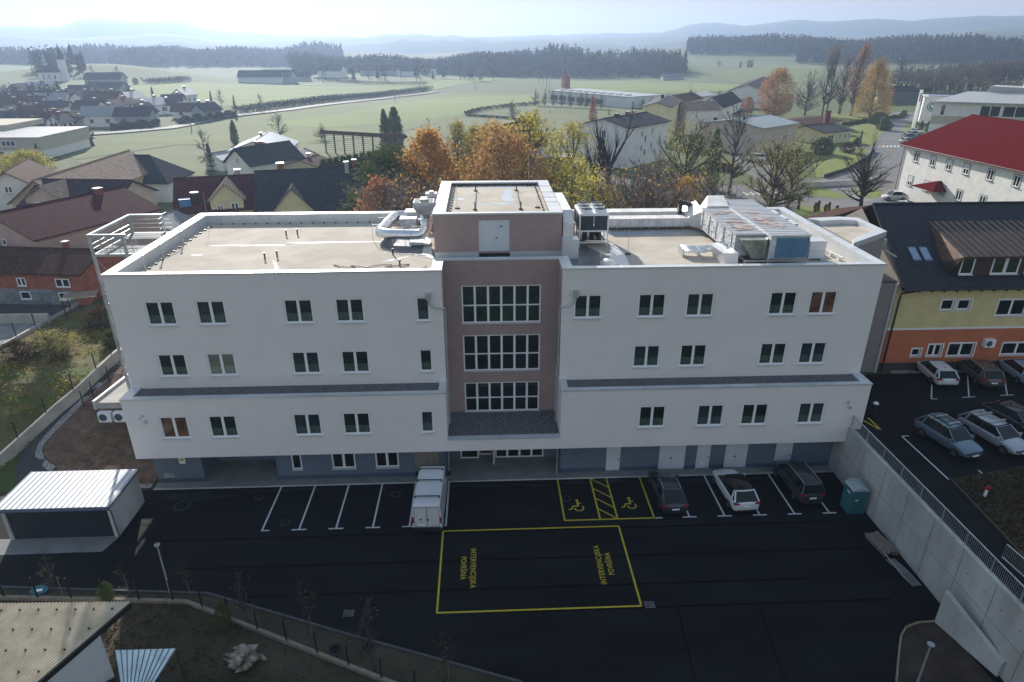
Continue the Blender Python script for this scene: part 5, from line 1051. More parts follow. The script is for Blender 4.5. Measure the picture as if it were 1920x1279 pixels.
# ---------------------------------------------------------------- lower left: fence wall, planting, house, canopy, stump
FWp = [(-60, -10.6), (-29.35, -11.56), (-23.44, -11.96), (-18.02, -12.39), (-15.96, -13.36), (-8.06, -17.08), (-5.53, -18.26), (3, -22.3), (10, -26)]
t = wallrun('fence', 'low pale concrete fence footing with black posts along the planting strip', 'fence', FWp[1:], .2, .22, nm('beige_footing', (.20, .175, .13), .9, var=.2), (2.05, 1.5), base=-.2)
o = scatter_leaves('ground_cover', [(-32, -10.9), (-17, -11.8), (-8, -15.2), (5, -20.2), (3, -22), (-8, -17), (-18, -12.3), (-32, -11.4)], 1500, .04, .1, L['litter'], .08)
o = scatter_leaves('ground_cover', [(-34, -11.7), (-18, -12.6), (-8, -17.3), (2, -22.2), (-6, -26), (-34, -26)], 9000, .05, .14, L['litter'], .1, 160)
o = scatter_leaves('ground_cover', [(-34, -11.7), (-18, -12.6), (-8, -17.3), (2, -22.2), (-6, -26), (-34, -26)], 4000, .05, .13, L['evergreen'], .1, 90)
t = thing('corrugated_roof_house', 'white outbuilding with corrugated fibre cement roof in the lower left corner', 'outbuilding', (-24.4, -20.3, 0))
zr_ = 4.0; a = PZ(243, 1129, zr_); b = PZ(60, 1287, 3.2); c = a+Vector((-8.4, .22, .0)); d = b+Vector((-8.4, .2, 0)); 
m = MB(); m.add([a, b, d, c, a-Vector((0, 0, .12)), b-Vector((0, 0, .12)), d-Vector((0, 0, .12)), c-Vector((0, 0, .12))], [(0, 3, 2, 1), (4, 5, 6, 7), (0, 1, 5, 4), (1, 2, 6, 5), (2, 3, 7, 6), (3, 0, 4, 7)])
k_ = 40; m2 = MB()
for i in range(48):
    f = i/48; p = a.lerp(c, f); q = b.lerp(d, f); m2.tube([p+Vector((-.05, .03, .0)), q+Vector((-.05, 0, .0))], .055, 5)
CORR = nm('corrugated_sheet', (.46, .38, .27), .95, var=.15, scale=1.2, spec=.1, col2=(.60, .52, .39)); m.build('roof_base', CORR, t, world=True); m2.build('corrugated_roof', CORR, t, world=True)
m = MB()
for (u, v) in [(i/9+.05, j/4+.1) for i in range(9) for j in range(4)]: p = a.lerp(c, u).lerp(b.lerp(d, u), v); m.obox((p.x, p.y, p.z+.08), .09, .07, .09, .7)
m.build('roof_bolt', M['black'], t, world=True)
vd = (b-a); vd.z = 0; vd.normalize(); sx = Vector((-1, .03, 0)).normalized(); w0 = a+sx*.45+vd*1.35; w1 = w0+vd*4.6; w2 = w1+sx*7.4; w3_ = w0+sx*7.4
fz = lambda p: a.z+(b.z-a.z)*((p-a).dot(vd)/((b-a).dot(vd)))-.16
m = MB(); m.add([(p.x, p.y, -.2) for p in (w0, w1, w2, w3_)]+[(p.x, p.y, fz(p)) for p in (w0, w1, w2, w3_)], [(0, 1, 2, 3), (7, 6, 5, 4), (1, 0, 4, 5), (2, 1, 5, 6), (3, 2, 6, 7), (0, 3, 7, 4)]); m.build('wall', W['pale'], t, world=True)
m = MB(); dn = Vector((.05, -.03, 0)); m.add([a+dn, b+dn, b+dn-Vector((0, 0, .3)), a+dn-Vector((0, 0, .3)), a+dn*2, b+dn*2, b+dn*2-Vector((0, 0, .3)), a+dn*2-Vector((0, 0, .3))], [(0, 1, 2, 3), (7, 6, 5, 4), (0, 4, 5, 1), (3, 2, 6, 7)]); m.build('verge_board', M['black'], t, world=True)
t = thing('garden_canopy', 'pale translucent ribbed canopy roof beside the corrugated roof outbuilding', 'canopy', tuple(PZ(275, 1250, 0)))
a, b, c, d = PZ(215, 1219, 2.7), PZ(330, 1216, 2.7), PZ(283, 1290, 2.5), PZ(228, 1292, 2.5); m = MB(); th = Vector((0, 0, .04)); m.add([a, b, c, d, a-th, b-th, c-th, d-th], [(0, 3, 2, 1), (4, 5, 6, 7), (0, 1, 5, 4), (1, 2, 6, 5), (2, 3, 7, 6), (3, 0, 4, 7)]); m.build('sheet_roof', nm('pale_polycarbonate', (.55, .66, .68), .4, .0, var=.15, scale=1.5), t, world=True)
m = MB()
for i in range(11): p = a.lerp(b, i/10); q = d.lerp(c, i/10); m.tube([p+th*.5, q+th*.5], .022, 4)
m.build('rib', M['plinth'], t, world=True)
for p in (a, b, c, d): m = MB(); m.box(p.x-.04, p.x+.04, p.y-.04, p.y+.04, 0, p.z-.05); m.build('post', W['wood'], t, world=True)
p = PZ(466, 1250, 0); t = thing('tree_stump', 'large pale gnarled root stump lying in the dark garden at the bottom', 'tree stump', (p.x, p.y, 0)); m = MB(); r_ = random.Random(3)
rr_ = r_
for k in range(15):
    a0 = rr_.uniform(0, 6.28); L0 = rr_.uniform(.5, 1.25)*(1.25 if k % 3 == 0 else .8); z1 = rr_.uniform(-.05, .75); st = Vector((rr_.uniform(-.45, .45)-.1*(k % 4), rr_.uniform(-.3, .35)+.1*(k % 3), rr_.uniform(.15, .45))); en = st+Vector((L0*math.cos(a0)*1.1, L0*math.sin(a0)*.8, z1-.25)); mid = st.lerp(en, .5)+Vector((rr_.uniform(-.2, .2), rr_.uniform(-.2, .2), rr_.uniform(-.1, .25)))
    P = [st, st.lerp(mid, .5)+Vector((rr_.uniform(-.06, .06),)*3), mid, mid.lerp(en, .5)+Vector((0, 0, rr_.uniform(-.08, .08))), en]; r0_ = rr_.uniform(.16, .34); m.tube(P, [r0_, r0_*rr_.uniform(.7, 1.05), r0_*rr_.uniform(.45, .8), r0_*rr_.uniform(.3, .5), r0_*.08], 7)
m.build('stump', nm('bleached_wood', (.09, .055, .03), .9, scale=2.2, col2=(.42, .37, .32), bump=1., bscale=9), t, smooth=True)
p = PZ(75, 1112, 0); t = thing('tilted_signboard', 'small tilted teal and white lid board in the grass by the fence', 'board', (p.x, p.y, .1), R(10)); m = MB(); 
m.add([(.5*math.cos(R(30*i)), .26*math.sin(R(30*i)), .15+.15*math.sin(R(30*i))) for i in range(12)]+[(.5*math.cos(R(30*i)), .26*math.sin(R(30*i)), .08+.15*math.sin(R(30*i))) for i in range(12)], [tuple(range(12)), tuple(range(23, 11, -1))]+[(i, i+12, (i+1) % 12+12, (i+1) % 12) for i in range(12)]); m.build('lid', nm('teal_lid', (.02, .12, .15), .6), t); m = MB(); m.add([(-.2, -.1, .12), (.2, -.1, .12), (.22, .03, .19), (-.12, .03, .19)], [(0, 1, 2, 3)]); m.build('label_patch', M['frame'], t)
# ---------------------------------------------------------------- houses
HB = {}
def house(label, c, rz, Lr, Wr, ze, zr, zg, roof, wall, over=.45, hipA=0., hipB=0., name='house', cat='house', wins=(), chim=(), group=None, th=.16, near=True, wallmat2=None):
    """ridge along local x; the visible long side is local -y. Lr, Wr are the roof's outline; heights above zg"""
    t = thing(name, label, cat, (c[0], c[1], zg), rz, group); a, b = Lr/2, Wr/2; sl_ = (zr-ze)/b; wl, ww = a-over, b-over; zw = ze+over*sl_-th
    HB[t.name] = (b, ze, zr)
    m = MB(); m.box(-wl, wl, -ww, ww, -1.5, zw)
    if not hipA: m.add([(-wl, -ww, zw), (-wl, ww, zw), (-wl, 0, zr-th-.02), (-wl+.2, 0, zr-th-.02)], [(0, 2, 1), (0, 3, 2), (1, 2, 3)])
    if not hipB: m.add([(wl, -ww, zw), (wl, ww, zw), (wl, 0, zr-th-.02), (wl-.2, 0, zr-th-.02)], [(0, 1, 2), (0, 2, 3), (1, 3, 2)])
    m.build('wall', wall, t)
    m = MB(); A0, B0 = -a+hipA, a-hipB
    for s in (-1, 1):
        P = [(-a, s*b, ze), (a, s*b, ze), (B0, 0, zr), (A0, 0, zr)]; Q = [(x, y, z-th) for x, y, z in P]; F = [(0, 1, 2, 3), (7, 6, 5, 4), (0, 4, 5, 1), (1, 5, 6, 2), (3, 7, 4, 0)]
        m.add(P+Q, F if s < 0 else [tuple(reversed(f)) for f in F])
    for hp, x, x2 in ((hipA, -a, A0), (hipB, a, B0)):
        if hp: F = [(0, 1, 2), (5, 4, 3), (0, 3, 4, 1)]; m.add([(x, b, ze), (x, -b, ze), (x2, 0, zr), (x, b, ze-th), (x, -b, ze-th), (x2, 0, zr-th)], F if x < 0 else [tuple(reversed(f)) for f in F])
    r = m.build('roof', roof, t)
    if near:
        m = MB(); m.tube([(A0, 0, zr+.02), (B0, 0, zr+.02)], .11, 6); m.build('ridge_cap', roof, r)
    for x, y, w_, h_, mt2 in chim:
        m = MB(); zt = zr+h_; zb = zr-abs(y)*sl_-.6; m.box(x-w_/2, x+w_/2, y-w_/2, y+w_/2, zb, zt); ch = m.build('chimney', mt2, r); m = MB(); m.box(x-w_/2-.08, x+w_/2+.08, y-w_/2-.08, y+w_/2+.08, zt, zt+.1); m.build('chimney_cap', M['galv'], ch)
    for f, u, z, w_, h_ in wins:
        if near:
            if f == 'f': window(t, u*wl-w_/2, -ww-.05, z, w_, h_, 2 if w_ > .8 else 1, rz=0)
            elif f == 'l': window(t, -wl-.05, -u*ww+w_/2, z, w_, h_, 2 if w_ > .8 else 1, rz=-R(90))
            else: window(t, wl+.05, u*ww-w_/2, z, w_, h_, 2 if w_ > .8 else 1, rz=R(90))
        else:
            m = MB()
            if f == 'f': m.box(u*wl-w_/2, u*wl+w_/2, -ww-.04, -ww+.0, z, z+h_)
            elif f == 'l': m.box(-wl-.04, -wl, u*ww-w_/2, u*ww+w_/2, z, z+h_)
            else: m.box(wl, wl+.04, u*ww-w_/2, u*ww+w_/2, z, z+h_)
            m.build('window', M['glass'], t)
    return t
def house_px(label, A_, B_, zr, E_, ze, roof, wall, zg=UPZ, mirror=False, **k):
    """ridge ends A (left) and B (right) seen at ridge height; E a point of the near eave seen at eave height"""
    a, b = PZ(*A_, zr), PZ(*B_, zr); u = (b-a); Lr = u.length; u.normalize(); n = Vector((u.y, -u.x, 0)); e = PZ(*E_, ze); b_ = abs((e-a).dot(n)); c = (a+b)/2; half = k.pop('half', 4.3 if b_ < 3.4 else None)
    if half: b_ = half; ze = max(zg+2., min(zr-1.2, PL(*E_, a+n*half, n).z))
    return house(label, (c.x, c.y), math.atan2(u.y, u.x), Lr, 2*b_, ze-zg, zr-zg, zg, roof, wall, **k)
def dormer(t, x, yf, z0, w_, zt, zr_, roof, wall, ylen, wn=((0, .8, 1.0),)):
    """cross gable standing on the near slope, in the house's frame: front wall at y=-yf, running back ylen"""
    b_, ze_, zre = HB[t.name]; yf = b_*yf; z0 = ze_-2.2; zt = ze_+(zre-ze_)*zt; zr_ = ze_+(zre-ze_)*zr_; ylen = b_*.98
    m = MB(); h = w_/2; m.add([(x-h, -yf, z0), (x+h, -yf, z0), (x+h, -yf, zt), (x, -yf, zr_-.1), (x-h, -yf, zt), (x-h, -yf+ylen, z0), (x+h, -yf+ylen, z0), (x+h, -yf+ylen, zt), (x, -yf+ylen, zr_-.1), (x-h, -yf+ylen, zt)], [(0, 1, 2, 3, 4), (1, 6, 7, 2), (5, 0, 4, 9)])
    d = m.build('gable_dormer', wall, t); m = MB(); o = .35
    for s in (-1, 1):
        P = [(x, -yf-o, zr_), (x+s*(h+o), -yf-o, zt-o*(zr_-zt)/h), (x+s*(h+o), -yf+ylen, zt-o*(zr_-zt)/h), (x, -yf+ylen, zr_)]; P += [(a, b, c+.12) for a, b, c in P]; F = [(0, 1, 2, 3), (7, 6, 5, 4), (0, 4, 5, 1), (1, 5, 6, 2)]; m.add(P, F if s < 0 else [tuple(reversed(f)) for f in F])
    m.build('dormer_roof', roof, d)
    for u, ww_, hh in wn: window(d, x+u-ww_/2, -yf-.05, z0+(zt-z0)*.45, ww_, hh, 2 if ww_ > .7 else 1)
rb = nm('red_chimney_brick', (.26, .07, .04), .9, var=.2, scale=6)
# --- neighbours on the left, near
t = house_px('unplastered hollow brick house with brown tiled roof at the left edge', (-160, 460), (192, 468), 9.4, (190, 517), 7.3, T['brown'], W['brick'], over=.5, chim=((6.5, .6, .5, .6, rb),), wins=(('f', .36, 2.1, 1., .95), ('f', .80, 2.1, 1.6, .95)))
m = MB(); m.box(-12, 9.38, -4.0, -3.2, 0, 1.9) if False else None
m = MB(); HBx = HB[t.name]; t_b = HBx[0]-.5; m.box(-9.3, 9.32, -t_b-.03, -t_b-.002, -1, 1.75); m.build('lower_render', nm('grey_render', (.2, .22, .23), .9, var=.3, scale=1.5), t)
for u in (.42, .9): window(t, u*9.2-.6, -t_b-.1, .6, 1.2, .9, 1, 1)
t = house_px('large barn with maroon tiled roof and pink gable wall behind the fire escape', (-22, 402), (230, 350), 12.6, (280, 397), 7.6, T['maroon'], W['pink'], chim=((4.6, -.5, .8, .5, rb),), wins=(('l', -.55, 2.4, .9, 1.1), ('l', .1, 4.8, .7, .7)), over=.4, half=6.8)
t = house_px('grey fibre cement roofed shed with blue cowl just behind the fire escape', (276, 415), (402, 366), 8.6, (455, 399), 6.6, T['grey'], W['pale'], over=.3)
m = MB(); q = PZ(348, 386, 8.9); t2 = thing('roof_cowl', 'blue metal ventilation cowl on the grey shed roof', 'roof cowl', (q.x, q.y, 7.6)); m.obox((0, 0, .9), 1.0, .8, 1.3, .4); m.build('cowl', nm('blue_sheet', (.05, .18, .42), .5), t2); m = MB(); m.tube([(.9, .3, 0), (.9, .3, 1.9)], .25, 10); m.tube([(.9, .3, 1.9), (.9, .3, 2.1)], .4, 10); m.build('flue', M['black'], t2); t2.scale = (1.5, 1.5, 1.5)
t = house_px('farmhouse with dark slate roof and beige arched gable behind the maroon barn', (75, 336), (250, 338), 12.2, (285, 390), 8.0, T['purple'], W['beige'], wins=(('r', -.3, 3.4, 1.1, 1.5), ('r', .35, 3.9, .7, 1.1), ('r', 0, .8, 1., 1.4)), over=.5, half=5.8)
dormer(t, -3.2, .9, 3.0, 5.2, .35, 1.0, T['tan'], W['beige'], 6.5, ((-.9, .9, 1.3), (1., .9, 1.3)))
t = house_px('long barn with weathered tan tiles behind the beige farmhouse', (60, 338), (243, 281), 12.4, (215, 350), 9.0, T['tan'], W['cream'], over=.5)
t = house_px('barn with dark blue slate half hipped roof right of the tan barn', (214, 291), (333, 291), 11.6, (305, 344), 7.6, T['slate'], W['pale'], hipB=5.0, over=.4)
q = PZ(8, 322, 12.6); t = house('white rendered house with gable facing the yard at the left edge', (q.x+6.2*math.cos(R(108)), q.y+6.2*math.sin(R(108))), R(108), 13, 9.4, 5.4, 8.4, UPZ, T['brown'], W['white'], wins=(('l', -.05, 5.2, 1., 1.), ('l', .35, 2.4, 1., 1.1), ('l', .6, .4, .8, .8), ('l', -.6, 2.0, .8, .8)))
t = house_px('yellow house with maroon tiled roof and a gabled dormer', (325, 335), (476, 327), 12.0, (470, 392), 8.2, T['maroon'], W['yellow'], over=.35, chim=((3.2, 1.2, .7, .6, M['stone_pale']),), wins=(('f', -.05, 1.4, 1., 1.2), ('f', .85, .6, .8, 1.1)))
dormer(t, 1.7, .95, 1.5, 4.4, .42, .97, T['tan'], W['yellow'], 5.5, ((-.95, .8, 1.3), (1.0, 1., 1.5)))
t = house_px('house with large black tiled roof and yellow gabled dormer behind the left parapet', (476, 321), (692, 312), 12.8, (690, 392), 8.0, T['slate'], W['yellow'], over=.35, chim=((-4.6, .4, .9, .9, rb), (5.0, -.8, .6, .9, M['stone_pale']), (6.2, .3, .6, 1.0, rb)))
dormer(t, -3.0, .97, 1.5, 6.2, .0, .7, T['slate'], W['yellow'], 5.5, ((-1.2, 1., 1.2), (1.2, 1., 1.2)))
t = house_px('white house with black roof and white gable in the middle distance left', (437, 279), (543, 264), 11.6, (560, 297), 8.4, T['slate'], W['white'], over=.5, chim=((-.4, .6, 1.2, .6, rb),), wins=(('l', 0, 4.6, .9, 1.), ('l', -.45, 1.6, .8, 1.), ('l', .35, 1.6, .8, 1.), ('f', .3, 1.4, .8, 1.1), ('f', .7, 1.4, .8, 1.1)))
t = house_px('small grey gabled house half hidden behind the black roofed white house', (480, 262), (505, 246), 11., (558, 268), 8.6, T['metalblue'], W['white'], over=.4, chim=((0, .4, .5, .5, rb),))
t = house_px('small house with brown roof beside the slate roofed white house', (562, 300), (598, 290), 9.0, (606, 312), 7., T['brown'], W['cream'], over=.3, chim=((0, .2, .6, .7, M['stone_pale']),))
t = house('low dark roofed shed right of the small brown roofed house', tuple(PZ(583, 302, 6.5)[:2]), R(-60), 8, 6, 2.6, 4.6, UPZ, T['black'], W['white'], over=.3)
t = house('small grey blue roofed garage left of the black roofed white house', tuple(PZ(421, 290, 7.2)[:2]), R(60), 7, 6, 2.4, 3.8, UPZ, T['metalblue'], W['white'], over=.3)
# school at the far left edge
q = PZ(84, 300, UPZ); t = thing('school_building', 'flat roofed beige and white school building at the left frame edge', 'building', (q.x, q.y, UPZ)); rz = R(-4)
m = MB(); m.box(-52, 0, 0, 22, 2.4, 5.1); m.build('upper_wall', W['sand'], t); m = MB(); m.box(-52, -.3, .3, 21.5, 0, 2.399); m.build('lower_wall', W['white'], t); m = MB(); m.box(-52, .15, -.15, 22.1, 5.1, 5.3); m.build('roof', T['light'], t); m = MB(); m.box(-40, -16, 14, 30, 5.31, 6.6); m.build('upper_block', W['sand'], t)
for i in range(5): window(t, -4-i*3.2, .24, .5, 1.2, 1.6, 1, 1, sill=False)
window(t, -9, -.06, 3.2, 3.2, 1.3, 3, 1); window(t, -20, -.06, 3.2, 3.2, 1.3, 3, 1)
# --- neighbour on the right: orange and yellow block
t = thing('apartment_house', 'yellow and orange rendered house with black tiled roof and metal dormer at right', 'house', (45, 12, UPZ))
HX0, HX1, HY, HYR, ZE, ZR = 33.95, 62., 7.5, 15.2, 12.0, 17.0; sl_ = (ZR-ZE)/(HYR-(HY-.6)); zb = 8.05
oy = [(( 1766, 560), (1792, 585), 'glass'), ((1797, 560), (1823, 584), 'glass'), ((1873, 560), (1925, 595), 'glass')]; oo = [((1709, 652), (1730, 671), 'glass'), ((1741, 644), (1768, 671), 'glass'), ((1779, 642), (1828, 671), 'glass'), ((1880, 641), (1938, 668), 'glass')]
def rects(l): 
    r = []
    for a, b, g in l: p, q = PY(a[0]+2, a[1]+2, HY), PY(b[0]-6, b[1]-3, HY); r.append((p.x, max(q.x, p.x+.7), q.z, p.z))
    return r
ry, ro = rects(oy), rects(oo); ry.append((50, 52, ry[-1][2], ry[-1][3])); ro.append((52, 54, ro[-1][2], ro[-1][3]))
m = MB(); wallgrid(m, HX0, HX1, zb+.16, ZE+.35, HY, ry, .18); m.build('upper_wall', W['lemon'], t, world=True); m = MB(); m.quad((HX0, HY, zb), (HX0, HY, ZE+.35), (HX0, 23, ZE+.35), (HX0, 23, zb)); m.quad((HX0, HY, ZE+.35), (HX0, HYR, ZR-.3), (HX0, 23, ZE+.3)); m.build('gable_wall', nm('grey_gable', (.25, .22, .20), .9), t, world=True)
m = MB(); wallgrid(m, HX0, HX1, 4.95, zb, HY, ro, .18); m.quad((HX0, HY, 4), (HX0, HY, zb), (HX0, 23, zb), (HX0, 23, 4)); m.build('lower_wall', W['orange'], t, world=True)
m = MB(); m.quad((HX0, HY, 4), (HX1, HY, 4), (HX1, HY, 4.95), (HX0, HY, 4.95)); m.build('plinth', W['maroonp'], t, world=True)
m = MB(); m.box(HX0-.02, HX1, HY-.03, HY+.02, zb+.0, zb+.16); m.build('string_course', M['frame'], t, world=True)
for a, b, c, d in ry+ro:
    window(t, a-45, HY+.1-12, c-UPZ, b-a, d-c, 2 if b-a > 1.1 else 1); m = MB()
    for q in ((a-.1, b+.1, d, d+.1), (a-.1, b+.1, c-.1, c), (a-.1, a, c, d), (b, b+.1, c, d)): m.box(q[0], q[1], HY-.025, HY-.002, q[2], q[3])
    m.build('window_surround', M['frame'], t, world=True)
tr = T['black']; rt_ = MB()
def RP(x, y): return (x-0, y, ZE+(y-(HY-.6))*sl_)
R0 = 34.0
rt_.v = []; P = [(R0, HY-.6, ZE), (HX1, HY-.6, ZE), (HX1, HYR, ZR), (R0+.9, HYR, ZR)]; rt_.add(P+[(x, y, z-.2) for x, y, z in P], [(0, 1, 2, 3), (7, 6, 5, 4), (0, 4, 5, 1), (3, 7, 4, 0)]); rt_.add([(R0+.9, HYR, ZR), (HX1, HYR, ZR), (HX1, 24, ZE-.5), (R0+.9, 24, ZE-.5)], [(0, 1, 2, 3)]); rt_.build('roof', tr, t, world=True)
m = MB(); m.tube([(R0+.9, HYR, ZR+.03), (HX1, HYR, ZR+.03)], .14, 6); m.tube([(R0, HY-.6, ZE+.03), (R0+.9, HYR, ZR+.03)], .1, 6); m.build('ridge_cap', tr, t, world=True)
m = MB(); m.tube([(R0, HY-.72, ZE-.1), (HX1, HY-.72, ZE-.1)], .1, 8); m.tube([(HX0+1.2, HY-.7, ZE-.15), (HX0+1.1, HY-.4, ZE-.4), (HX0+.35, HY-.15, ZE-.6), (HX0+.3, HY-.12, ZE-1.2), (HX0+.3, HY-.12, 4.1)], .07, 6); m.build('gutter', M['black'], t, world=True)
m = MB()
for i in range(26): x = R0+.4+i*1.05; m.box(x, x+.12, HY-.58, HY+.0, ZE-.38, ZE-.2)
m.build('rafter_end', W['wood'], t, world=True)
# dormer: metal roof over boarded front
dx0 = 38.5; yd = 8.0; zd0 = RP(0, yd)[2]; zd1 = 14.5; yt = 13.3; zt_ = RP(0, yt)[2]
m = MB(); wallgrid(m, dx0+.5, HX1, zd0-.1, zd1-.1, yd, [], .1); m.build('dormer_wall', W['wood'], t, world=True)
m = MB(); P = [(dx0+.35, yd-.45, zd1-.1), (HX1, yd-.45, zd1-.1), (HX1, yt, zt_+.05), (dx0+.6, yt, zt_+.05)]; m.add(P+[(x, y, z-.16) for x, y, z in P], [(0, 1, 2, 3), (7, 6, 5, 4), (0, 4, 5, 1), (3, 7, 4, 0)])
zc = RP(0, yd-.2)[2]; m.add([(dx0+.35, yd-.45, zd1-.12), (dx0+.6, yt, zt_+.03), (dx0-.2, yd+1.2, RP(0, yd+1.2)[2]+.03), (dx0-.15, yd+.1, RP(0, yd+.1)[2]+.05)], [(0, 1, 2, 3)]); m.add([(dx0+.35, yd-.45, zd1-.2), (dx0-.15, yd+.1, zc), (dx0+.55, yd+.0, zc), (dx0+.55, yd+.0, zd1-.15)], [(0, 1, 2, 3)])
m.build('dormer_roof', T['copper'], t, world=True); m = MB(); x = dx0+.9
while x < HX1: m.tube([(x, yd-.44, zd1-.07), (x, yt, zt_+.08)], .035, 4); x += .62
m.build('roof_seam', nm('dark_seam', (.025, .02, .02), .5, .5), t, world=True)
for px0, px1 in (((1803, 488), (1826, 516)), ((1862, 488), (1888, 514)), ((1888, 488), (1920, 514)), ((1926, 488), (1950, 514))):
    a, b = PY(*px0, yd), PY(*px1, yd); window(t, a.x-45, yd-.09-12, zd0+.12-UPZ, min(b.x-a.x, 1.15), zd1-.25-zd0-.12, 1, 1, glass='glass_green')
nrm = Vector((0, -sl_, 1)).normalized()
for px in (1712, 1733):
    q = PL(px+2, 478, Vector((0, HY-.6, ZE)), nrm); m = MB(); P = [(q.x-.38, q.y-.7), (q.x+.38, q.y-.7), (q.x+.38, q.y+.7), (q.x-.38, q.y+.7)]
    m.add([(x, y, RP(x, y)[2]+.02) for x, y in P]+[(x, y, RP(x, y)[2]+.12) for x, y in P], [(4, 5, 6, 7), (0, 1, 5, 4), (1, 2, 6, 5), (2, 3, 7, 6), (3, 0, 4, 7)]); f = m.build('roof_window', M['plinth'], t, world=True)
    m = MB(); P = [(q.x-.3-45, q.y-.6-12), (q.x+.3-45, q.y-.6-12), (q.x+.3-45, q.y+.6-12), (q.x-.3-45, q.y+.6-12)]; m.add([(x, y, RP(0, y+12)[2]+.126-UPZ) for x, y in P], [(0, 1, 2, 3)]); m.build('pane', nm('pale_roof_glass', (.25, .32, .42), .1), f)
a = PY(1852, 650, HY-.2); m = MB(); t2 = thing('air_conditioner', 'outdoor air conditioner unit on the orange wall above the cars', 'air conditioner', (a.x, HY-.2, a.z)); m.box(-.45, .45, -.2, .2, 0, .7); m.build('casing', M['frame'], t2); m = MB(); m.tube([(-.1, -.205, .36), (-.1, -.225, .36)], .26, 16); m.build('fan_grille', M['plinth'], t2); m = MB(); m.box(-.4, -.35, -.1, .2, -.1, -.003); m.box(.35, .4, -.1, .2, -.1, -.003); m.build('bracket', M['galv'], t2)
# small roof behind the annex
t = house_px('low house with dark tiled gable roof behind the chamfered annex', (1560, 408), (1640, 384), 13.2, (1655, 424), 10.8, T['brown'], W['beige'], over=.4)
# --- red roofed long white building
ZE2, ZR2 = 13.3, 17.2; a = PZ(1686, 270, ZE2); b = PZ(1925, 323, ZE2); u = (b-a); u.z = 0; u.normalize(); n = Vector((u.y, -u.x, 0)); r0 = PZ(1822, 215, ZR2); hw = abs((r0-a).dot(n)); Ltot = 62.; hip = (r0-a).dot(u); c = a+u*(Ltot/2)-n*hw
oL = .7
t = house('long white three storey building with bright red hipped roof at right', (c.x, c.y), math.atan2(u.y, u.x), Ltot, 2*hw, ZE2-UPZ, ZR2-UPZ, UPZ, T['red'], W['white'], over=oL, hipA=hip, hipB=hip, name='hospital_building', cat='building')
fp = a-n*oL; loc0 = Vector((c.x, c.y, UPZ)); u3 = u
def rrwin(px, py, w_=1.15, h_=1.55, shut=0.):
    q = PL(1540+px/4.737, 130+py/4.737, fp, n); x = (q-loc0).dot(u); z = q.z-UPZ; o = window(t, x-w_/2, -(hw-oL)-.04, z-h_/2, w_, h_, 2, sill=True, fr=.08)
    m = MB(); 
    for s in ((x-w_/2-.22, x-w_/2-.02, z-h_/2-.2, z+h_/2+.2), (x+w_/2+.02, x+w_/2+.22, z-h_/2-.2, z+h_/2+.2), (x-w_/2-.02, x+w_/2+.02, z+h_/2+.02, z+h_/2+.2), (x-w_/2-.02, x+w_/2+.02, z-h_/2-.2, z-h_/2-.06)): m.box(s[0], s[1], -(hw-oL)-.03, -(hw-oL)-.002, s[2], s[3])
    m.build('window_surround', W['greywall'], t)
    if shut: m = MB(); m.box(.05, w_-.05, -.03, -.002, h_*(1-shut), h_-.04); m.build('shutter', M['door'], o)
for px, py, s in ((845, 778, 0), (990, 815, .4), (1135, 850, .45), (1290, 887, .5), (1503, 938, 0), (1737, 993, 0), (790, 992, .6), (930, 1035, .8), (1073, 1075, .5), (1220, 1118, 0), (1430, 1168, 0), (740, 1172, 0)): rrwin(px, py, shut=s)
m = MB(); x = (PL(1540+1040/4.737, 130+1150/4.737, fp, n)-loc0).dot(u); y0 = -(hw-oL); m.add([(x-4.5, y0-2.4, 3.2), (x+1.5, y0-2.4, 3.2), (x+1.5, y0, 3.2), (x-4.5, y0, 3.2), (x-.3, y0-.9, 4.7), (x-.3, y0, 4.7)], [(0, 1, 4), (1, 2, 5, 4), (3, 0, 4, 5), (3, 2, 1, 0)]); m.build('porch_roof', T['red'], t)
m = MB(); m.tube([(-Ltot/2+oL+.2, y0-.1, 0), (-Ltot/2+oL+.2, y0-.1, ZE2-UPZ-.5), (-Ltot/2+.0, y0-oL-.1, ZE2-UPZ-.1)], .07, 6); m.tube([(-Ltot/2, y0-oL-.06, ZE2-UPZ-.1), (Ltot/2, y0-oL-.06, ZE2-UPZ-.1)], .1, 6); m.build('gutter', nm('red_brown_gutter', (.1, .02, .018), .5), t)
# --- modern white building with green emblem
Zm = 14.2; a = PZ(1753, 190, Zm-.4); b = PZ(1925, 195, Zm-.4); u = b-a; u.z = 0; u.normalize()
t = thing('medical_building', 'modern white building with ribbed pale roof and grey glazing behind the red roof', 'building', (a.x, a.y, UPZ), math.atan2(u.y, u.x)); m = MB(); m.prism([(0, 0), (60, 0), (60, 20), (16, 20)], 0, 9.3); m.build('wall', W['white'], t)
m = MB(); m.add([(-.8, -1.2, 9.4), (62, -1.2, 9.4), (62, 12, 11.6), (9.5, 12, 11.6), (-.8, -1.2, 9.7), (62, -1.2, 9.7), (62, 12, 11.9), (9.5, 12, 11.9)], [(3, 2, 1, 0), (4, 5, 6, 7), (0, 1, 5, 4), (1, 2, 6, 5), (2, 3, 7, 6), (3, 0, 4, 7)]); m.build('roof', T['light'], t)
m = MB(); m.box(0, 60, -.06, -.002, 3.2, 5.6); m.build('band', W['sand'], t)
for x, w_, c_ in ((2, 1.2, 1), (12, 5, 2), (17.6, 6, 2), (24.2, 7, 3), (31.8, 6, 3), (38.5, 7, 3)): window(t, x, -.1, 5.8, w_, 3.0, c_, 1, sill=False, glass='glass_green' if x > 20 else 'glass')
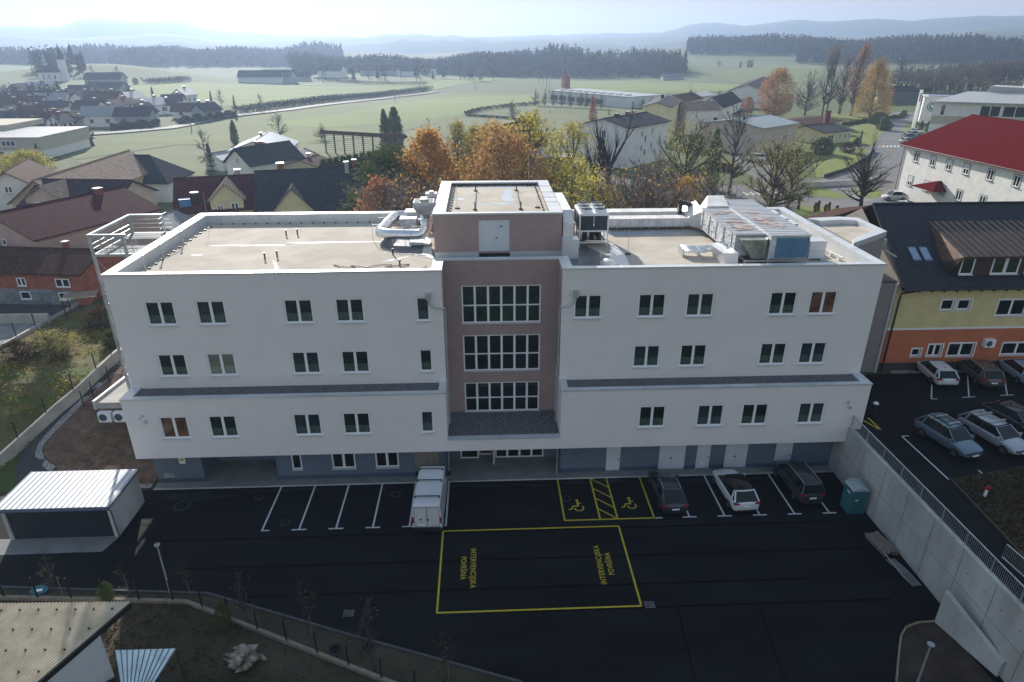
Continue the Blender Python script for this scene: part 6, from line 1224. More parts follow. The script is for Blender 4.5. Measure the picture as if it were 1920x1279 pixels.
m = MB(); m.add([(13, 12.5, 9), (48, 12.5, 9), (48, 20, 9), (17, 20, 9), (15, 12.5, 13.5), (48, 12.5, 12.5), (48, 20, 12.5), (18, 20, 13.5)], [(3, 2, 1, 0), (4, 5, 6, 7), (0, 1, 5, 4), (1, 2, 6, 5), (2, 3, 7, 6), (3, 0, 4, 7)]); m.box(24, 30, 12.3, 16, 12.6, 15.2); m.build('roof_block', T['light'], t)
g2 = PZ(1723, 231, UPZ); t = thing('medical_wing', 'white side wing with round green emblem and blue solar panels on its roof', 'building', (g2.x, g2.y, UPZ), -R(30)); m = MB(); m.box(0, 14, 0, 11, 0, 8.4); m.build('wall', W['white'], t); m = MB(); m.box(-.4, 14.4, -.4, 11.4, 8.4, 8.7); m.build('roof', M['coping'], t)
m = MB(); m.box(1.2, 14, .8, 10, 8.72, 8.85); m.build('solar_panel', nm('solar_cells', (.02, .04, .12), .2), t)
gmt = nm('emblem_green', (.02, .19, .10), .6, var=.05); m = MB(); m.tube([(2.9, -.02, 5.6), (2.9, -.12, 5.6)], 1.7, 28); e = m.build('emblem', gmt, t); m = MB(); m.tube([(2.9, -.125, 5.6), (2.9, -.14, 5.6)], 1.4, 28); m.build('emblem_ring', M['frame'], e); m = MB(); m.tube([(2.9, -.145, 5.6), (2.9, -.16, 5.6)], 1.2, 28); m.build('emblem_field', gmt, e)
m = MB(); m.tube([(2.6, -.17, 5.8), (2.6, -.175, 5.8)], .4, 12); m.quad((2.5, -.18, 4.9), (3.6, -.18, 5.3), (3.5, -.18, 5.7), (2.7, -.18, 5.4)); m.build('emblem_mark', M['frame'], e)
p = G(1711, 243); t = thing('advertising_pylon', 'tall slim white advertising pylon beside the side road', 'pylon', tuple(p)); m = MB(); m.box(-.45, .45, -.15, .15, 0, 12); m.build('panel', M['frame'], t); m = MB(); m.box(-.3, .3, -.17, -.151, 8.5, 11); m.build('emblem_panel', nm('faded_red', (.35, .2, .22), .7), t)
# --- middle distance houses
hh = house_px
t = hh('white three storey house with black roof behind the bare pollarded tree', (1131, 222), (1214, 210), 14.6, (1182, 240), 13.0, T['slate'], W['white'], over=.6, chim=((-3.5, .3, .9, .5, M['black']), (1, .2, .9, .6, rb), (3.6, .2, .7, .6, M['stone_pale'])), wins=(('f', -.3, 6.3, 1., 1.3), ('f', .2, 6.6, 1., 1.3), ('f', -.12, 5., .8, 1.5), ('f', -.3, 3.2, 1., 1.3), ('f', .2, 3.4, 1., 1.3), ('f', -.12, 2., .8, 1.5), ('l', .0, 6.2, 1.2, 1.6), ('f', .6, 3.4, 1., 1.3)))
t = hh('pale plastered two storey house with grey sheet roof beside the street', (1373, 224), (1443, 215), 12.2, (1418, 243), 10.8, T['metalblue'], W['beige'], over=.5, wins=(('f', -.35, 3.5, .9, 1.5), ('f', .1, 3.7, .9, 1.5), ('f', -.1, 1.4, .9, 1.6), ('f', .15, .6, .9, 1.5), ('f', .6, 4.3, .6, .6)))
t = hh('yellow kindergarten pavilion with low black roof right of the grey roofed house', (1510, 236), (1566, 231), 8.6, (1540, 250), 7.4, T['black'], W['yellow'], over=.6, wins=(('f', .2, 1., 1., 1.4), ('f', .55, 1., 1., 1.4), ('f', .85, 1., 1., 1.4), ('f', -.5, .2, 2.2, 2.2)), name='kindergarten', cat='pavilion')
q = PZ(1548, 235, 8); t2 = thing('brick_chimney', 'tall dark red square chimney rising beside the yellow pavilion', 'chimney', (q.x, q.y, UPZ)); m = MB(); m.box(-.7, .7, -.5, .5, 0, 7.6); m.build('stack', nm('dark_red_render', (.16, .03, .035), .8), t2); m = MB(); m.box(-.8, .8, -.6, .6, 7.6, 7.8); m.build('cap', M['black'], t2)
t = hh('long low flat pitched hall behind the yellow pavilion', (1475, 226), (1545, 218), 8.6, (1500, 236), 7.9, T['brown'], W['cream'], over=.5, near=False)
t = hh('small yellow house with steep dark roof left of the white gabled house', (1232, 192), (1252, 178), 15., (1265, 198), 11.5, T['black'], W['yellow'], over=.4, near=False, chim=((2, .3, .8, .9, M['black']),), wins=(('l', .2, 5.5, 1., 1.), ('l', -.4, 3., 1., 1.)))
t = hh('white house with tan tiled roof among the trees in the middle distance', (1278, 190), (1343, 189), 13.5, (1335, 206), 11., T['tan'], W['white'], over=.4, near=False, wins=(('f', .8, 3.0, 1.3, 1.8),))
t = hh('large white gabled house with dark roof left of the big orange tree', (1335, 182), (1372, 171), 14.5, (1406, 184), 11.5, T['slate'], W['white'], over=.5, near=False, wins=(('f', -.3, 4.2, 1., 1.2), ('f', .3, 4.2, 1., 1.2), ('l', 0, 4.4, 1., 1.2)), chim=((-2, .5, .9, .9, M['stone_pale']),))
t = hh('white bungalow with pale roof behind the tan roofed house', (1290, 174), (1325, 171), 12.5, (1322, 178), 11., T['light'], W['white'], over=.4, near=False)
t = hh('dark roofed house partly hidden behind the bungalow', (1262, 178), (1300, 173), 13.5, (1310, 186), 11., T['brown'], W['cream'], over=.4, near=False)
t = hh('small dark gabled shed below the large white gabled house', (1347, 206), (1378, 199), 9.5, (1392, 210), 7., T['slate'], W['greywall'], over=.3, near=False)
t = hh('dark brown roofed house behind the autumn trees in the centre', (945, 232), (1010, 221), 14.5, (1060, 250), 9., T['brown'], W['white'], over=.5, near=False, hipB=4, chim=((-1, .5, .9, .7, rb), (2.5, .5, .9, .7, rb), (4.5, .5, .9, .6, rb)))
t = hh('house with purple brown gable roof beyond the orange tree at right', (1402, 158), (1432, 143), 13.5, (1450, 165), 10.5, T['purple'], W['white'], over=.4, near=False)
p = G(1674, 190); t = house('small dark roofed house by the retaining walls beyond the golden willow', (p.x, p.y), R(-20), 15, 11, 3.4, 6.6, p.z, T['slate'], W['cream'], over=.5, near=False, wins=(('f', .1, 1., 2., 1.2),), chim=((2, .3, .9, 1.4, M['black']), (4, .3, .9, 1.4, M['black'])))
# striped retaining walls behind the road end
q = G(1665, 196); t = thing('terraced_wall', 'dark stepped retaining wall bands at the end of the side road', 'wall', tuple(q)); m = MB()
for i in range(5): m.box(-3, 32, i*.9, i*.9+.4, 0, 1.+i*.9)
m.build('wall', M['gravel'], t)
# long pale industrial hall
a = PZ(1028, 191, UPZ); a = G(1028, 192); b = G(1178, 203); u = b-a; u.z = 0; Lh = u.length; u.normalize()
t = thing('factory_hall', 'long low pale flat roofed hall behind the row of pollarded trees', 'hall', tuple(a), math.atan2(u.y, u.x)); m = MB(); m.box(0, Lh, 0, 22, -2, 5.2); m.build('wall', W['pale'], t); m = MB(); m.box(-.2, Lh+.2, -.2, 22.2, 5.2, 5.6); m.build('roof', T['light'], t)
for i in range(6): m = MB(); x = 2+i*Lh*.115; m.box(x, x+Lh*.09, -.06, -.01, 1.6, 3.6); m.build('window', M['glass'], t)
for i in range(9): m = MB(); x = 4+i*Lh/10; m.box(x, x+1.6, 4, 7, 5.6, 6.2); m.build('rooflight', M['foil'], t)
q = G(1063, 171); t = thing('silo_chimney', 'stubby dark brick chimney behind the long pale hall', 'chimney', tuple(q)); m = MB(); m.tube([(0, 0, -1), (0, 0, 9)], [1.9, 1.6], 12); m.build('stack', rb, t)
# hayrack
a, b = G(612, 286), G(757, 296); u = b-a; u.z = 0; Lh = u.length; u.normalize(); t = thing('hayrack', 'long timber hayrack with narrow dark roof on the meadow', 'hayrack', tuple(a), math.atan2(u.y, u.x))
m = MB(); m.add([(-1, -1.1, 4.7), (Lh+1, -1.1, 4.7), (Lh+1, 0, 5.5), (-1, 0, 5.5), (-1, 1.1, 4.7), (Lh+1, 1.1, 4.7)], [(0, 1, 2, 3), (3, 2, 5, 4), (1, 0, 4, 5)]); m.build('roof', T['brown'], t)
for i in range(9): m = MB(); x = Lh*i/8; m.box(x-.15, x+.15, -.15, .15, -1, 4.9); m.build('post', M['bark_grey'], t)
m = MB()
for z in [.8+.5*i for i in range(8)]: m.box(0, Lh, -.04, .04, z, z+.07)
m.build('rail', M['bark_grey'], t)
# --- village on the left slope
vl = [ # label, px of base centre, py, L, W, rot, ze, zr, roof, wall, windows side
 ('white gabled house with sunlit pale roof at the field edge, rightmost white house', 343, 196, 12, 10, 80, 4.8, 8, 'light', 'white'),
 ('low brown roofed house with white walls under the rightmost village conifer', 357, 222, 17, 9, 2, 3.2, 6.6, 'brown', 'white'),
 ('house with brightly lit roof slope right of the village centre', 283, 216, 12, 10, 65, 4.5, 7.6, 'light', 'white'),
 ('white house with glaring sunlit roof at the top of the village', 242, 203, 12, 10, 70, 4.5, 7.8, 'light', 'white'),
 ('large dark red roofed house in the village centre', 195, 208, 17, 12, -8, 4., 9, 'brown', 'beige'),
 ('white gabled house left of the dark red roofed village house', 155, 204, 12, 10, 75, 4.5, 8, 'slate', 'white'),
 ('pale grey roofed house in front of the village centre', 188, 238, 15, 11, 10, 4.5, 8, 'grey', 'white'),
 ('low pale roofed garage beside the ochre village house', 140, 222, 10, 8, 0, 3., 4.4, 'grey', 'ochre'),
 ('ochre walled village house with dark roof', 97, 218, 16, 9, 4, 4., 6.6, 'slate', 'ochre'),
 ('wide grey roofed house on the left of the village', 95, 205, 15, 11, 10, 4.2, 7.6, 'grey', 'white'),
 ('dark roofed house above the grey roofed one on the village left', 76, 196, 13, 10, 10, 4., 7, 'slate', 'cream'),
 ('white walled house with brown roof near the road at the village front', 80, 245, 18, 10, 5, 3.4, 7., 'brown', 'white'),
 ('small white gabled house facing the road at the village front', 108, 248, 8, 8, 80, 3.8, 6.4, 'slate', 'white'),
 ('dark roofed house at the far left frame edge of the village', 10, 222, 15, 11, 10, 4.4, 8, 'brown', 'white'),
 ('pinkish house with dark roof at the left frame edge behind the school', 6, 240, 12, 10, 5, 4., 6.4, 'slate', 'pink'),
 ('long low dark shed behind the school', 40, 247, 18, 8, 5, 2.6, 4.6, 'slate', 'greywall'),
 ('small shed with rusty roof right of the white roadside house', 140, 240, 8, 6, -20, 2.6, 4.4, 'brown', 'greywall'),
 ('small dark carport beside the pale grey roofed village house', 222, 236, 7, 5, 10, 2.4, 3.2, 'slate', 'greywall'),
 ('farmhouse with grey roof on the hazy slope behind the village', 193, 160, 24, 14, 5, 4, 8, 'slate', 'greywall'),
 ('second hazy farm building below the farmhouse on the slope', 197, 176, 22, 12, -6, 3.4, 6.5, 'slate', 'greywall'),
 ('long dark barn of the distant farm on the left fields', 488, 156, 30, 14, 3, 4, 8, 'slate', 'pale'),
 ('second dark barn of the distant farm on the left fields', 520, 156, 22, 14, -8, 4, 8.5, 'slate', 'greywall'),
 ('small end barn of the distant farm on the left fields', 552, 152, 22, 10, 3, 3, 6, 'slate', 'greywall'),
 ('farmhouse on the left end of the hamlet before the wood', 622, 146, 20, 13, -15, 5, 9, 'slate', 'white'),
 ('long barn in the hamlet before the wood', 712, 142, 32, 13, -3, 4, 8, 'brown', 'greywall'),
 ('white farmhouse in the hamlet before the wood', 800, 140, 15, 12, 20, 5, 9, 'slate', 'white'),
 ('small gabled farm shed right of the hamlet barn', 760, 143, 14, 10, 30, 4, 7.5, 'slate', 'white'),
 ('house behind the ochre walled village house', 120, 193, 11, 8, 70, 3.6, 6.4, 'slate', 'white'),
 ('brown roofed house left of the wide grey roofed one', 55, 208, 13, 10, 5, 4, 6.8, 'brown', 'white'),
 ('hazy dark roofed house high at the village left edge', 30, 200, 15, 8, -10, 4.4, 7.2, 'slate', 'cream'),
 ('dark roofed house below the glaring roofs of the village', 262, 228, 11, 10, 75, 3.6, 7.6, 'slate', 'white'),
 ('small house between the glaring roof and the long brown roof', 300, 214, 13, 8, 12, 4, 6.4, 'slate', 'white'),
 ('dark gabled barn right of the dark red roofed house', 222, 214, 15, 10, 70, 4.4, 6.8, 'brown', 'greywall'),
 ('small brown roofed house in front of the village left group', 58, 232, 11, 8, 5, 3.6, 7.2, 'brown', 'cream'),
 ('white house squeezed beside the pale low garage', 165, 222, 13, 10, -10, 4, 7.6, 'slate', 'white'),
 ('pale walled house at the left edge above the long shed', 30, 226, 15, 8, 75, 4.4, 6.4, 'slate', 'pale'),
 ('small shed left of the rightmost white village house', 322, 204, 11, 10, 12, 3.6, 6.8, 'slate', 'white'),
 ('low dark annex right of the long brown roofed house', 385, 226, 13, 8, 70, 4, 7.2, 'slate', 'greywall'),
 ('low dark shed beside the village road hedge', 250, 238, 15, 10, 5, 4.4, 7.6, 'slate', 'greywall'),
 ('hazy house at the very left edge of the upper village', 8, 205, 11, 8, -10, 3.6, 6.4, 'slate', 'white'),
 ('distant grey roofed house below the church', 40, 180, 13, 10, 75, 4, 6.8, 'slate', 'greywall'),
 ('distant pale roofed house below the church', 75, 178, 15, 8, 12, 4.4, 7.2, 'light', 'white'),
 ('distant dark roofed house right of the church foot', 150, 182, 13, 8, 5, 4, 6.4, 'slate', 'greywall'),
 ('dark hut at the field edge below the dense wood', 1262, 150, 18, 9, 0, 2.5, 4.5, 'black', 'greywall'),
]
for i, (lab, px, py, L_, W_, rz, ze, zr, rf, wl) in enumerate(vl):
    p = G(px, py); kq = .8 if px < 430 else 1.; L_ *= kq; W_ *= kq; ze *= kq; zr *= kq; wi = [('f', -.5, 1.2, 1.2, 1.3), ('f', .4, 1.2, 1.2, 1.3), ('l', -.3, 1.4, 1.1, 1.2), ('l', .3, 1.4, 1.1, 1.2)]+([('l', 0, 4.2, 1.1, 1.1)] if zr > 7 else []) if py > 190 else []
    house(lab, (p.x, p.y+W_*.4), R(rz), L_, W_, ze, zr, p.z, T[rf], W[wl], over=.6, near=False, wins=wi, group='village and farm houses', chim=((L_*.2, .6, .8, .7, rb),) if py > 190 else ())
# church
p = G(118, 152); t = thing('church', 'hazy white church with dark pointed spire on the left hill', 'church', tuple(p), R(10)); m = MB(); m.box(-26, 0, -6, 6, -3, 9); m.box(0, 8, -4, 4, -3, 22); m.build('wall', W['white'], t)
m = MB(); m.add([(-27, -7, 9), (1, -7, 9), (1, 7, 9), (-27, 7, 9), (-24, 0, 16), (0, 0, 16)], [(0, 1, 5, 4), (2, 3, 4, 5), (3, 0, 4), (1, 2, 5)]); m.build('nave_roof', T['slate'], t); m = MB(); m.tube([(4, 0, 22), (4, 0, 25), (4, 0, 38)], [5.4, 3., .1], 8); m.build('spire', T['slate'], t); kc = (p-CAM).length*54/FOC/40; t.scale = (kc*.8, kc*.8, kc)
for x in (-20, -13, -6): m = MB(); m.box(x-.7, x+.7, -6.1, -6.0, 2, 6.5); m.build('window', M['glass'], t)
# ---------------------------------------------------------------- roads, lawns, fields
fl('street_asphalt', [(1195, 352), (1290, 385), (1340, 410), (1620, 415), (1690, 392), (1695, 300), (1702, 262), (1712, 235), (1740, 200), (1690, 199), (1665, 218), (1655, 245), (1632, 275), (1600, 305), (1560, 330), (1532, 337), (1495, 330), (1440, 305), (1415, 285), (1370, 296), (1400, 325), (1430, 345), (1320, 350), (1230, 342)], M['asphalt_old'], .012)
fl('street_asphalt', [(1030, 330), (1080, 318), (1150, 345), (1195, 352), (1230, 342), (1150, 332), (1080, 296), (1020, 300)], M['asphalt_old'], .01)
fl('lawn', [(1532, 334), (1575, 326), (1612, 300), (1640, 268), (1662, 240), (1664, 225), (1640, 228), (1600, 236), (1568, 250), (1520, 285)], M['lawn'], .02)
fl('lawn', [(1532, 229), (1560, 212), (1632, 214), (1650, 222), (1600, 232), (1570, 246)], M['lawn'], .02)
fl('lawn', [(1512, 352), (1548, 353), (1598, 371), (1560, 372), (1508, 366)], M['lawn'], .02); fl('lawn', [(1592, 357), (1650, 356), (1655, 368), (1622, 374)], M['lawn'], .02)
fl('lawn', [(1495, 385), (1560, 390), (1600, 402), (1590, 425), (1490, 412)], M['lawn'], .025)
fl('lawn', [(1220, 312), (1330, 325), (1335, 342), (1225, 338)], M['rough_grass'], .022); fl('lawn', [(1690, 248), (1712, 246), (1722, 225), (1700, 233)], M['lawn'], .025)
fl('footway', [(1560, 350), (1582, 352), (1640, 378), (1610, 378)], M['paving'], .022); fl('footway', [(1560, 276), (1650, 274), (1650, 277), (1560, 280)], M['paving'], .035)
m = MB()
for i in range(8): m.quad(*[tuple(PZ(1392+i*12+a, 361+b-i*.1, UPZ+.03)) for a, b in ((0, 0), (7, 0), (14, 5), (7, 5))][::-1])
for i in range(8): m.quad(*[tuple(PZ(1634+i*7+a, 273+b, UPZ+.03)) for a, b in ((0, 0), (4, 0), (3, 3), (-1, 3))][::-1])
struct('zebra_crossing', m, M['lineW'])
q = [tuple(PZ(*p, UPZ))[:2] for p in [(1490, 352), (1540, 350), (1620, 345), (1660, 338)]]; wallrun('parapet_wall', 'low weathered concrete wall along the ramp beside the street', 'wall', q, .3, 1.0, M['concrete'])
q = [tuple(PZ(*p, UPZ))[:2] for p in [(1545, 334), (1590, 320), (1622, 300), (1640, 285)]]; wallrun('parapet_wall', 'thin dark curved barrier along the road bend', 'barrier', q, .15, .8, M['black'])
drape('fields', GP([(95, 262), (330, 238), (520, 211), (640, 195), (820, 174), (1000, 176), (1030, 192), (880, 215), (740, 250), (600, 268), (330, 272), (140, 300)]), M['field2'], .03)
drape('fields', GP([(480, 232), (640, 214), (820, 182), (1000, 178), (1020, 190), (900, 203), (860, 215), (800, 225), (600, 240)]), M['field1'], .06)
drape('fields', GP([(105, 182), (200, 167), (330, 153), (480, 158), (640, 160), (760, 150), (990, 146), (820, 168), (640, 186), (440, 200), (250, 190), (150, 195)]), M['field1'], .1, 10)
drape('fields', GP([(1060, 152), (1200, 151), (1400, 158), (1400, 170), (1230, 176), (1180, 172), (1060, 166)]), M['field1'], .1, 10)
drape('fields', GP([(1330, 140), (1500, 118), (1540, 112), (1540, 150), (1420, 160)]), M['field2'], .1, 10)
drape('fields', GP([(140, 302), (330, 274), (500, 264), (600, 270), (740, 252), (850, 222), (1000, 215), (1090, 215), (1100, 240), (900, 280), (700, 330), (330, 330), (200, 320)]), nm('grazed_meadow', (.07, .088, .018), .95, scale=.08, col2=(.115, .125, .035), detail=9, bump=.5, bscale=2), .015, 12)
rp_ = [G(*p) for p in [(95, 263), (160, 254), (230, 249), (320, 241), (430, 219), (540, 207), (640, 194), (740, 182), (822, 172)]]; strip('road', [(p.x, p.y) for p in rp_], 5.5, M['asphalt_old'], .35)
rp_ = [G(*p) for p in [(160, 262), (115, 258), (60, 262)]]; strip('road', [(p.x, p.y) for p in rp_], 8, M['asphalt_old'], .4)
rp_ = [G(*p) for p in [(570, 160), (640, 161), (760, 153), (900, 148)]]; strip('road', [(p.x, p.y) for p in rp_], 4, M['asphalt_old'], .35)
L['scrub'] = leafmat('leafless_wood', (.075, .06, .05), (.13, .10, .075), .3)
# ---------------------------------------------------------------- trees
def leafquad(m, p, s, r, flat=False):
    a = Vector((r.gauss(0, 1), r.gauss(0, 1), r.gauss(0, 1)*(.3 if flat else 1))).normalized(); b = a.cross(Vector((r.gauss(0, 1), r.gauss(0, 1), r.gauss(0, 1)))).normalized(); a *= s; b *= s*.7
    m.add([p-a, p-b*.9, p+a, p+b], [(0, 1, 2, 3)])
def env(kind, r):
    """random point of the crown, height and radius fractions"""
    while True:
        z = r.random(); 
        if kind == 'round': rad = math.sin(math.pi*min(1, .12+z*.86))**.6
        elif kind == 'pyramid': rad = (min(1, z*5+.25))*(1-z)**.62*1.15
        elif kind == 'column': rad = min(1, z*6+.2)*(1-z**3)**.8
        elif kind == 'vase': rad = .25+.75*z if z < .8 else (1-z)/.2*.9+.1
        elif kind == 'weep': rad = (1-z**2.2)**.6
        else: rad = .9
        q = r.random()**.42; a = r.uniform(0, 2*math.pi); return z, rad*q, a
def make_tree(seed, kind='round', h=12., cr=4.5, base=.22, leaves=4000, ls=.22, twigs=900, limbs=16, tr=.22, leafmat_=None, bark='bark', stems=1, hang=False):
    r = random.Random(seed); tm = MB(); cm = MB(); ends = []
    for s in range(stems):
        ox, oy = (0, 0) if stems == 1 else (r.uniform(-cr*.25, cr*.25), r.uniform(-cr*.25, cr*.25)); top = Vector((ox*2+r.uniform(-.4, .4), oy*2+r.uniform(-.4, .4), h*.9)); pts = [Vector((ox, oy, 0)).lerp(top, i/6)+Vector((r.uniform(-.12, .12), r.uniform(-.12, .12), 0))*(i > 0) for i in range(7)]
        tm.tube(pts, [tr*(1.25 if i == 0 else 1)*(1-i/6*.88) for i in range(7)], 7)
        for k in range(limbs):
            z, q, a = env(kind, r); tz = h*(base+(1-base)*z); tgt = Vector((math.cos(a)*q*cr, math.sin(a)*q*cr, tz)); f = max(base*.7, (tz/h)*(.55+.2*r.random())); f = min(f, .86); i = f/.9*6; i0 = min(5, int(i)); st = pts[i0].lerp(pts[i0+1], i-i0); mid = st.lerp(tgt, .5)+Vector((0, 0, -.1*(tgt-st).length if not hang else .2*(tgt-st).length)); rr = tr*(1-f)*.7+.03
            P = [st, st.lerp(mid, .6), mid.lerp(tgt, .3), tgt]; tm.tube(P, [rr, rr*.75, rr*.5, rr*.2], 5, cap=False); ends.append((st, mid, tgt, rr))
            for j in range(4):
                t0 = r.uniform(.35, .95); s0 = st.lerp(mid, t0*2) if t0 < .5 else mid.lerp(tgt, t0*2-1); d = (tgt-st).normalized()*cr*.25+Vector((r.gauss(0, 1), r.gauss(0, 1), r.gauss(.4, .6)))*cr*.16; tm.tube([s0, s0+d*.5+Vector((0, 0, .05)), s0+d], [rr*.35, rr*.22, .015], 4, cap=False); ends.append((s0, s0+d*.5, s0+d, .03))
    for k in range(twigs):
        st, mid, tgt, rr = r.choice(ends); t0 = r.random(); s0 = mid.lerp(tgt, t0); d = (tgt-st).normalized()*.5+Vector((r.gauss(0, 1), r.gauss(0, 1), r.gauss(.35 if not hang else -1.2, .7)))*.55; d *= cr*.2*r.uniform(.5, 1.2); w_ = Vector((d.y, -d.x, r.uniform(-.2, .2)*d.length)).normalized()*.022; tm.add([s0-w_, s0+w_, s0+d], [(0, 1, 2)])
        if k % 2 == 0: e = s0+d*.5; d2 = Vector((r.gauss(0, 1), r.gauss(0, 1), r.gauss(.3, .7)))*cr*.07; tm.add([e-w_*.7, e+w_*.7, e+d2], [(0, 1, 2)])
    if leaves:
        cl = []
        for k in range(max(20, leaves//10)):
            z, q, a = env(kind, r); cl.append(Vector((math.cos(a)*q*cr, math.sin(a)*q*cr, h*(base+(1-base)*z))))
        cs = cr*.1; leaves = int(leaves*1.25); ls *= .8
        for k in range(leaves):
            c = r.choice(cl); p = c+Vector((r.gauss(0, cs), r.gauss(0, cs), r.gauss(0, cs*(1.6 if hang else .9)))); leafquad(cm, p, ls*r.uniform(.6, 1.3), r)
    o1 = tm.build('trunk', M[bark]); d1 = o1.data; bpy.data.objects.remove(o1); d2 = None
    if leaves: o2 = cm.build('crown', leafmat_); d2 = o2.data; bpy.data.objects.remove(o2)
    return dict(t=d1, c=d2, h=h, r=cr)
def make_fir(seed, h=14., cr=2.6, n=2600, dens=1.):
    r = random.Random(seed); tm = MB(); cm = MB(); tm.tube([(0, 0, 0), (0, 0, h*.95)], [.2, .02], 6)
    for k in range(n):
        z = r.random()**.8; z = .08+.92*z; rad = cr*(1-z)**.85*(.8+.25*math.sin(z*46))+.06; a = r.uniform(0, 6.283); q = r.random()**.5; p = Vector((math.cos(a)*rad*q, math.sin(a)*rad*q, h*z-rad*q*.28)); d = Vector((math.cos(a), math.sin(a), -.3))*.42; s_ = Vector((-math.sin(a), math.cos(a), 0))*.17; cm.add([p-s_, p+s_, p+d], [(0, 1, 2)])
    o1 = tm.build('trunk', M['bark']); d1 = o1.data; bpy.data.objects.remove(o1); o2 = cm.build('crown', L['needle']); d2 = o2.data; bpy.data.objects.remove(o2); return dict(t=d1, c=d2, h=h, r=cr)
def make_pollard(seed, h=9.):
    r = random.Random(seed); tm = MB(); pts = [Vector((0, 0, 0)), Vector((.05, 0, h*.25)), Vector((0, .05, h*.45)), Vector((.1, 0, h*.62))]; tm.tube(pts, [.42, .34, .3, .24], 8)
    for k in range(11):
        a = r.uniform(0, 6.28); z0 = h*r.uniform(.4, .62); L_ = h*r.uniform(.12, .3); e = Vector((math.cos(a)*L_*.7, math.sin(a)*L_*.7, z0+L_*.7)); tm.tube([Vector((0, 0, z0)), e*.6+Vector((0, 0, z0*.4)), e], [.18, .14, .13], 6)
        for j in range(9): d = Vector((r.gauss(0, .3)+math.cos(a)*.4, r.gauss(0, .3)+math.sin(a)*.4, 1)).normalized()*h*r.uniform(.12, .34); tm.tube([e, e+d*.5+Vector((math.cos(a)*.2, math.sin(a)*.2, 0)), e+d], [.045, .03, .008], 4, cap=False)
    o1 = tm.build('trunk', M['ivy_bark']); d1 = o1.data; bpy.data.objects.remove(o1); return dict(t=d1, c=None, h=h*.95, r=h*.3)
PT = dict(
 orange=make_tree(1, 'pyramid', 13, 4.6, .15, 7500, .2, 700, 20, .2, L['orange']), gold=make_tree(2, 'round', 13, 4.5, .2, 6000, .2, 900, 18, .2, L['gold']),
 goldorange=make_tree(12, 'round', 13, 4.8, .12, 7000, .2, 900, 20, .2, L['brown']), yellow=make_tree(3, 'round', 12, 4., .3, 2200, .18, 900, 18, .18, L['yellow']),
 greeny=make_tree(4, 'pyramid', 15, 3.8, .2, 3600, .2, 900, 20, .2, L['olive']), green=make_tree(5, 'round', 11, 4.4, .08, 8000, .19, 400, 16, .2, L['evergreen']), olive=make_tree(15, 'round', 10, 4.5, .1, 6500, .18, 700, 16, .2, L['olive']),
 rust=make_tree(6, 'round', 7, 2.6, .1, 3500, .16, 500, 14, .12, L['rust']), brush=make_tree(7, 'vase', 8, 3.6, .05, 300, .14, 2600, 26, .08, L['brown'], 'bark_grey', 3),
 bare=make_tree(8, 'round', 13, 4.6, .25, 0, .1, 2600, 26, .26, None, 'bark'), baregrey=make_tree(9, 'round', 10, 4.2, .15, 250, .13, 2600, 24, .16, L['yellow'], 'bark_grey', 2),
 oak=make_tree(10, 'round', 12, 5.2, .3, 300, .14, 2800, 30, .36, L['gold'], 'ivy_bark'), mossy=make_tree(16, 'round', 11, 5.0, .18, 2600, .12, 3000, 28, .3, L['olive'], 'bark'),
 willow=make_tree(11, 'weep', 15, 5.2, .08, 8500, .2, 900, 20, .34, L['gold'], 'bark', 1, True), tall=make_tree(13, 'column', 22, 5.2, .22, 350, .2, 3600, 34, .34, L['rust'], 'bark_grey', 2), tallrust=make_tree(14, 'column', 22, 5.2, .2, 2800, .22, 3200, 32, .34, L['rust'], 'bark_grey', 2),
 larch=make_tree(17, 'pyramid', 12, 2.6, .1, 4200, .2, 300, 16, .16, L['pink']), fir=make_fir(1), spruce=make_fir(2, 15, 3.4, 3600), column=make_tree(18, 'column', 8, 1.1, .02, 4200, .13, 40, 8, .1, L['evergreen']),
 ivy=make_tree(19, 'column', 10, 1.7, .02, 5200, .22, 200, 14, .3, L['evergreen'], 'ivy_bark'), bush=make_tree(20, 'round', 3, 1.9, .0, 4200, .12, 60, 8, .08, L['evergreen']), brownbush=make_tree(21, 'round', 2.6, 1.8, .0, 2600, .09, 900, 16, .06, L['litter']),
 pollard=make_pollard(1), pollard2=make_pollard(2), sapling=make_tree(22, 'round', 4.6, .9, .35, 25, .05, 300, 9, .025, L['brown'], 'ivy_bark'), weedy=make_tree(24, 'vase', 3, 1.8, .0, 1700, .1, 900, 18, .04, L['olive'], 'bark', 3), smallyellow=make_tree(23, 'round', 3, 1.9, .02, 5200, .09, 300, 12, .06, L['yellow']))
NT = 0
def tree(kind, label, x, y, h, wk=1., z=None, cat='tree', group=None, name=None, rz=None):
    global NT; NT += 1; p = PT[kind]; k = h/p['h']; r = random.Random(NT*7)
    t = thing(name or {'fir': 'fir_tree', 'spruce': 'fir_tree', 'bush': 'bush', 'brownbush': 'bush', 'brush': 'bare_shrub', 'sapling': 'young_tree', 'column': 'columnar_tree'}.get(kind, 'tree'), label, cat, (x, y, H(x, y) if z is None else z), r.uniform(0, 6.28) if rz is None else rz, group or 'trees'); t.scale = (k*wk, k*wk, k)
    link('trunk', p['t'], t)
    if p['c']: link('crown', p['c'], t)
    return t
def TY(kind, label, px, py, y, wk=1., **a):
    q = PY(px, py, y); z0 = H(q.x, y); return tree(kind, label, q.x, y, max(1.5, q.z-z0), wk, **a)
def TG(kind, label, px, pb, pt, wk=1., **a):
    g = G(px, pb); q = PY(px, pt, g.y); return tree(kind, label, g.x, g.y, max(1, q.z-g.z), wk, z=g.z-.1, **a)
G1 = 'autumn trees behind the white block'
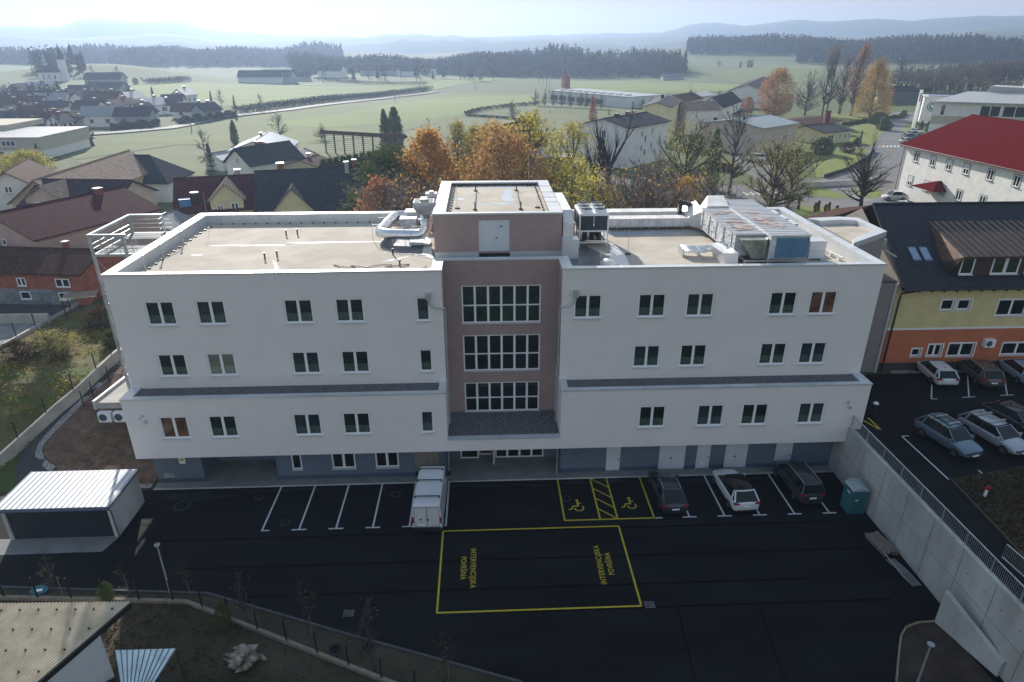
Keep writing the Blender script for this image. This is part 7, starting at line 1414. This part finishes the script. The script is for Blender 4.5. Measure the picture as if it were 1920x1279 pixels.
for k, lab, px, py, y, wk in (
 ('orange', 'broad bright orange tree behind the left end of the roof tower', 803, 250, 42, 1.15), ('green', 'dense green tree left of the bright orange tree', 730, 286, 44, 1.2), ('rust', 'small round rust red shrub tree at the left end of the tree row', 712, 340, 34, .8),
 ('brush', 'bare brown thicket in front of the green tree behind the roof', 748, 340, 31, 1.3), ('brush', 'bare thicket directly left of the roof tower hoods', 783, 350, 27, 1.2), ('greeny', 'tall pale green poplar right of the bright orange tree', 858, 230, 56, 1.), ('greeny', 'second pale green poplar behind the roof tower', 888, 238, 60, 1.1),
 ('gold', 'tree with a bright orange top behind the roof tower', 925, 236, 55, 1.0), ('goldorange', 'wide copper brown tree behind the middle of the roof tower', 950, 250, 42, 1.05), 
 ('yellow', 'slender yellow leaved tree behind the right part of the roof tower', 997, 216, 50, .95), ('yellow', 'sparse yellowish tree above the green hut roof', 1078, 232, 74, 1.1), ('baregrey', 'dark bare tree left of the white three storey house', 1052, 262, 70, 1.0), ('yellow', 'low yellow green tree right of the roof tower', 1080, 304, 44, 1.2),
 ('pollard', 'large black pollarded tree in front of the white three storey house', 1150, 226, 52, .55), ('pollard2', 'smaller pollarded trunk left of the large black pollard', 1118, 262, 58, .5), ('baregrey', 'grey bare tree in front of the white three storey house', 1195, 308, 42, 1.), ('baregrey', 'second grey bare tree beside the orange brown shrubs', 1240, 312, 38, 1.1), ('baregrey', 'reddish brown bare tree at the wall of the white three storey house', 1235, 285, 60, .7),
 ('gold', 'orange gold tree at the right end of the near tree row', 1290, 335, 40, .75), ('mossy', 'brown crowned tree between white house and beige house', 1297, 226, 68, .95), ('brush', 'brown brushwood left of the street', 1268, 338, 36, .9), ('brush', 'grey thicket behind the chiller', 1180, 320, 33, 1.3), ('brush', 'grey thicket behind the long white ducts', 1225, 345, 31, 1.2), ('yellow', 'low yellow leaved shrub above the chiller', 1110, 335, 34, 1.2),
 ('bare', 'bare dark tree before the beige two storey house', 1387, 208, 80, .9), ('mossy', 'wide round brushy tree beside the zebra crossing', 1463, 262, 60, 1.05), ('mossy', 'second brushy tree grown into the one beside the zebra crossing', 1497, 268, 64, .9), ('oak', 'wide dark bare tree left of the red roofed building', 1640, 262, 62, 1.0),
 ('column', 'dark slim cypress against the beige house wall', 1346, 244, 84, 1.), ('brush', 'brown hedge thicket beside the street corner', 1320, 330, 40, 1.2)): TY(k, lab, px, py, y, wk, group=G1)
for k, lab, px, pb, pt, wk in (
 ('goldorange', 'very large copper orange plane tree in the middle distance right', 1449, 226, 130, 1.0), ('tall', 'tallest bare tree right of the large copper orange tree', 1545, 218, 78, .75), ('tallrust', 'tall russet topped tree left of the golden willow', 1598, 218, 84, .8), ('tall', 'bare tree between the tallest bare tree and the russet one', 1572, 215, 100, .7), ('baregrey', 'bare brown tree behind the kindergarten pavilion', 1507, 216, 135, 1.), ('willow', 'golden weeping willow at the bend of the side road', 1630, 222, 118, 1.0),
 ('bare', 'large grey bare tree behind the golden willow', 1683, 172, 110, 1.1), ('ivy', 'left of two ivy covered trunks on the meadow', 724, 284, 206, .8), ('ivy', 'right of two ivy covered trunks on the meadow', 743, 285, 202, 1.2), ('ivy', 'ivy covered forked tree above the slate roofed houses', 442, 272, 226, 1.), ('bare', 'wide bare apple tree behind the white slate roofed house', 525, 262, 213, 1.25), ('bare', 'bare tree top rising behind the big dark spruce', 385, 290, 243, 1.),
 ('spruce', 'big dark spruce left of the white slate roofed house', 400, 334, 268, 1.2), ('fir', 'dark fir beside the school, left one', 52, 300, 272, 1.2), ('fir', 'dark fir beside the school, right one', 76, 306, 268, 1.25), ('larch', 'pink red conifer beside the pollarded row', 1110, 232, 182, .8), ('larch', 'thin reddish larch behind the long pale hall', 1057, 170, 128, .7),
 ('fir', 'dark rounded fir at the top of the village', 290, 196, 162, 1.2), ('fir', 'dark spruce beside the rightmost village house', 400, 210, 170, 1.), ('fir', 'dark fir by the village road', 443, 218, 178, .9), ('bare', 'bare birch right of the village firs', 490, 207, 176, .8), ('bare', 'bare tree beside the village spruce', 415, 200, 168, .8), ('baregrey', 'bushy bare trees on the meadow above the hayrack', 602, 262, 232, 1.3), ('baregrey', 'bare bush beside the village road start', 107, 272, 255, 1.2),
 ('bare', 'round bare tree on the hazy slope behind the village', 222, 148, 124, 1.), ('bare', 'hazy tree left of the slope farmhouse', 173, 140, 122, 1.), ('green', 'dark tree clump on the hazy slope above the bright field', 255, 158, 146, 1.4), ('green', 'round dark tree beside the white hamlet farmhouse', 798, 142, 114, 1.1), ('bare', 'large bare tree in the hamlet before the wood', 842, 140, 112, 1.2), ('rust', 'orange tree in the hamlet before the wood', 828, 138, 120, 1.3), ('baregrey', 'bare orchard trees right of the hamlet', 900, 152, 126, 1.1), ('baregrey', 'bare orchard tree above the bright field', 870, 148, 130, 1.),
 ('smallyellow', 'left golden yellow willow beside the white left edge house', 30, 332, 290, 1.15), ('smallyellow', 'right golden yellow willow beside the white left edge house', 62, 338, 284, 1.3), ('bush', 'large round evergreen bush on the lawn near the pavilion', 1541, 289, 259, 1.2), ('bush', 'front round clipped evergreen at the road bend', 1656, 244, 224, 1.3), ('bush', 'back round clipped evergreen at the road bend', 1646, 233, 211, 1.4), ('brownbush', 'round brown bush in the middle of the lawn', 1588, 286, 268, 1.2), ('bush', 'small clipped evergreen beside the dark wooden sculpture', 1606, 272, 258, .9),
 ('column', 'slim dark thuja left of the three beside the pylon', 1726, 246, 226, 1.5), ('column', 'slim dark thuja right of the three beside the pylon', 1738, 248, 226, 1.6), ('baregrey', 'bare reddish tree in front of the modern white building', 1790, 236, 202, .9), ('bare', 'bare tree before the yellow steep roofed house', 1292, 226, 168, .8), ('rust', 'pale reddish tree right of the white gabled house', 1400, 215, 182, 1.1), ('baregrey', 'small leafless tree on the fenced meadow', 963, 222, 188, 1.), ('bare', 'small tree by the right end of the pale hall', 1186, 208, 190, 1.), ('baregrey', 'purple bare tree right of the pale hall', 1203, 203, 181, .9), ('baregrey', 'purple bare tree left of the yellow steep roofed house', 1222, 202, 180, .9),
 ('green', 'dark leafy tree between the middle distance houses', 1355, 222, 206, 1.2), ('fir', 'dark pine by the pale hall yard', 1142, 216, 203, 1.4)): TG(k, lab, px, pb, pt, wk)
def ordn(i): return ('leftmost', 'second from left', 'third from left', 'fourth from left', 'fifth from left', 'sixth from left', 'seventh from left', 'eighth from left', 'ninth from left', 'tenth from left')[i]
for i, px in enumerate((1004, 1020, 1038, 1054, 1070, 1087, 1099, 1113, 1128)): TG('baregrey', ordn(i)+' in the row of pollarded trees before the pale hall', px, 198+i*.8, 167+i*1.0, .75, group='row of pollarded trees before the hall')
for i in range(9): p = PZ(700-i*9, 345-i*5, UPZ); q = PY(704-i*13, 283+i*2.6, 72); tree('column', ordn(i).replace('left', 'right')+' dark thuja in the tall hedge behind the slate roofed house', q.x, 72+i*.3, q.z-UPZ, 1.5, group='thuja hedge')
# near left garden shrubs, saplings and weeds
p = G(112, 668); tree('weedy', 'bushy yellow shrub glowing in the left garden', p.x, p.y, 2.4, 1.5); p = G(84, 655); tree('weedy', 'straggly yellow green shrub left of the glowing yellow shrub', p.x, p.y, 1.7, 1.5); p = G(35, 672); tree('brownbush', 'low olive brown shrub at the left frame edge of the garden', p.x, p.y, 1.6, 1.4); p = G(198, 610); tree('brownbush', 'dark shrub mass under the garden arbour', p.x, p.y, 1.8, 1.6); p = G(212, 650); tree('bush', 'green shrub at the end of the garden wall near the block', p.x, p.y, 1.5, .9)
p = G(262, 392); 
for i, (px, pb, pt) in enumerate(((112, 1121, 1040), (236, 1117, 1060), (352, 1128, 1050), (470, 1172, 1070), (578, 1195, 1085), (703, 1260, 1120), (833, 1279, 1180))):
    g = PZ(px, pb, 0); q = PY(px-8, pt, g.y); tree('sapling', ordn(i)+' of the thin young trees in the planting strip', g.x, g.y, max(2.5, q.z), .9, z=0, group='young trees in the planting strip'); t = thing('tree_stake', 'wooden stake beside the sapling '+ordn(i)+' in the planting strip', 'stake', (g.x+.25, g.y, 0), group='stakes of the young trees'); m = MB(); m.tube([(0, 0, -.1), (0, 0, 1.6)], .03, 6); m.build('pole', M['bark_grey'], t)
p = PZ(204, 1128, 0); tree('green', 'small dark green bush growing on the fence line at lower left', p.x, p.y, 1.4, .8, z=0, cat='bush', name='bush'); p = PZ(423, 1178, 0); tree('green', 'thin green bush on the fence line at bottom centre left', p.x, p.y, 1.8, .6, z=0, cat='bush', name='bush')
def hedge(label, pts, wd, ht, mat, n):
    t = thing('hedge', label, 'hedge', (pts[0][0], pts[0][1], H(*pts[0][:2]))); m = MB(); r = random.Random(len(label)); tot = [(Vector(a[:2]), Vector(b[:2])) for a, b in zip(pts, pts[1:])]
    for k in range(n):
        a, b = r.choices(tot, [max(.1, (b-a).length) for a, b in tot])[0]; p = a.lerp(b, r.random()); d = (b-a).normalized(); nn = Vector((-d.y, d.x)); p = p+nn*r.uniform(-wd/2, wd/2); z = H(p.x, p.y)+ht*r.random()**.6*(.8+.2*math.sin(p.x*.8+p.y)); leafquad(m, Vector((p.x, p.y, z)), .16*(1+ht*.2), r)
    m.build('foliage', mat, t, world=True); return t
Q = lambda l: [tuple(G(*p)) for p in l]
hedge('low clipped hedge along the lawn edge near the willow', Q([(1580, 236), (1640, 226)]), 1.2, 1.2, L['evergreen'], 4500); hedge('clipped hedge at the road junction right of the willow', Q([(1664, 224), (1688, 222), (1696, 214)]), 1.6, 1.4, L['evergreen'], 4000)
hedge('brown beech hedge at the street corner below the cypress', Q([(1322, 316), (1372, 322)]), 1.6, 1.8, L['brown'], 5000); hedge('long hedge along the village road', Q([(210, 244), (300, 237)]), 3, 2.4, L['needle'], 6000); hedge('dark hedge right of the village road gap', Q([(335, 234), (440, 219)]), 3, 2.6, L['needle'], 6000)
hedge('dark embankment scrub along the country road', Q([(445, 214), (560, 198), (640, 188), (740, 178), (805, 170)]), 7, 3.0, L['needle'], 16000); hedge('scrub row around the fenced meadow corner', Q([(872, 216), (900, 208), (960, 200), (1010, 196)]), 1.5, 1.6, L['wood_far'], 2500); hedge('lower scrub row of the fenced meadow', Q([(876, 218), (960, 224), (1010, 226)]), 1.5, 1.2, L['wood_far'], 1500)
hedge('dark scrub along the far hedge left of the hamlet', Q([(275, 158), (340, 154), (350, 152)]), 8, 3.5, L['wood_far'], 3000); hedge('low scrub line under the hamlet', Q([(590, 150), (680, 158), (800, 160)]), 6, 2.5, L['wood_far'], 4000)
hedge('dark hedge behind the side road houses', Q([(1690, 184), (1740, 182)]), 4, 4, L['needle'], 4000)
r = random.Random(77)
# woods far off: one mass of firs and leafless broadleaves
def wood(name, quads, n, hmin, hmax, conif=.6, mat=None):
    m = MB(); k = 0
    for pl in quads:
        xs = [p[0] for p in pl]; ys = [p[1] for p in pl]; c = 0; it = 0
        while c < n and it < n*40:
            it += 1; x, y = r.uniform(min(xs), max(xs)), r.uniform(min(ys), max(ys))
            if not inpoly(x, y, pl): continue
            c += 1; h = r.uniform(hmin, hmax)*(.88+.22*math.sin(x*.021+y*.013)*math.sin(x*.05+1)); z = H(x, y)-.5; R0 = h*r.uniform(.17, .27)
            if r.random() < conif:
                for L_ in range(3):
                    z0 = z+h*(.12+.27*L_); z1 = z+h*(.55+.225*L_); rr = R0*(1-.26*L_); a0 = r.random(); s = 6; m.add([(x+rr*(1 if j % 2 else .72)*math.cos(a0+j*6.283/s), y+rr*(1 if j % 2 else .72)*math.sin(a0+j*6.283/s), z0+r.uniform(-.4, .4)) for j in range(s)]+[(x, y, z1)], [(j, (j+1) % s, s) for j in range(s)])
            else:
                for j in range(34):
                    a, b = r.uniform(0, 6.28), r.uniform(-1, 1); q = r.random()**.4*h*.24; p = Vector((x+q*math.cos(a)*math.sqrt(1-b*b), y+q*math.sin(a)*math.sqrt(1-b*b), z+h*.62+q*b*1.5)); leafquad(m, p, h*.06, r)
                m.tube([(x, y, z), (x, y, z+h*.5)], [.3, .15], 3, cap=False)
    o = m.build(name, mat or L['wood_far']); o['kind'] = 'stuff'; return o
def band(pa, pb, d0, d1):
    a, b = az_of(pa), az_of(pb); return [(CAM.x+d*math.sin(R(t)), CAM.y+d*math.cos(R(t))) for t, d in [(a+(b-a)*i/8, d0) for i in range(9)]+[(b-(b-a)*i/8, d1) for i in range(9)]]
wood('distant_wood', [band(540, 1000, 640, 760), band(760, 1275, 625, 760)], 1710, 9, 19, .3)
wood('distant_wood', [band(-200, 330, 880, 1080), band(200, 640, 850, 1100)], 1710, 12, 19, .5)
wood('distant_wood', [band(1185, 1290, 640, 700)], 70, 10, 21, .8)
wood('distant_wood', [band(1290, 1700, 930, 1150), band(1500, 2050, 820, 1050)], 2090, 11, 21, .5)
wood('distant_wood', [band(1725, 2000, 400, 425)], 150, 6, 9, .0, L['scrub']); wood('distant_wood', [band(1690, 2050, 500, 560)], 420, 9, 13, .04, L['scrub'])
wood('distant_wood', [band(1345, 1420, 700, 712)], 10, 5, 9, .2)
wood('village_trees', [band(-60, 80, 330, 400)], 50, 5, 9, .2); wood('village_trees', [band(50, 145, 500, 560)], 34, 10, 17, .3); wood('village_trees', [band(0, 240, 330, 400)], 34, 5, 9, .3); wood('village_trees', [band(-60, 130, 210, 250)], 26, 4, 8, .3)
wood('scattered_trees', [band(560, 960, 520, 590)], 26, 8, 14, .2)
# poles, sculpture stumps, hut, lamps in the distance
for i, (px, pb, pt) in enumerate(((1010, 158, 140), (1018, 160, 137), (1025, 170, 140), (891, 168, 146), (741, 192, 166), (360, 247, 226), (1031, 166, 149))):
    g = G(px, pb); q = PY(px, pt, g.y); t = thing('utility_pole', ordn(i)+' listed wooden utility pole on the distant fields' if False else ('pole left of the larch behind the pale hall', 'tall pole left of the larch behind the pale hall', 'nearest pole before the pale hall corner', 'lone pole above the bright central field', 'lone pole beside the country road', 'wooden pole at the village road', 'short twin pole beside the larch')[i], 'utility pole', tuple(g), group='utility poles'); m = MB(); m.tube([(0, 0, -.5), (0, 0, q.z-g.z)], .14, 5); m.build('pole', M['bark_grey'], t)
for i, (px, pb, pt, lab) in enumerate(((1527, 398, 380, 'leftmost rusty stump post on the lawn behind the air handling unit'), (1533, 396, 376, 'second rusty stump post beside the leftmost one'), (1546, 401, 383, 'dark stump post in the middle of the lawn group'), (1553, 397, 379, 'tall rusty stump post right of the dark one'), (1568, 399, 385, 'rightmost stump post on the lawn'), (1496, 392, 362, 'tall rusty post left of the stump group'), (1611, 276, 245, 'dark carved wooden sculpture on the lawn beside the side road'))):
    g = PZ(px, pb, UPZ); q = PY(px, pt, g.y); t = thing('wooden_post', lab, 'sculpture', tuple(g), group='stump posts'); h = q.z-UPZ; m = MB(); m.tube([(0, 0, 0), (.05, 0, h*.3), (-.04, .03, h*.6), (.03, 0, h)], [.3, .24, .28, .2], 8); m.build('post', nm('rusty_wood%d' % i, (.09, .05, .03), .9, scale=5, col2=(.2, .09, .05)), t)
g = PZ(1050, 318, UPZ); t = thing('garden_hut', 'small green kiosk hut with flat white roof right of the roof tower', 'hut', (g.x, g.y+3, UPZ)); m = MB(); m.box(-3, 3, -2, 2, 0, 2.5); m.build('wall', nm('green_boards', (.04, .08, .05), .7), t); m = MB(); m.box(-3.4, 3.4, -2.4, 2.4, 2.5, 2.7); m.build('roof', M['foil'], t); m = MB(); m.box(-2.2, 2.2, -2.05, -2.002, .8, 2.); m.build('window', M['glass'], t)
for lab, px, pb, pt, arm in (('tall street lamp at the corner of the brown hedge', 1360, 335, 295, True), ('lamp post on the lawn beside the round evergreen', 1548, 290, 266, True), ('lamp post at the road bend beside the clipped evergreens', 1647, 248, 220, True)):
    g = PZ(px, pb, UPZ); q = PY(px, pt, g.y); lamp_post(lab, g.x, g.y, q.z-UPZ, UPZ, arm, 'street lamps behind the block')
for lab, px, py, ln_, rz, pnt in (('white van parked at the back wall of the beige house', 1415, 303, 4.6, 175, pw),): g = PZ(px, py, UPZ); car('parked_car', lab, (g.x, g.y, UPZ+.02), R(rz), ln_, 1.9, 1.9, 'mpv', pnt)
for i, (lab, px, py, pnt) in enumerate((('nearest of the four cars beside the red roof corner, white', 1700, 268, pw), ('second of the four cars beside the red roof corner, blue grey', 1705, 260, pbl), ('third of the four cars beside the red roof corner, pale blue', 1712, 255, plb), ('farthest of the four cars beside the red roof corner, silver', 1718, 250, psl))): g = PZ(px, py, UPZ); car('parked_car', lab, (g.x, g.y, UPZ+.02), R(8), 4.4, 1.8, 1.5, 'hatch', pnt)
g = PZ(1664, 375, UPZ); car('parked_car', 'white car parked under the wide bare tree near the red roofed building', (g.x+1, g.y, UPZ+.02), R(175), 4.1, 1.8, 1.6, 'hatch', pw); g = PZ(1690, 396, UPZ); car('parked_car', 'grey car half hidden behind the black tiled roof', (g.x, g.y+1, UPZ+.02), R(175), 4.3, 1.8, 1.5, 'hatch', psl)
g = G(147, 247); car('parked_car', 'tiny white car parked in front of the village house at the road', (g.x, g.y, g.z+.1), R(10), 4.4, 1.8, 1.5, 'hatch', pw)
t = thing('garden_fence', 'thin wire fence posts along the fenced meadow', 'fence', Q([(872, 216)])[0]); l = Q([(872, 216), (900, 208), (960, 200), (1010, 194), (1060, 182)])
for a, b in zip(l, l[1:]):
    a, b = Vector(a), Vector(b); n_ = int((b-a).length/7)
    for i in range(n_): p = a.lerp(b, i/n_); z = H(p.x, p.y); m = MB(); m.box(p.x-.1, p.x+.1, p.y-.1, p.y+.1, z-.2, z+1.8); m.build('post', M['bark_grey'], t, world=True)
for lab, l in (('grey bar fence between street and the near trees', [(1150, 352), (1230, 346), (1300, 352)]), ('dark mesh fence left of the zebra crossing', [(1255, 372), (1330, 386)])):
    wallrun('fence', lab, 'fence', [tuple(PZ(*p, UPZ))[:2] for p in l], .06, .1, M['black'], (2., 1.3))
# ---------------------------------------------------------------- haze
m = MB(); m.box(-2700, 2700, -1000, 3500, -60, 140); hz = m.build('haze', []); hz['kind'] = 'stuff'
hm = bpy.data.materials.new('haze_air'); hm.use_nodes = True; ht = hm.node_tree
for n_ in list(ht.nodes):
    if n_.type == 'BSDF_PRINCIPLED': ht.nodes.remove(n_)
pv = ht.nodes.new("ShaderNodeVolumePrincipled"); pv.inputs["Color"].default_value = (.44, .58, .83, 1); pv.inputs["Density"].default_value = .00036; pv.inputs["Anisotropy"].default_value = .5
ht.links.new(pv.outputs[0], ht.nodes["Material Output"].inputs["Volume"]); hz.data.materials.append(hm)
